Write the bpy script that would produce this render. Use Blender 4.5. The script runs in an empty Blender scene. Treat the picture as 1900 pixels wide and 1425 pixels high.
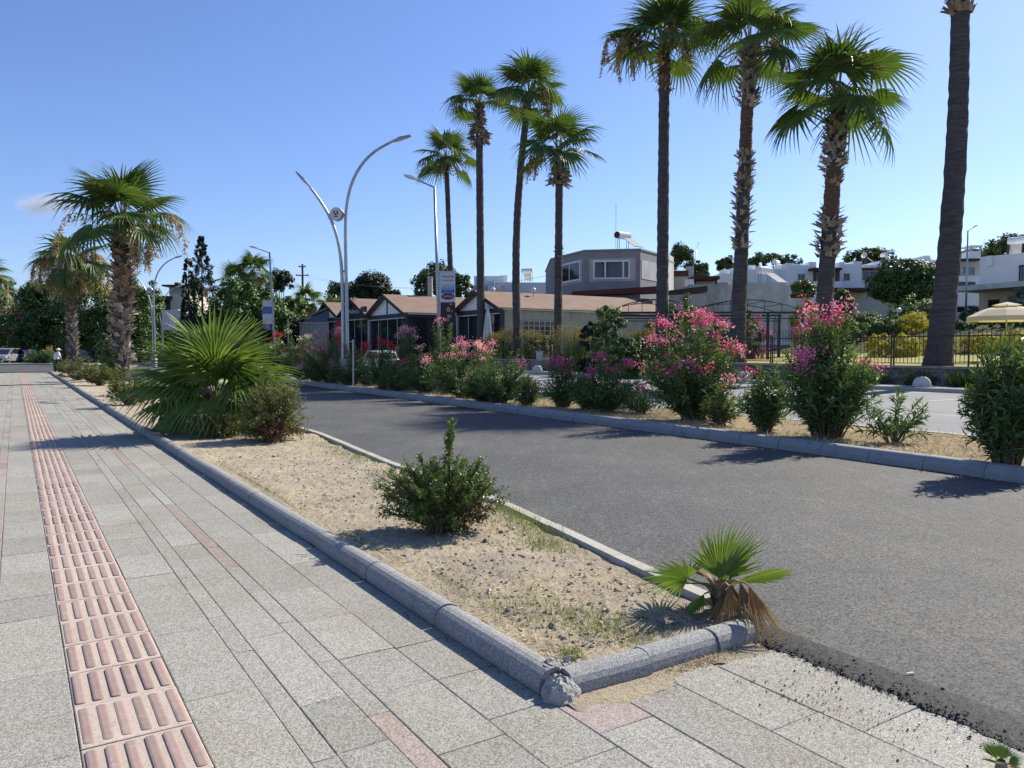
import bpy, math, numpy as np
from mathutils import Vector, Matrix
SC = bpy.context.scene
COL = SC.collection
RAD = math.radians
rng = np.random.default_rng(11)
# ---------------------------------------------------------------- camera model
F, CX, CY, CAMH, PITCH = 1430.0, 950.0, 712.5, 1.5, RAD(2.5)
cp, sp = math.cos(PITCH), math.sin(PITCH)
ROADYAW = RAD(32.8)
U2 = np.array([-math.sin(ROADYAW), math.cos(ROADYAW)])      # along the road, away from the viewer
V2 = np.array([math.cos(ROADYAW), math.sin(ROADYAW)])       # across the road, to the right
def ray(px, py):
    rx, ry = (px - CX) / F, -(py - CY) / F
    return np.array([rx, cp + ry * sp, -sp + ry * cp])
def G(px, py, z=0.0):
    r = ray(px, py); k = (z - CAMH) / r[2]
    return np.array([r[0] * k, r[1] * k, z])
def P(px, py, Y):
    r = ray(px, py); k = Y / r[1]
    return np.array([r[0] * k, Y, CAMH + r[2] * k])
def ZZ(py, Y): return P(CX, py, Y)[2]
def XX(px, Y): return P(px, 650, Y)[0]
def W(s, t, z=0.0):
    p = U2 * s + V2 * t
    return np.array([p[0], p[1], z])
def ST(p): return float(np.dot(p[:2], U2)), float(np.dot(p[:2], V2))
def AT(px, t, z=0.0):
    a = ray(px, 650); a = a[:2] / a[1]
    Y = t / (a[0] * V2[0] + V2[1])
    return np.array([a[0] * Y, Y, z])
# ---------------------------------------------------------------- mesh building
class MB:
    def __init__(s): s.V = []; s.Q = []; s.T = []; s.n = 0
    def add(s, V, Q=None, T=None):
        V = np.asarray(V, float).reshape(-1, 3)
        if Q is not None and len(Q): s.Q.append(np.asarray(Q, int).reshape(-1, 4) + s.n)
        if T is not None and len(T): s.T.append(np.asarray(T, int).reshape(-1, 3) + s.n)
        s.V.append(V); s.n += len(V); return s
    def build(s, name, mat, parent=None, origin=None, smooth=False):
        V = np.concatenate(s.V) if s.V else np.zeros((0, 3))
        if parent is not None: org = WORLD[parent.name]
        else: org = np.zeros(3) if origin is None else np.asarray(origin, float)
        V = V - org
        Q = np.concatenate(s.Q) if s.Q else np.zeros((0, 4), int)
        T = np.concatenate(s.T) if s.T else np.zeros((0, 3), int)
        me = bpy.data.meshes.new(name)
        me.vertices.add(len(V)); me.vertices.foreach_set('co', V.ravel().astype(np.float32))
        loops = np.concatenate([Q.ravel(), T.ravel()])
        me.loops.add(len(loops)); me.loops.foreach_set('vertex_index', loops.astype(np.int32))
        st = np.concatenate([np.arange(len(Q)) * 4, len(Q) * 4 + np.arange(len(T)) * 3])
        me.polygons.add(len(st)); me.polygons.foreach_set('loop_start', st.astype(np.int32))
        me.update(calc_edges=True); me.validate()
        me.polygons.foreach_set('use_smooth', np.full(len(me.polygons), bool(smooth)))
        if mat is not None: me.materials.append(mat)
        o = bpy.data.objects.new(name, me); COL.objects.link(o)
        if parent is not None: o.parent = parent
        else: o.location = org
        WORLD[o.name] = org
        return o
    # ---- primitives
    def box(s, c, size, R=None):
        h = np.asarray(size, float) / 2
        v = np.array([[x, y, z] for z in (-1, 1) for y in (-1, 1) for x in (-1, 1)], float) * h
        if R is not None: v = v @ np.asarray(R).T
        return s.add(v + np.asarray(c, float), [[0, 2, 3, 1], [4, 5, 7, 6], [0, 1, 5, 4], [2, 6, 7, 3], [0, 4, 6, 2], [1, 3, 7, 5]])
    def tube(s, pts, rad, n=8, cap=True):
        pts = np.asarray(pts, float); k = len(pts)
        rad = np.broadcast_to(np.asarray(rad, float), (k,))
        d = np.gradient(pts, axis=0); d /= np.linalg.norm(d, axis=1)[:, None] + 1e-9
        ref = np.array([0, 0, 1.0]) if abs(d[0, 2]) < .9 else np.array([1.0, 0, 0])
        V = []
        for i in range(k):
            a = np.cross(d[i], ref); na = np.linalg.norm(a)
            if na < 1e-4: a = np.cross(d[i], [0, 1.0, 0]); na = np.linalg.norm(a)
            a /= na; b = np.cross(d[i], a); ref = -np.cross(d[i], a) if False else ref
            th = np.arange(n) / n * 2 * np.pi
            V.append(pts[i] + rad[i] * (np.cos(th)[:, None] * a + np.sin(th)[:, None] * b))
        V = np.concatenate(V)
        Q = [[i * n + j, i * n + (j + 1) % n, (i + 1) * n + (j + 1) % n, (i + 1) * n + j] for i in range(k - 1) for j in range(n)]
        T = []
        if cap:
            V = np.concatenate([V, pts[:1], pts[-1:]]); c0 = k * n
            T = [[c0, (j + 1) % n, j] for j in range(n)] + [[c0 + 1, (k - 1) * n + j, (k - 1) * n + (j + 1) % n] for j in range(n)]
        return s.add(V, Q, T)
    def lathe(s, c, prof, n=16, squash=1.0):
        prof = np.asarray(prof, float); k = len(prof); th = np.arange(n) / n * 2 * np.pi
        V = np.stack([np.outer(prof[:, 0], np.cos(th)), np.outer(prof[:, 0], np.sin(th)) * squash, np.repeat(prof[:, 1][:, None], n, 1)], -1).reshape(-1, 3)
        Q = [[i * n + j, i * n + (j + 1) % n, (i + 1) * n + (j + 1) % n, (i + 1) * n + j] for i in range(k - 1) for j in range(n)]
        return s.add(V + np.asarray(c, float), Q)
    def prism(s, poly, ext):
        """poly: (k,3) planar loop, ext: extrusion vector"""
        poly = np.asarray(poly, float); k = len(poly); ext = np.asarray(ext, float)
        V = np.concatenate([poly, poly + ext])
        Q = [[i, (i + 1) % k, k + (i + 1) % k, k + i] for i in range(k)]
        c = np.concatenate([V, [poly.mean(0)], [poly.mean(0) + ext]])
        T = [[2 * k, (i + 1) % k, i] for i in range(k)] + [[2 * k + 1, k + i, k + (i + 1) % k] for i in range(k)]
        return s.add(c, Q, T)
    def grid(s, X, Y, Z):
        a, b = X.shape
        V = np.stack([X, Y, Z], -1).reshape(-1, 3)
        i, j = np.meshgrid(np.arange(a - 1), np.arange(b - 1), indexing='ij')
        q = np.stack([i * b + j, (i + 1) * b + j, (i + 1) * b + j + 1, i * b + j + 1], -1).reshape(-1, 4)
        return s.add(V, q)
    def inst(s, TV, R, O, TQ=None, TT=None, scale=None):
        """many copies of one template: R (n,3,3) columns = axes, O (n,3)"""
        n = len(O)
        if n == 0: return s
        TV = np.asarray(TV, float); k = len(TV)
        A = np.broadcast_to(TV, (n, k, 3))
        if scale is not None:
            sc = np.asarray(scale, float); sc = sc[:, None, None] if sc.ndim == 1 else sc[:, None, :]
            A = A * sc
        Vv = np.einsum('nij,nkj->nki', R, A) + O[:, None, :]
        off = (np.arange(n) * k)[:, None, None]
        Q = (np.asarray(TQ)[None] + off).reshape(-1, 4) if TQ is not None else None
        T = (np.asarray(TT)[None] + off).reshape(-1, 3) if TT is not None else None
        return s.add(Vv.reshape(-1, 3), Q, T)
WORLD = {}
def unit(a): return a / (np.linalg.norm(a, axis=-1, keepdims=True) + 1e-9)
def frames(d, up=(0, 0, 1.0), jit=0.0, r=rng):
    d = unit(np.asarray(d, float)); n = len(d)
    up = np.broadcast_to(np.asarray(up, float), (n, 3))
    if jit: up = up + r.normal(0, jit, (n, 3))
    side = np.cross(d, up); bad = np.linalg.norm(side, axis=1) < 1e-3
    side[bad] = [1, 0, 0]; side = unit(side)
    nor = np.cross(side, d)
    return np.stack([side, d, nor], -1)
def rdir(n, r=rng):
    return unit(r.normal(0, 1, (n, 3)))
def rotz(a):
    c, s_ = math.cos(a), math.sin(a)
    return np.array([[c, -s_, 0], [s_, c, 0], [0, 0, 1.0]])
def dframe(d):
    """rotation with local y along horizontal direction d"""
    d = np.array([d[0], d[1], 0.0]); d /= np.linalg.norm(d)
    return np.stack([np.array([d[1], -d[0], 0]), d, np.array([0, 0, 1.0])], -1)
RU = dframe(U2)                                             # local x = across (v), local y = along (u)
def tag(o, label=None, cat=None, group=None, kind=None):
    if label: o['label'] = label
    if cat: o['category'] = cat
    if group: o['group'] = group
    if kind: o['kind'] = kind
    return o
def thing(name, loc, label, cat, group=None):
    o = bpy.data.objects.new(name, None); COL.objects.link(o)
    o.location = loc; o.empty_display_size = .3
    WORLD[o.name] = np.asarray(loc, float)
    return tag(o, label, cat, group)
def copy_tree(o, parent=None):
    c = o.copy(); COL.objects.link(c); c.parent = parent
    WORLD[c.name] = WORLD[o.name]
    for ch in list(o.children): copy_tree(ch, c)
    return c
# ---------------------------------------------------------------- materials
def srgb(r, g, b): return tuple((x / 255 / 12.92 if x / 255 < .04045 else ((x / 255 + .055) / 1.055) ** 2.4) for x in (r, g, b)) + (1,)
def c4(c): return tuple(c) + (1,) if len(c) == 3 else tuple(c)
class NT:
    def __init__(s, name):
        s.m = bpy.data.materials.new(name); s.m.use_nodes = True; s.t = s.m.node_tree; s.t.nodes.clear()
        s.out = s.n('ShaderNodeOutputMaterial'); s.tc = s.n('ShaderNodeTexCoord')
    def n(s, typ, **k):
        x = s.t.nodes.new(typ)
        for a, b in k.items(): setattr(x, a, b)
        return x
    def l(s, a, b): s.t.links.new(a, b)
    def vec(s, scale=(1, 1, 1), rot=(0, 0, 0)):
        m = s.n('ShaderNodeMapping'); m.inputs['Scale'].default_value = scale; m.inputs['Rotation'].default_value = rot
        s.l(s.tc.outputs['Object'], m.inputs['Vector']); return m.outputs['Vector']
    def noise(s, scale, detail=4, rough=.6, vec=None, dist=0):
        x = s.n('ShaderNodeTexNoise'); x.inputs['Scale'].default_value = scale; x.inputs['Detail'].default_value = detail
        x.inputs['Roughness'].default_value = rough; x.inputs['Distortion'].default_value = dist
        s.l(vec if vec is not None else s.tc.outputs['Object'], x.inputs['Vector']); return x.outputs['Fac']
    def voro(s, scale, vec=None, feature='F1', out='Distance'):
        x = s.n('ShaderNodeTexVoronoi', feature=feature); x.inputs['Scale'].default_value = scale
        s.l(vec if vec is not None else s.tc.outputs['Object'], x.inputs['Vector']); return x.outputs[out]
    def ramp(s, fac, lo, hi):
        x = s.n('ShaderNodeMapRange', clamp=True); x.inputs['From Min'].default_value = lo; x.inputs['From Max'].default_value = hi
        s.l(fac, x.inputs['Value']); return x.outputs['Result']
    def mix(s, fac, a, b, blend='MIX'):
        x = s.n('ShaderNodeMix', data_type='RGBA', blend_type=blend)
        if isinstance(fac, (int, float)): x.inputs[0].default_value = fac
        else: s.l(fac, x.inputs[0])
        for v, i in ((a, 6), (b, 7)):
            if isinstance(v, tuple): x.inputs[i].default_value = c4(v)
            else: s.l(v, x.inputs[i])
        return x.outputs[2]
    def isl(s, col, amt, hue=0.0):
        g = s.n('ShaderNodeNewGeometry'); h = s.n('ShaderNodeHueSaturation')
        mr = s.n('ShaderNodeMapRange'); mr.inputs['To Min'].default_value = 1 - amt; mr.inputs['To Max'].default_value = 1 + amt
        s.l(g.outputs['Random Per Island'], mr.inputs['Value']); s.l(mr.outputs['Result'], h.inputs['Value'])
        if hue:
            w = s.n('ShaderNodeTexWhiteNoise', noise_dimensions='1D'); s.l(g.outputs['Random Per Island'], w.inputs['W'])
            m2 = s.n('ShaderNodeMapRange'); m2.inputs['To Min'].default_value = .5 - hue; m2.inputs['To Max'].default_value = .5 + hue
            s.l(w.outputs['Value'], m2.inputs['Value']); s.l(m2.outputs['Result'], h.inputs['Hue'])
        s.l(col, h.inputs['Color']) if not isinstance(col, tuple) else setattr(h.inputs['Color'], 'default_value', c4(col))
        return h.outputs['Color']
    def bump(s, fac, strength, dist=.02, prev=None):
        b = s.n('ShaderNodeBump'); b.inputs['Strength'].default_value = strength; b.inputs['Distance'].default_value = dist
        s.l(fac, b.inputs['Height'])
        if prev is not None: s.l(prev, b.inputs['Normal'])
        return b.outputs['Normal']
    def pbr(s, col, rough=.8, metal=0, spec=.4, normal=None, trans=None, alpha=None):
        p = s.n('ShaderNodeBsdfPrincipled')
        if isinstance(col, tuple): p.inputs['Base Color'].default_value = c4(col)
        else: s.l(col, p.inputs['Base Color'])
        if isinstance(rough, (int, float)): p.inputs['Roughness'].default_value = rough
        else: s.l(rough, p.inputs['Roughness'])
        p.inputs['Metallic'].default_value = metal; p.inputs['Specular IOR Level'].default_value = spec
        if normal is not None: s.l(normal, p.inputs['Normal'])
        sh = p.outputs[0]
        if trans:
            tr = s.n('ShaderNodeBsdfTranslucent')
            tm = s.mix(1.0, col, (1.15, 1.1, .55), 'MULTIPLY'); s.l(tm, tr.inputs['Color'])
            mx = s.n('ShaderNodeMixShader'); mx.inputs[0].default_value = trans
            s.l(sh, mx.inputs[1]); s.l(tr.outputs[0], mx.inputs[2]); sh = mx.outputs[0]
        s.l(sh, s.out.inputs['Surface']); return s.m
def simple(name, c, rough=.7, c2=None, scale=3.0, metal=0, spec=.4, bump=0.0, bscale=40, lo=.35, hi=.65, isl=0, hue=0, trans=None, stretch=(1, 1, 1)):
    t = NT(name); col = c4(c)
    c2 = c2 if c2 is not None else tuple(x * .72 for x in c[:3])
    col = t.mix(t.ramp(t.noise(scale, 5, vec=t.vec(stretch)), lo, hi), c4(c), c4(c2))
    if isl: col = t.isl(col, isl, hue)
    nb = t.bump(t.noise(bscale, 4), bump, .03) if bump else None
    return t.pbr(col, rough, metal, spec, nb, trans)
def leafmat(name, c, c2, isl=.35, hue=.02, trans=.3, rough=.5, scale=1.5, spec=.35):
    return simple(name, c, rough, c2, scale, isl=isl, hue=hue, trans=trans, spec=spec)
M = {}
def pave_mat(name, c1, c2, dirt):
    t = NT(name)
    sp_ = t.voro(165, out='Color'); bw = t.n('ShaderNodeRGBToBW'); t.l(sp_, bw.inputs[0])
    col = t.mix(t.ramp(bw.outputs[0], .25, .75), c1, c2)
    n2 = t.noise(260, 2); col = t.mix(t.ramp(n2, .56, .66), col, (.05, .05, .05, 1))
    col = t.mix(t.ramp(t.noise(330, 2), .60, .70), col, (.62, .60, .55, 1))
    col = t.isl(col, .10, .006)
    big = t.noise(1.3, 6, .65); col = t.mix(t.ramp(big, .45, .75), col, t.mix(1.0, col, dirt, 'MULTIPLY'))
    st = t.noise(5.5, 5, .7); col = t.mix(t.ramp(st, .62, .8), col, t.mix(1.0, col, (.66, .61, .53, 1), 'MULTIPLY'))
    return t.pbr(col, .85, spec=.25, normal=t.bump(bw.outputs[0], .35, .004))
M['slab'] = pave_mat('granite_paver', (.20, .19, .165, 1), (.42, .40, .35, 1), (.86, .82, .74, 1))
M['redslab'] = pave_mat('red_granite_paver', (.23, .18, .16, 1), (.40, .325, .29, 1), (.85, .78, .70, 1))
t = NT('tactile_tile')
col = t.mix(t.ramp(t.noise(9, 6, .7), .35, .7), (.50, .415, .345, 1), (.42, .34, .28, 1))
col = t.mix(t.ramp(t.noise(160, 2), .60, .68), col, (.16, .11, .09, 1))
M['tactile'] = t.pbr(t.isl(col, .07), .8, spec=.3, normal=t.bump(t.noise(220, 3), .25, .003))
t = NT('tactile_bar')
col = t.mix(t.ramp(t.noise(14, 6, .7), .3, .7), (.345, .25, .215, 1), (.29, .195, .165, 1))
col = t.mix(t.ramp(t.noise(30, 4, .7), .55, .75), col, (.40, .31, .28, 1))
M['bar'] = t.pbr(t.isl(col, .13), .7, spec=.35, normal=t.bump(t.noise(220, 3), .15, .002))
M['joint'] = simple('joint_sand', (.30, .265, .21), .95, (.17, .15, .12), 30)
t = NT('fresh_asphalt')
sp_ = t.voro(95, out='Color'); bw = t.n('ShaderNodeRGBToBW'); t.l(sp_, bw.inputs[0])
col = t.mix(t.ramp(bw.outputs[0], .15, .95), (.014, .014, .015, 1), (.125, .123, .120, 1))
col = t.mix(t.ramp(t.noise(210, 2), .60, .70), col, (.21, .205, .195, 1))
col = t.mix(t.ramp(t.noise(.55, 6, .65, vec=t.vec((1, 1, 1), (0, 0, 0))), .42, .72), col, t.mix(1.0, col, (1.45, 1.42, 1.34, 1), 'MULTIPLY'))
col = t.mix(t.ramp(t.noise(2.2, 6, .7, vec=t.vec((3.2, .5, 1), (0, 0, -ROADYAW))), .52, .78), col, t.mix(1.0, col, (1.5, 1.45, 1.36, 1), 'MULTIPLY'))
M['asphalt'] = t.pbr(col, .82, spec=.35, normal=t.bump(bw.outputs[0], .55, .006))
t = NT('crumbly_asphalt')
sp_ = t.voro(130, out='Color'); bw = t.n('ShaderNodeRGBToBW'); t.l(sp_, bw.inputs[0])
col = t.mix(t.ramp(bw.outputs[0], .15, .95), (.010, .010, .011, 1), (.075, .074, .072, 1))
M['crumb'] = t.pbr(col, .8, spec=.35, normal=t.bump(bw.outputs[0], 1.0, .02))
t = NT('old_asphalt')
col = t.mix(t.ramp(t.noise(.35, 6, .65), .35, .7), (.17, .17, .175, 1), (.235, .23, .225, 1))
col = t.mix(t.ramp(t.noise(70, 3), .5, .7), col, t.mix(1.0, col, (.7, .7, .7, 1), 'MULTIPLY'))
M['oldroad'] = t.pbr(col, .85, spec=.3)
def kerb_mat(name, a, b, dk):
    t = NT(name)
    sp_ = t.voro(170, out='Color'); bw = t.n('ShaderNodeRGBToBW'); t.l(sp_, bw.inputs[0])
    col = t.mix(t.ramp(bw.outputs[0], .15, .85), a, b)
    col = t.mix(t.ramp(t.noise(240, 2), .58, .66), col, (.05, .05, .055, 1))
    col = t.mix(t.ramp(t.noise(3, 6, .7), .5, .75), col, t.mix(1.0, col, dk, 'MULTIPLY'))
    return t.pbr(col, .85, spec=.25, normal=t.bump(bw.outputs[0], .5, .006))
M['kerb'] = kerb_mat('granite_kerb', (.19, .19, .19, 1), (.40, .395, .38, 1), (.75, .72, .66, 1))
M['palekerb'] = kerb_mat('pale_concrete_kerb', (.40, .37, .32, 1), (.52, .49, .43, 1), (.7, .64, .55, 1))
M['medkerb'] = kerb_mat('median_kerb', (.26, .265, .27, 1), (.38, .38, .37, 1), (.6, .62, .66, 1))
M['mortar'] = simple('broken_mortar', (.50, .48, .44), .95, (.30, .285, .26), 22, bump=.9, bscale=55)
t = NT('dry_soil')
col = t.mix(t.ramp(t.noise(1.7, 7, .7), .38, .66), (.38, .32, .25, 1), (.53, .44, .30, 1))
col = t.mix(t.ramp(t.noise(26, 5, .75), .5, .72), col, (.27, .215, .16, 1))
col = t.mix(t.ramp(t.noise(95, 3, .7), .57, .7), col, (.56, .49, .36, 1))
M['soil'] = t.pbr(col, .95, spec=.15, normal=t.bump(t.noise(45, 6, .75), .9, .03))
t = NT('straw_soil')
col = t.mix(t.ramp(t.noise(2.5, 7, .7), .38, .66), (.30, .225, .13, 1), (.40, .31, .17, 1))
col = t.mix(t.ramp(t.noise(40, 5, .75), .5, .72), col, (.15, .11, .075, 1))
M['strawsoil'] = t.pbr(col, .95, spec=.15, normal=t.bump(t.noise(35, 6, .75), .9, .03))
M['straw'] = simple('straw', (.62, .50, .27), .8, (.42, .32, .16), 5, isl=.35, hue=.012)
M['litter'] = simple('dead_leaf', (.22, .13, .06), .85, (.12, .07, .035), 5, isl=.5)
M['grass'] = leafmat('green_grass', (.12, .20, .045), (.23, .27, .07), .3, .02)
M['stone'] = simple('pebble', (.33, .28, .22), .9, (.2, .17, .14), 6, isl=.5)
M['pale_stone'] = simple('pale_chip', (.7, .67, .6), .9, (.55, .5, .44), 6)
M['gravel'] = simple('asphalt_crumb', (.035, .035, .036), .85, (.02, .02, .02), 20, isl=.4)
M['earth'] = simple('dry_earth', (.27, .22, .15), .95, (.20, .17, .11), .15)
t = NT('scrub_slope')
col = t.mix(t.ramp(t.noise(.5, 7, .75), .38, .66), (.055, .075, .025, 1), (.17, .15, .06, 1)); col = t.mix(t.ramp(t.noise(6, 5, .75), .45, .7), col, (.035, .05, .018, 1))
M['scrub'] = t.pbr(col, .95, spec=.1, normal=t.bump(t.noise(4, 6, .8), 1.0, .25))
t = NT('lawn')
col = t.mix(t.ramp(t.noise(.35, 7, .7), .35, .68), (.27, .265, .075, 1), (.40, .34, .13, 1))
col = t.mix(t.ramp(t.noise(9, 5, .7), .45, .75), col, (.19, .20, .055, 1))
M['lawn'] = t.pbr(col, .95, spec=.1, normal=t.bump(t.noise(30, 4), .6, .04))
M['paint'] = simple('worn_white_line', (.58, .58, .57), .8, (.36, .36, .36), 9)
# vegetation
M['palm'] = leafmat('palm_leaf', (.060, .118, .030), (.105, .165, .045), .3, .015, .32, .5, 1.2, .4)
M['palm_young'] = leafmat('young_palm_leaf', (.12, .215, .04), (.20, .27, .065), .28, .02, .32, .4, 1.6, .45)
M['petiole'] = simple('palm_petiole', (.17, .20, .07), .55, (.24, .17, .07), 3, isl=.2)
M['dry'] = simple('dry_palm_thatch', (.52, .37, .19), .85, (.36, .23, .11), 4, isl=.4, hue=.01, trans=.2)
M['seed'] = simple('dry_flower_stalk', (.58, .47, .31), .85, (.44, .34, .21), 4, isl=.35, hue=.01, trans=.25)
M['boot'] = simple('palm_boot', (.29, .22, .155), .9, (.15, .105, .075), 3, isl=.5, hue=.008)
M['boot_grey'] = simple('palm_boot_weathered', (.40, .35, .29), .9, (.22, .18, .145), 3, isl=.45, hue=.006)
t = NT('palm_bark')
rings = t.noise(2.0, 5, .7, vec=t.vec((.8, .8, 7.5)))
col = t.mix(t.ramp(rings, .38, .66), (.066, .060, .060, 1), (.125, .113, .110, 1))
col = t.mix(t.ramp(t.noise(.6, 4), .5, .7), col, t.mix(1.0, col, (.75, .66, .6, 1), 'MULTIPLY'))
M['bark'] = t.pbr(col, .95, spec=.15, normal=t.bump(rings, .9, .05))
M['redbark'] = simple('peeled_palm_bark', (.17, .095, .06), .9, (.10, .055, .036), 2.5, bump=.8, bscale=9, stretch=(1, 1, 4))
M['wood'] = simple('tree_bark', (.12, .09, .065), .95, (.07, .055, .04), 5, bump=.6, bscale=20)
M['twig'] = simple('shrub_twig', (.20, .14, .09), .9, (.11, .075, .05), 6)
M['oleander'] = leafmat('oleander_leaf', (.085, .17, .052), (.155, .235, .08), .38, .02, .28, .48, 2.0, .4)
M['oleander_pale'] = leafmat('oleander_leaf_pale', (.10, .17, .05), (.15, .20, .07), .3, .02, .3, .45, 2.0, .4)
M['pyra'] = leafmat('firethorn_leaf', (.085, .16, .032), (.15, .22, .05), .4, .025, .25, .4, 5, .45)
M['pyra_dry'] = leafmat('firethorn_leaf_dull', (.125, .17, .045), (.19, .21, .06), .35, .02, .25, .55, 4, .3)
M['redleaf'] = leafmat('red_shrub_leaf', (.16, .035, .03), (.09, .03, .022), .4, .02, .2, .5, 5)
for nm, a, b in (('pink', (.74, .17, .42), (.82, .34, .55)), ('palepink', (.80, .36, .45), (.86, .52, .56)), ('magenta', (.66, .055, .29), (.74, .13, .38)), ('red', (.62, .025, .045), (.50, .015, .03)), ('boug', (.58, .045, .40), (.66, .09, .42)), ('whitef', (.8, .72, .68), (.8, .6, .58))):
    M['f_' + nm] = leafmat('petal_' + nm, a, b, .25, .015, .35, .6)
M['tree'] = leafmat('broadleaf', (.045, .095, .022), (.075, .13, .03), .4, .02, .2, .5, .5)
M['tree2'] = leafmat('broadleaf_bright', (.075, .145, .028), (.11, .18, .04), .4, .02, .25, .5, .5)
M['pine'] = leafmat('pine_needles', (.055, .095, .024), (.082, .12, .032), .4, .02, .2, .6, .5)
M['cypress'] = leafmat('cypress_leaf', (.016, .032, .014), (.028, .045, .018), .4, .015, .1, .6, .8)
M['yellowbush'] = leafmat('golden_shrub', (.46, .42, .03), (.52, .46, .045), .3, .02, .38, .5, 2)
M['greenbush'] = leafmat('garden_shrub', (.07, .13, .03), (.12, .17, .045), .4, .02, .25, .5, 1)
M['drygrass'] = leafmat('tall_dry_grass', (.27, .21, .10), (.19, .18, .07), .35, .02, .3, .7, 1)
M['bluebush'] = leafmat('grey_green_shrub', (.12, .16, .12), (.17, .20, .15), .35, .02, .2, .6, 1)
# built things
M['steel'] = simple('galvanised_steel', (.42, .44, .47), .38, (.34, .36, .39), 5, metal=.55)
M['steel_dark'] = simple('dark_steel', (.16, .17, .19), .4, (.12, .13, .14), 5, metal=.4)
M['iron'] = simple('black_iron', (.018, .018, .02), .5, (.03, .028, .026), 8)
M['white'] = simple('white_render', (.84, .84, .83), .9, (.76, .76, .75), .6)
M['cream'] = simple('cream_render', (.60, .56, .47), .9, (.52, .48, .40), .6)
M['oldwhite'] = simple('weathered_white', (.62, .60, .57), .92, (.42, .41, .40), .9)
M['grey'] = simple('grey_render', (.235, .235, .25), .92, (.29, .285, .295), .5)
M['palegrey'] = simple('unpainted_render', (.40, .395, .38), .92, (.52, .50, .47), .7)
M['concrete'] = simple('raw_concrete', (.40, .385, .36), .92, (.30, .29, .27), 2)
M['roofbrown'] = simple('brown_roof_felt', (.25, .165, .122), .9, (.20, .13, .098), .7, stretch=(1, 1, 4))
M['roofedge'] = simple('dark_timber', (.030, .022, .020), .7, (.05, .035, .03), 3)
M['bluedark'] = simple('blue_black_trim', (.020, .026, .042), .5, (.03, .035, .05), 3)
M['maroon'] = simple('maroon_roof', (.105, .032, .026), .8, (.075, .025, .02), 2)
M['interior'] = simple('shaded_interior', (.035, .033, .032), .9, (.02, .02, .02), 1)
M['bluepanel'] = simple('blue_grey_panel', (.13, .16, .22), .7, (.10, .12, .17), 1)
t = NT('window_glass'); M['glass'] = t.pbr((.018, .022, .027, 1), .06, spec=.6)
t = NT('curtained_glass'); M['glass_pale'] = t.pbr(t.mix(t.ramp(t.noise(2, 3, vec=t.vec((4, 4, .3))), .4, .6), (.10, .12, .15, 1), (.17, .18, .20, 1)), .12, spec=.6)
M['tyre'] = simple('tyre_rubber', (.018, .018, .018), .85)
M['lampglass'] = simple('lamp_lens', (.75, .76, .78), .25, (.65, .66, .68), 3)
M['fabric'] = simple('cream_canvas', (.70, .62, .48), .9, (.62, .54, .41), 1, trans=.25)
M['whitecloth'] = simple('white_canvas', (.70, .69, .66), .9, (.55, .54, .52), 2)
M['wallstone'] = None
t = NT('stone_wall')
v = t.voro(3.2, vec=t.vec((1, 1, 1.7)), feature='DISTANCE_TO_EDGE'); vc = t.voro(3.2, vec=t.vec((1, 1, 1.7)), out='Color')
bw = t.n('ShaderNodeRGBToBW'); t.l(vc, bw.inputs[0])
col = t.mix(bw.outputs[0], (.095, .08, .068, 1), (.20, .165, .13, 1))
col = t.mix(t.ramp(v, .02, .07), (.30, .275, .24, 1), col)
col = t.mix(t.ramp(t.noise(1.1, 6, .7), .45, .7), col, t.mix(1.0, col, (.55, .5, .45, 1), 'MULTIPLY'))
M['wallstone'] = t.pbr(col, .95, spec=.15, normal=t.bump(v, .8, .04))
t = NT('brick_coping')
br = t.n('ShaderNodeTexBrick'); br.inputs['Scale'].default_value = 1.0; br.inputs['Brick Width'].default_value = .12; br.inputs['Row Height'].default_value = 2.0
br.inputs['Mortar Size'].default_value = .008; br.inputs['Color1'].default_value = (.27, .23, .20, 1); br.inputs['Color2'].default_value = (.36, .31, .27, 1); br.inputs['Mortar'].default_value = (.12, .11, .10, 1)
t.l(t.vec((1, 1, 1), (0, 0, -(ROADYAW + math.pi / 2))), br.inputs['Vector'])
M['coping'] = t.pbr(br.outputs['Color'], .9, spec=.2)
def paintmat(name, c, metal=.0, rough=.25):
    t = NT(name); p = t.n('ShaderNodeBsdfPrincipled'); p.inputs['Base Color'].default_value = c4(c); p.inputs['Roughness'].default_value = rough
    p.inputs['Metallic'].default_value = metal; p.inputs['Coat Weight'].default_value = .6; p.inputs['Coat Roughness'].default_value = .05
    t.l(p.outputs[0], t.out.inputs['Surface']); return t.m
def flat(name, c, rough=.6): return simple(name, c, rough, tuple(x * .9 for x in c[:3]), 2)
# ================================================================ THE GROUND
def struct(o): o['kind'] = 'structure'; return o
def poly_sheet(name, pts, mat, z=None):
    mb = MB(); pts = np.array([p if z is None else (p[0], p[1], z) for p in pts]); k = len(pts)
    mb.add(np.concatenate([pts, [pts.mean(0)]]), None, [[i, (i + 1) % k, k] for i in range(k)])
    return struct(mb.build(name, mat))
def strip_sheet(name, ss, ta, tb, z, mat, nt=2):
    ss = np.asarray(ss, float); A = np.array([ta(s) for s in ss]); B = np.array([tb(s) for s in ss])
    f = np.linspace(0, 1, nt)[None]
    S = np.repeat(ss[:, None], nt, 1); Tt = A[:, None] * (1 - f) + B[:, None] * f
    X = U2[0] * S + V2[0] * Tt; Y = U2[1] * S + V2[1] * Tt
    Z = z(S, Tt) if callable(z) else np.full_like(X, z)
    mb = MB(); mb.grid(X, Y, Z)
    return struct(mb.build(name, mat))
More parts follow.
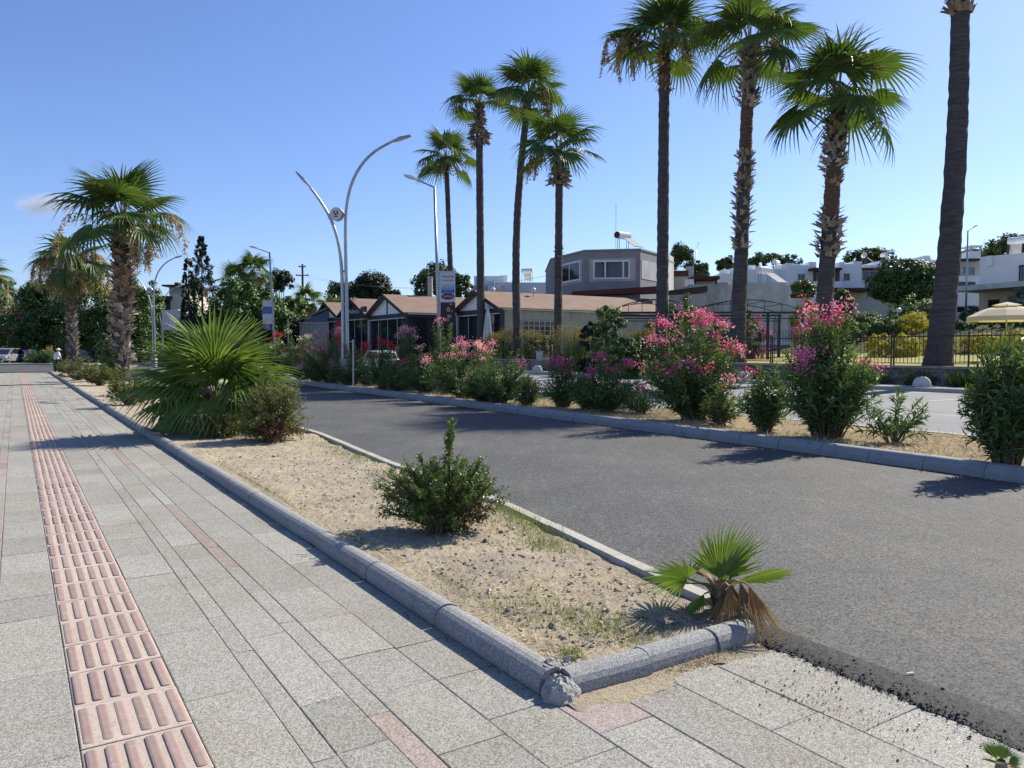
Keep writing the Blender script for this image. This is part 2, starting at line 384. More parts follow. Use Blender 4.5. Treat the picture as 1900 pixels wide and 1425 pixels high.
def vnoise(x, y, seed=0):
    """cheap smooth value noise"""
    xi = np.floor(x).astype(int); yi = np.floor(y).astype(int); fx = x - xi; fy = y - yi
    fx = fx * fx * (3 - 2 * fx); fy = fy * fy * (3 - 2 * fy)
    h = lambda a, b: np.modf(np.abs(np.sin(a * 127.1 + b * 311.7 + seed * 74.7) * 43758.5453))[0]
    return (h(xi, yi) * (1 - fx) + h(xi + 1, yi) * fx) * (1 - fy) + (h(xi, yi + 1) * (1 - fx) + h(xi + 1, yi + 1) * fx) * fy
poly_sheet('ground', [(-1500, -300, 0), (1500, -300, 0), (1500, 2500, 0), (-1500, 2500, 0)], M['earth'], -.06)
S_END = 61.0
# pale kerb line (planter / fresh road): from measured points
_pk = sorted([ST(G(x, y, .08)) for x, y in ((590, 803), (720, 856), (925, 929), (1170, 1043), (1290, 1100))])
_ps = [2.4] + [a for a, b in _pk] + [22, 61]; _pt = [_pk[0][1] - .03] + [b for a, b in _pk] + [4.55, 4.6]
tp = lambda s: float(np.interp(s, _ps, _pt))
tm = lambda s: float(np.interp(s, [-16, 4.1, 7, 14, 32, 61, 80], [9.2, 9.4, 9.56, 9.78, 10.35, 10.9, 11.2]))
ZR = .022
ss = np.concatenate([np.linspace(-14, 2.55, 12), np.linspace(2.56, 24, 30), [30, 40, 50, 61]])
strip_sheet('road', ss, lambda s: 3.36 if s < 2.555 else tp(s) + .06, lambda s: tm(s) + .1, ZR, M['asphalt'])
poly_sheet('cross_road', [W(61, -90), W(61, tm(61) + .1), W(80, tm(80) + .1), W(97, tm(80) + .1), W(97, -90)], M['asphalt'], ZR - .004)
strip_sheet('parking_road', [-16, 0, 40, 110], lambda s: 12.6, lambda s: 27.75, .0, M['oldroad'])
# crumbly sloping edge of the fresh asphalt beside the pavers
es = np.arange(-14, 2.98, .025); f = np.linspace(0, 1, 8)
edge = 3.12 + .05 * vnoise(es * 3, es * 0) + .03 * vnoise(es * 17, es * 0, 3) + .02 * rng.random(len(es))
S_ = np.repeat(es[:, None], 8, 1); T_ = edge[:, None] * (1 - f) + 3.40 * f
Z_ = .002 + (ZR + .001) * np.sin(f * math.pi / 2)[None] ** .8 + rng.uniform(-.0014, .0014, S_.shape) * (f > 0) * (f < 1)
Z_[:, -1] = ZR - .004
mb = MB(); mb.grid(U2[0] * S_ + V2[0] * T_, U2[1] * S_ + V2[1] * T_, Z_); struct(mb.build('asphalt_edge', M['crumb']))
# ---- sidewalk: sand bed, granite slabs, red strips, tactile tiles
poly_sheet('sidewalk_bed', [W(-3, -8), W(-3, 3.3), W(2.75, 3.3), W(2.75, 2.0), W(S_END, 2.0), W(S_END, -8)], M['joint'], -.007)
slab, red = MB(), MB()
def paver(mb, s0, s1, t0, t1, g=.0018, z=0.0):
    b = .004; h = rng.normal(0, .0009, 4); tl = rng.normal(0, .0006)
    A, B, C, D = s0 + g, s1 - g, t0 + g, t1 - g
    o = [(A, C), (B, C), (B, D), (A, D)]; i = [(A + b, C + b), (B - b, C + b), (B - b, D - b), (A + b, D - b)]
    V = [W(a, c, z - .02) for a, c in o] + [W(a, c, z - .002 + h[k]) for k, (a, c) in enumerate(o)] + [W(a, c, z + h[k] + tl) for k, (a, c) in enumerate(i)]
    Q = [[8, 9, 10, 11]] + [[4 + k, 4 + (k + 1) % 4, 8 + (k + 1) % 4, 8 + k] for k in range(4)] + [[k, (k + 1) % 4, 4 + (k + 1) % 4, 4 + k] for k in range(4)]
    mb.add(V, Q)
rows = [(-.12, .17, 0), (-.22, -.12, 1), (-.43, -.22, 0), (-.53, -.43, 0), (-.83, -.53, 0), (-1.13, -.83, 0), (.57, .87, 0), (.87, .97, 0), (.97, 1.18, 0), (1.18, 1.28, 1), (1.28, 1.58, 0), (1.58, 1.885, 0)]
t_ = -1.13
while t_ > -7.5: rows.append((t_ - .3, t_, 0)); t_ -= .3
for (t0, t1, kind) in rows:
    s = -2.6 + rng.random() * .6; run = 0
    while s < S_END:
        L = rng.choice([.6, .6, .9, .45]) if t1 - t0 > .15 else rng.choice([.6, .9, 1.2])
        if kind == 1:
            L = .64; ph = (s - .4) % 5.0; isr = ph < 2.5
            paver(red if isr else slab, s, s + L, t0, t1); s += L; continue
        paver(slab, s, min(s + L, S_END), t0, t1); s += L
for k, (t0, t1) in enumerate([(1.885, 2.17), (2.17, 2.47), (2.47, 2.77), (2.77, 3.2)]):
    s = -2.6 + [.25, .1, .5, .0][k]
    while s < 2.5:
        L = rng.choice([.6, .9, .75]); e = min(s + L, 2.585)
        if e - s > .08: paver(red if (k == 0 and e > 2.5) else slab, s, e, t0, t1)
        s += L
struct(slab.build('sidewalk', M['slab'])); struct(red.build('red_paving_strip', M['redslab']))
tile, bar = MB(), MB()
k = 0; s = -2.344
BV = []                                                     # one rounded bar, local x across (width), y along
n = 5
hw, hl, hz = .021, .171, .0056
cr_ = .012
ring = lambda w, l, z: [((w - cr_) * sx + cr_ * w / hw * math.cos(a), (l - cr_) * sy + cr_ * math.sin(a), z) for sx, sy, a0 in ((1, 1, 0), (-1, 1, math.pi / 2), (-1, -1, math.pi), (1, -1, 1.5 * math.pi)) for a in (a0 + .05, a0 + .785, a0 + 1.52)]
BV = ring(hw, hl, -.004) + ring(hw * .93, hl - .001, .0035) + ring(hw * .7, hl - .005, hz)
BQ = [[r * 12 + j, r * 12 + (j + 1) % 12, (r + 1) * 12 + (j + 1) % 12, (r + 1) * 12 + j] for r in range(2) for j in range(12)]
BV = BV + [(0, 0, hz)]; BT = [[24 + j, 24 + (j + 1) % 12, 36] for j in range(12)]
O = []
while s < S_END:
    paver(tile, s, s + .4, .17, .57, .003, .001 + rng.normal(0, .001))
    for j in range(6): O.append(W(s + .2, .17 + .4 * (j + .5) / 6 + rng.normal(0, .0008), .0015))
    s += .4
bar.inst(BV, np.repeat(RU[None], len(O), 0), np.array(O), BQ, BT)
struct(tile.build('tactile_paving', M['tactile'])); struct(bar.build('tactile_bars', M['bar'], smooth=False))
# ---- kerbs
def kerb(name, mat, fn, s0, s1, L, prof, gap=.006, jit=.004, across=False):
    mb = MB(); prof = np.array(prof); k = len(prof); s = s0
    while s < s1 - .02:
        e = min(s + L, s1); j1, j2 = rng.normal(0, jit), rng.normal(0, jit); jz = rng.normal(0, jit * .6)
        V = []
        m = 3
        for q in np.linspace(s + gap, e - gap, m):
            jj = j1 + (j2 - j1) * (q - s) / L
            for a, z in prof:
                if across: V.append(W(fn(q) + a + jj, q, z + jz))
                else: V.append(W(q, fn(q) + a + jj, z + jz))
        V = np.array(V)
        Q = [[i * k + j, i * k + j + 1, (i + 1) * k + j + 1, (i + 1) * k + j] for i in range(m - 1) for j in range(k - 1)]
        c0, c1 = V[:k].mean(0), V[-k:].mean(0); n0 = len(V)
        V = np.concatenate([V, [c0, c1]])
        T = [[n0, j, j + 1] for j in range(k - 1)] + [[n0 + 1, (m - 1) * k + j + 1, (m - 1) * k + j] for j in range(k - 1)]
        mb.add(V, Q, T); s = e
    o = mb.build(name, mat, smooth=False); return struct(o)
rnd = [(0, -.03), (-.003, .035), (.003, .060), (.017, .084), (.040, .099), (.066, .105), (.095, .103), (.122, .092), (.142, .072), (.150, -.03)]
kerb('planter_kerb', M['kerb'], lambda s: 1.89, 2.70, S_END, 1.0, rnd, .008, .005)
kerb('planter_end_kerb', M['kerb'], lambda t: 2.60, 1.99, 3.18, .45, rnd, .007, .006, True)
kerb('planter_end_kerb', M['kerb'], lambda t: S_END - .2, 2.1, 4.6, .5, rnd, .007, .006, True)
kerb('pale_kerb', M['palekerb'], lambda s: tp(s) - .04, 3.05, S_END, 1.0, [(0, -.08), (0, .075), (.006, .084), (.10, .084), (.106, .078), (.106, -.05)], .003, .004)
med = [(-.015, -.02), (-.01, .10), (.0, .125), (.045, .185), (.07, .195), (.17, .195), (.18, .185), (.18, .0)]
kerb('median_kerb', M['medkerb'], tm, -15, 76, .75, med, .004, .005)
kerb('median_back_kerb', M['palekerb'], lambda s: 12.55, -15, 76, 1.0, [(0, .05), (0, .165), (.14, .165), (.15, .15), (.15, -.02)], .004, .004)
kerb('footpath_kerb', M['palekerb'], lambda s: 27.7, -15, 52, 1.0, [(0, -.02), (.0, .13), (.02, .145), (.15, .145), (.15, 0)], .004, .004)
strip_sheet('footpath', [-15, 52], lambda s: 27.84, lambda s: 30.05, .13, M['concrete'])
# broken mortar lump at the kerb corner
mb = MB(); th = np.linspace(0, 2 * np.pi, 29)[:-1]; ph = np.linspace(.0, np.pi / 2 * 1.02, 11)
TH, PH = np.meshgrid(th, ph); r = 1 + .16 * (vnoise(np.cos(TH) * 2 + 3, np.sin(TH) * 2 + PH * 2, 5) - .5) + .10 * (vnoise(np.cos(TH) * 6 + 9, np.sin(TH) * 6 + PH * 7, 6) - .5) + rng.normal(0, .022, TH.shape)
X = .092 * r * np.cos(TH) * np.cos(PH); Y = .085 * r * np.sin(TH) * np.cos(PH); Z = .098 * r * np.sin(PH)
V = np.stack([X, Y, Z], -1).reshape(-1, 3); n = 28
mb.add(V @ RU.T + W(2.645, 1.955, -.01), [[i * n + j, i * n + (j + 1) % n, (i + 1) * n + (j + 1) % n, (i + 1) * n + j] for i in range(10) for j in range(n)])
for i in range(22):
    c = W(2.75 + rng.normal(0, .035), 2.00 + rng.normal(0, .03), .085 + rng.random() * .03); sz = rng.uniform(.012, .034)
    mb.box(c, (sz, sz * .8, sz * .7), frames(rdir(1))[0])
struct(mb.build('kerb_corner_mortar', M['mortar']))
# ---- planter soil
ss = np.concatenate([np.arange(2.70, 12, .05), np.arange(12, 25, .15), np.arange(25, S_END, .6)])
def soil_z(S, T):
    f = np.clip((T - 2.1) / 2.2, 0, 1)
    return .074 - .03 * f + .035 * (vnoise(S * 1.1, T * 1.1, 1) - .5) + .022 * (vnoise(S * 4, T * 4, 2) - .5) + .016 * (vnoise(S * 14, T * 14, 3) - .5) + .012 * (vnoise(S * 31, T * 31, 8) - .5)
strip_sheet('planter_soil', ss, lambda s: 2.02, lambda s: tp(s) - .03, soil_z, M['soil'], 46)
def med_z(S, T): return .155 + .04 * (vnoise(S * 1.3, T * 1.3, 4) - .5) + .03 * (vnoise(S * 5, T * 5, 5) - .5)
strip_sheet('median_soil', np.concatenate([np.arange(-10, 30, .2), np.arange(30, 76, .6)]), lambda s: tm(s) + .16, lambda s: 12.58, med_z, M['strawsoil'], 18)
# ---- litter that nobody could count
def stuff(mb, name, mat, label):
    return tag(mb.build(name, mat), label, name.replace('_', ' '), None, 'stuff')
def blades(n, S, T, Z, L, wd, lean, r=rng):
    az = r.uniform(0, 2 * np.pi, n); el = np.clip(r.normal(lean[0], lean[1], n), -.05, 1.5)
    d = np.stack([np.cos(az) * np.cos(el), np.sin(az) * np.cos(el), np.sin(el)], -1)
    O = np.stack([U2[0] * S + V2[0] * T, U2[1] * S + V2[1] * T, Z], -1)
    R = frames(d, (0, 0, 1), .5)
    return R, O, np.stack([wd, L, L], -1)
BLV = [(-.5, 0, 0), (.5, 0, 0), (.32, .55, .06), (-.32, .55, .06), (0, 1, .02)]; BLQ = [[0, 1, 2, 3]]; BLT = [[3, 2, 4]]
mb = MB()
n = 17000; S = 2.78 + rng.random(n) ** 1.5 * 17; T = 2.06 + rng.random(n) * (np.interp(S, _ps, _pt) - 2.2)
keep = (vnoise(S * 1.4 + 5, T * 1.4, 9) + .35 * vnoise(S * 5, T * 5, 10) > .80) | (T < 2.22) | (rng.random(n) < .05); S, T = S[keep], T[keep]; n = len(S)
R, O, sc = blades(n, S, T, soil_z(S, T) + .002, rng.uniform(.02, .075, n), rng.uniform(.002, .004, n), (.02, .10))
mb.inst(BLV, R, O, BLQ, BLT, sc)
stuff(mb, 'straw_litter', M['straw'], 'pale dry straw scattered over the bare planter soil')
mb = MB()
n = 24000; S = rng.uniform(-6, 34, n); T = np.interp(S, [-16, 4.1, 7, 14, 32, 61], [9.2, 9.4, 9.56, 9.78, 10.35, 10.9]) + .18 + rng.random(n) ** 1.4 * 2.6
keep = vnoise(S * .9, T * .9, 12) > .3; S, T = S[keep], T[keep]; n = len(S)
R, O, sc = blades(n, S, T, med_z(S, T), rng.uniform(.06, .22, n), rng.uniform(.004, .008, n), (.3, .35))
mb.inst(BLV, R, O, BLQ, BLT, sc)
stuff(mb, 'dry_grass', M['straw'], 'dry straw coloured grass under the oleanders on the median')
mb = MB()
def patch(px, py, rad, n, L=(.03, .08), lean=(.9, .35), z=.1):
    c = ST(G(px, py, z)); S = c[0] + rng.normal(0, rad[0], n); T = np.clip(c[1] + rng.normal(0, rad[1], n), 2.13, None)
    T = np.minimum(T, np.interp(S, _ps, _pt) - .06)
    ok = (S > 2.78) & (rng.random(n) < .9); S, T = S[ok], T[ok]; n = len(S)
    R, O, sc = blades(n, S, T, soil_z(S, T) - .003, rng.uniform(L[0], L[1], n), rng.uniform(.0025, .005, n), lean)
    mb.inst(BLV, R, O, BLQ, BLT, sc)
for q in ((1080, 1135, (.28, .12), 900, (.02, .05)), (1150, 1160, (.2, .15), 700, (.02, .05)), (1060, 1215, (.06, .05), 260, (.03, .07)), (975, 965, (.25, .10), 420, (.05, .16)), (1010, 1000, (.14, .07), 260, (.04, .12)),
          (940, 940, (.2, .08), 300, (.04, .12)), (660, 845, (.55, .12), 600, (.03, .10)), (620, 825, (.6, .10), 300, (.04, .1)), (715, 880, (.3, .08), 260, (.03, .08)), (870, 1090, (.3, .05), 260, (.02, .05)), (440, 900, (.9, .05), 420, (.03, .07)),
          (1230, 1190, (.12, .3), 220, (.02, .06)), (960, 1120, (.25, .1), 200, (.02, .05)), (640, 1000, (.3, .1), 160, (.02, .05))):
    patch(q[0], q[1], q[2], q[3], q[4])
stuff(mb, 'green_grass', M['grass'], 'short green weeds and grass tufts in the planter soil')
def lumps(n, S, T, Z, sz, name, mat, label):
    PV = np.array([(0, 0, .55), (.5, 0, .1), (.15, .48, .05), (-.42, .3, .12), (-.4, -.3, .05), (.2, -.45, .1), (0, 0, -.3)])
    PT = [[0, 1 + i, 1 + (i + 1) % 5] for i in range(5)] + [[6, 1 + (i + 1) % 5, 1 + i] for i in range(5)]
    O = np.stack([U2[0] * S + V2[0] * T, U2[1] * S + V2[1] * T, Z], -1)
    m = MB(); m.inst(PV, frames(rdir(n)), O, None, PT, sz); return stuff(m, name, mat, label)
n = 1100; S = 2.85 + rng.random(n) ** 1.6 * 8; T = 2.2 + rng.random(n) * (np.interp(S, _ps, _pt) - 2.35)
lumps(n, S, T, soil_z(S, T), rng.lognormal(-4.1, .45, n), 'soil_clods', M['stone'], 'small brown clods and stones lying on the planter soil')
n = 900; S = 2.85 + rng.random(n) ** 1.4 * 12; T = 2.1 + rng.random(n) * (np.interp(S, _ps, _pt) - 2.2)
mb = MB(); R, O, sc = blades(n, S, T, soil_z(S, T) + .004, rng.uniform(.012, .04, n), rng.uniform(.006, .014, n), (.05, .25)); mb.inst(BLV, R, O, BLQ, BLT, sc)
stuff(mb, 'leaf_litter', M['litter'], 'small brown dead leaves scattered over the planter soil')
n = 700; S = rng.uniform(-4, 30, n); T = np.interp(S, [-16, 4.1, 7, 14, 32, 61], [9.2, 9.4, 9.56, 9.78, 10.35, 10.9]) - .03 - np.abs(rng.normal(0, .12, n))
mb = MB(); R, O, sc = blades(n, S, T, np.full(n, ZR + .002), rng.uniform(.02, .06, n), rng.uniform(.006, .014, n), (.03, .1)); mb.inst(BLV, R, O, BLQ, BLT, sc)
stuff(mb, 'gutter_litter', M['straw'], 'dry leaves and straw blown along the foot of the median kerb')
n = 46; S = 2.95 + rng.random(n) ** 1.4 * 7; T = 2.2 + rng.random(n) * (np.interp(S, _ps, _pt) - 2.35)
lumps(n, S, T, soil_z(S, T) + .006, rng.uniform(.012, .034, n), 'pale_stone_chips', M['pale_stone'], 'scattered pale stone chips on the planter soil')
n = 1500; S = np.concatenate([rng.uniform(-1.5, 2.55, 700), rng.normal(1.95, .22, 350), rng.uniform(-.6, 2.5, 450)]); T = np.concatenate([3.17 - np.abs(rng.normal(0, .10, 700)), rng.normal(2.83, .12, 350), 3.16 - np.abs(rng.normal(0, .45, 450))])
ok = (T > 1.9) & (T < 3.2) & (S < 2.58); S, T = S[ok], T[ok]
lumps(len(S), S, T, np.full(len(S), .004), rng.lognormal(-5.5, .45, len(S)), 'loose_asphalt_crumbs', M['gravel'], 'loose black asphalt crumbs spilled on the grey pavers')
n = 3400; S = rng.uniform(-1.5, 2.75, n); T = 3.13 + np.abs(rng.normal(0, .09, n)) + .04 * vnoise(S * 3, S * 0)
lumps(n, S, T, .004 + .018 * np.clip((T - 3.15) / .2, 0, 1), rng.lognormal(-4.95, .45, n), 'asphalt_edge_grit', M['gravel'], 'black gravelly grit along the ragged edge of the fresh asphalt')
n = 420; S = rng.uniform(2.72, 14, n); T = 1.875 - np.abs(rng.normal(0, .022, n))
lumps(n, S, T, np.full(n, .003), rng.lognormal(-4.9, .5, n), 'kerb_debris', M['stone'], 'soil crumbs gathered along the foot of the planter kerb')
mb = MB()                                                   # sand spilled by the end kerb
n = 520; S = 2.59 - np.abs(rng.normal(0, .03, n)); T = np.clip(rng.normal(2.72, .16, n), 2.05, 3.15)
R, O, sc = blades(n, S, T, np.full(n, .004), rng.uniform(.02, .05, n), rng.uniform(.002, .004, n), (.3, .3)); mb.inst(BLV, R, O, BLQ, BLT, sc)
stuff(mb, 'kerb_straw', M['straw'], 'dry grass tufts growing along the foot of the end kerb')
# loose dirt film by the end kerb
es = np.linspace(1.93, 3.12, 60); f = np.linspace(0, 1, 6)
w_ = .04 + .09 * vnoise(es * 5, es * 0, 21) + .05 * vnoise(es * 19, es * 0, 22)
S_ = 2.6 - w_[:, None] * f; T_ = np.repeat(es[:, None], 6, 1)
mb = MB(); mb.grid(U2[0] * S_ + V2[0] * T_, U2[1] * S_ + V2[1] * T_, .009 * (1 - f)[None] + .0005 + .003 * vnoise(S_ * 40, T_ * 40, 3) * (f < 1)); struct(mb.build('dirt_spill', M['soil']))
# white bay lines on the parking road
mb = MB()
for s in np.arange(2, 50, 2.6): mb.add([W(s, 22.6, .004), W(s + .1, 22.6, .004), W(s + .1, 27.6, .004), W(s, 27.6, .004)], [[0, 1, 2, 3]])
mb.add([W(-8, 18.0, .004), W(52, 18.0, .004), W(52, 18.1, .004), W(-8, 18.1, .004)], [[0, 1, 2, 3]])
struct(mb.build('road_markings', M['paint']))
# ---- ground behind the garden wall: lawn, then rising hillside
def hz(s, t):
    t = np.asarray(t, float); s = np.asarray(s, float)
    return .80 + .16 * np.clip((t - 31) / 5, 0, 1) + np.interp(t, [38, 46, 50, 58, 70, 95, 120, 400], [0, .22, .7, 2.2, 3.5, 5.6, 6.6, 9]) * np.clip((62 - s) / 30, .15, 1)
def hzw(p): s, t = ST(p); return float(hz(s, t))
gs = np.concatenate([np.arange(-60, 70, 2.0), np.arange(70, 400, 15)]); gt = np.concatenate([[30.3], np.arange(31, 60, 1.0), np.arange(60, 130, 3), [160, 220, 300, 400]])
for nm, mt, tt in (('garden_lawn', 'lawn', gt[gt <= 47]), ('hillside', 'scrub', gt[gt >= 47])):
    S_, T_ = np.meshgrid(gs, tt, indexing='ij'); mb = MB(); mb.grid(U2[0] * S_ + V2[0] * T_, U2[1] * S_ + V2[1] * T_, hz(S_, T_)); struct(mb.build(nm, M[mt], smooth=True))
# far rocky hill
th = NT('rocky_hill'); c = th.mix(th.ramp(th.noise(.035, 8, .75), .42, .6), (.30, .25, .18, 1), (.075, .085, .045, 1)); M['hill'] = th.pbr(c, .95, spec=.1)
gx = np.linspace(-1, 1, 90); GX, GY = np.meshgrid(gx, gx, indexing='ij')
hc = P(1722, 600, 560); r = np.sqrt(GX ** 2 + GY ** 2)
Zh = 68 * np.clip(1 - r ** 1.6, 0, None) ** .9 * (.62 + .55 * vnoise(GX * 2.2 + 4, GY * 2.2, 31)) + 5 * vnoise(GX * 9, GY * 9, 32) + 2.5 * vnoise(GX * 24, GY * 24, 33)
mb = MB(); mb.grid(hc[0] + GX * 80, hc[1] + GY * 150, Zh); struct(mb.build('hill', M['hill']))
# ================================================================ VEGETATION BUILDERS
def fan_leaf(nseg=34, R=1.0, span=150, fold=.34, split=.5, droop=.55, cup=.25, arch=.25, r=rng, tips=True):
    """Washingtonia blade lying in local xy, hastula at origin, axis +y, normal +z"""
    a = np.radians(np.linspace(-span, span, nseg)); da = a[1] - a[0]
    fr = np.array([.02, .22, split, .5 * (1 + split), .9, 1.06])
    ln = R * (.70 + .30 * np.cos(a / 2)) * r.uniform(.92, 1.05, nseg)
    V = []; Q = []
    tip = r.normal(0, .35, nseg)
    for i in range(nseg):
        rad = fr * ln[i]
        hw = np.where(fr <= split, rad * math.tan(da / 2) * 1.02, split * ln[i] * math.tan(da / 2) * np.clip((1.1 - fr) / (1.1 - split), 0, 1))
        aa = a[i] + np.where(fr > split, (fr - split) * tip[i] * .35, 0)
        ca, sa = np.cos(aa), np.sin(aa)
        x, y = rad * sa, rad * ca
        dr = droop * R * np.clip((fr - split * .8), 0, None) ** 1.9 * (1 + .8 * tip[i])
        z = -cup * x ** 2 / R - arch * (np.clip(y, 0, None) ** 2) / R - dr
        px_, py_ = np.cos(aa), -np.sin(aa)
        zr = fold * hw
        L = np.stack([x - hw * px_, y - hw * py_, z + zr], -1); C_ = np.stack([x, y, z - zr], -1); Rr = np.stack([x + hw * px_, y + hw * py_, z + zr], -1)
        n0 = len(V) * 18
        V.append(np.stack([L, C_, Rr], 1).reshape(-1, 3))
        for k in range(5):
            b = n0 + 3 * k
            Q += [[b, b + 1, b + 4, b + 3], [b + 1, b + 2, b + 5, b + 4]]
    return np.concatenate(V), np.array(Q)
FANS = [fan_leaf(30, 1, 125, .35, .52, .45, .18, .16), fan_leaf(32, 1, 115, .35, .46, .75, .28, .25), fan_leaf(28, 1, 135, .3, .5, .9, .38, .15), fan_leaf(30, 1, 105, .4, .55, .3, .12, .10)]
def palm_head(top, nl, Lp, R, el_hi=84, el_lo=-28, r=rng, sparse=None, spec=None):
    nl = max(5, int(nl * .70)); Lp *= 1.16; R *= 1.12
    """leaf blades (MB) and petioles (MB) round the growing point"""
    lf, pt = MB(), MB(); ga = 2.39996; a0 = r.uniform(0, 6)
    lst = spec if spec else [(a0 + i * ga + r.normal(0, .2), el_hi + (el_lo - el_hi) * (i / (nl - 1)) ** 1.05 + r.normal(0, 5), 1 + r.normal(0, .07)) for i in range(nl)]
    for az, el, sz in lst:
        el = RAD(el); hd = np.array([math.cos(az), math.sin(az), 0])
        L = Lp * sz * (.75 + .25 * math.cos(el))
        pts = []; p = np.array(top, float) + hd * .05; e = el + .25
        for k in range(6):
            pts.append(p.copy()); p = p + (hd * math.cos(e) + np.array([0, 0, math.sin(e)])) * L / 5; e -= (.055 + .035 * math.cos(el))
        pt.tube(pts, np.linspace(.035, .014, 6) * (Lp / 1.1) ** .5, 5, cap=False)
        e -= .0 + .10 * max(0, math.cos(el)); d = hd * math.cos(e) + np.array([0, 0, math.sin(e)])
        up = -hd * math.sin(e) + np.array([0, 0, math.cos(e)])
        FV, FQ = FANS[r.integers(len(FANS))]
        Rm = frames([d], [up + r.normal(0, .22, 3)])
        lf.inst(FV, Rm, np.array([pts[-1]]), FQ, None, np.array([[R * sz * r.uniform(.9, 1.05), R * sz, R * sz * r.uniform(.8, 1.15)]]))
    return lf, pt
BOOTV = np.array([(-.5, 0, 0), (.5, 0, 0), (.5, 0, .35), (-.5, 0, .35), (-.30, .6, .0), (.30, .6, 0), (.30, .6, .22), (-.30, .6, .22), (-.34, 1.0, .02), (-.06, .86, .02), (.1, .88, .05), (.32, 1.05, .03)])
BOOTQ = [[0, 1, 5, 4], [3, 7, 6, 2], [0, 4, 7, 3], [1, 2, 6, 5], [4, 9, 8, 7], [4, 5, 10, 9], [5, 11, 10, 6], [7, 9, 10, 6]]
def path_at(path, rad, z):
    path = np.asarray(path); zz = path[:, 2]
    return np.array([np.interp(z, zz, path[:, 0]), np.interp(z, zz, path[:, 1]), z]), np.interp(z, zz, rad)
def boots(mb, path, rad, z0, z1, dens, size, out=(35, 12), swell=1.0, r=rng, fall=False):
    n = int(dens * (z1 - z0)); Z = np.sort(r.uniform(z0, z1, n)); az = r.uniform(0, 2 * np.pi, n)
    C, D = [], []
    for z, a in zip(Z, az):
        p, rr = path_at(path, rad, z); h = np.array([math.cos(a), math.sin(a), 0])
        f = (z - z0) / (z1 - z0); sw = 1 + (swell - 1) * math.sin(math.pi * min(1, f * .8 + .2))
        C.append(p + h * rr * .90 * sw); e = RAD(r.normal(out[0], out[1])); e = -e if fall else e
        D.append(h * math.cos(e) + np.array([0, 0, math.sin(e)]) if not fall else h * math.cos(e) * .6 + np.array([0, 0, math.sin(e)]))
    D = np.array(D); up = np.stack([-np.cos(az) * .6, -np.sin(az) * .6, np.full(n, .8)], -1)
    sc = np.stack([r.uniform(.7, 1.25, n) * size[0], r.uniform(.65, 1.3, n) * size[1], r.uniform(.5, 1, n) * size[0] * .55], -1)
    mb.inst(BOOTV, frames(D, up, .25), np.array(C), BOOTQ, None, sc)
def trunk(mb, path, rad, n=16, rough=.05):
    path = np.asarray(path, float); L = np.linspace(path[0, 2], path[-1, 2], 60)
    V = []; th = np.arange(n) / n * 2 * np.pi
    for i, z in enumerate(L):
        p, rr = path_at(path, rad, z)
        q = rr * (1 + rough * .5 * math.sin(z * 9 + rng.normal(0, .6)) + rng.normal(0, rough * .25, n))
        V.append(np.stack([p[0] + q * np.cos(th), p[1] + q * np.sin(th), np.full(n, z)], -1))
    V = np.concatenate(V); k = len(L)
    mb.add(V, [[i * n + j, i * n + (j + 1) % n, (i + 1) * n + (j + 1) % n, (i + 1) * n + j] for i in range(k - 1) for j in range(n)])
STRANDV = np.array([(-.5, 0, 0), (.5, 0, 0), (.4, .5, .1), (-.4, .5, .1), (0, 1, 0)]); 
def hanging_stalks(top, specs, r=rng):
    """dry fruiting branches: arching stem out, strands of small twiglets hanging below"""
    st, fl = MB(), MB()
    for az, reach, rise, drop, dens in specs:
        h = np.array([math.cos(az), math.sin(az), 0]); t_ = np.linspace(0, 1, 14)
        pts = np.array(top)[None] + h[None] * (reach * np.sin(t_ * math.pi * .55) / math.sin(math.pi * .55))[:, None]
        pts[:, 2] += rise * np.sin(np.clip(t_ * 1.5, 0, 1) * math.pi / 2) - drop * np.clip(t_ - .45, 0, 1) ** 1.6 * 2.2
        st.tube(pts, np.linspace(.022, .008, 14), 4, cap=False)
        C, D, S_ = [], [], []
        for k in range(int(10 * dens)):
            f = r.uniform(.35, 1); b = pts[int(f * 13)]; ln = r.uniform(.35, 1.15)
            q = np.linspace(0, 1, 6); sw = r.normal(0, .16, 2)
            sp_ = np.stack([b[0] + sw[0] * q + h[0] * .1 * q, b[1] + sw[1] * q, b[2] - ln * q ** 1.1], -1); st.tube(sp_, np.linspace(.008, .004, 6), 3, cap=False)
            m = int(26 * dens ** .5); qq = r.random(m); C.append(np.stack([np.interp(qq, q, sp_[:, 0]), np.interp(qq, q, sp_[:, 1]), np.interp(qq, q, sp_[:, 2])], -1))
            D.append(rdir(m, r) * [1, 1, .6] + [0, 0, -.45]); S_.append(r.uniform(.10, .24, m))
        if C:
            C = np.concatenate(C); D = np.concatenate(D); S_ = np.concatenate(S_); fl.inst(STRANDV, frames(D, (0, 0, 1), .6), C, [[0, 1, 2, 3]], [[3, 2, 4]], np.stack([S_ * .34, S_, S_], -1))
    return st, fl
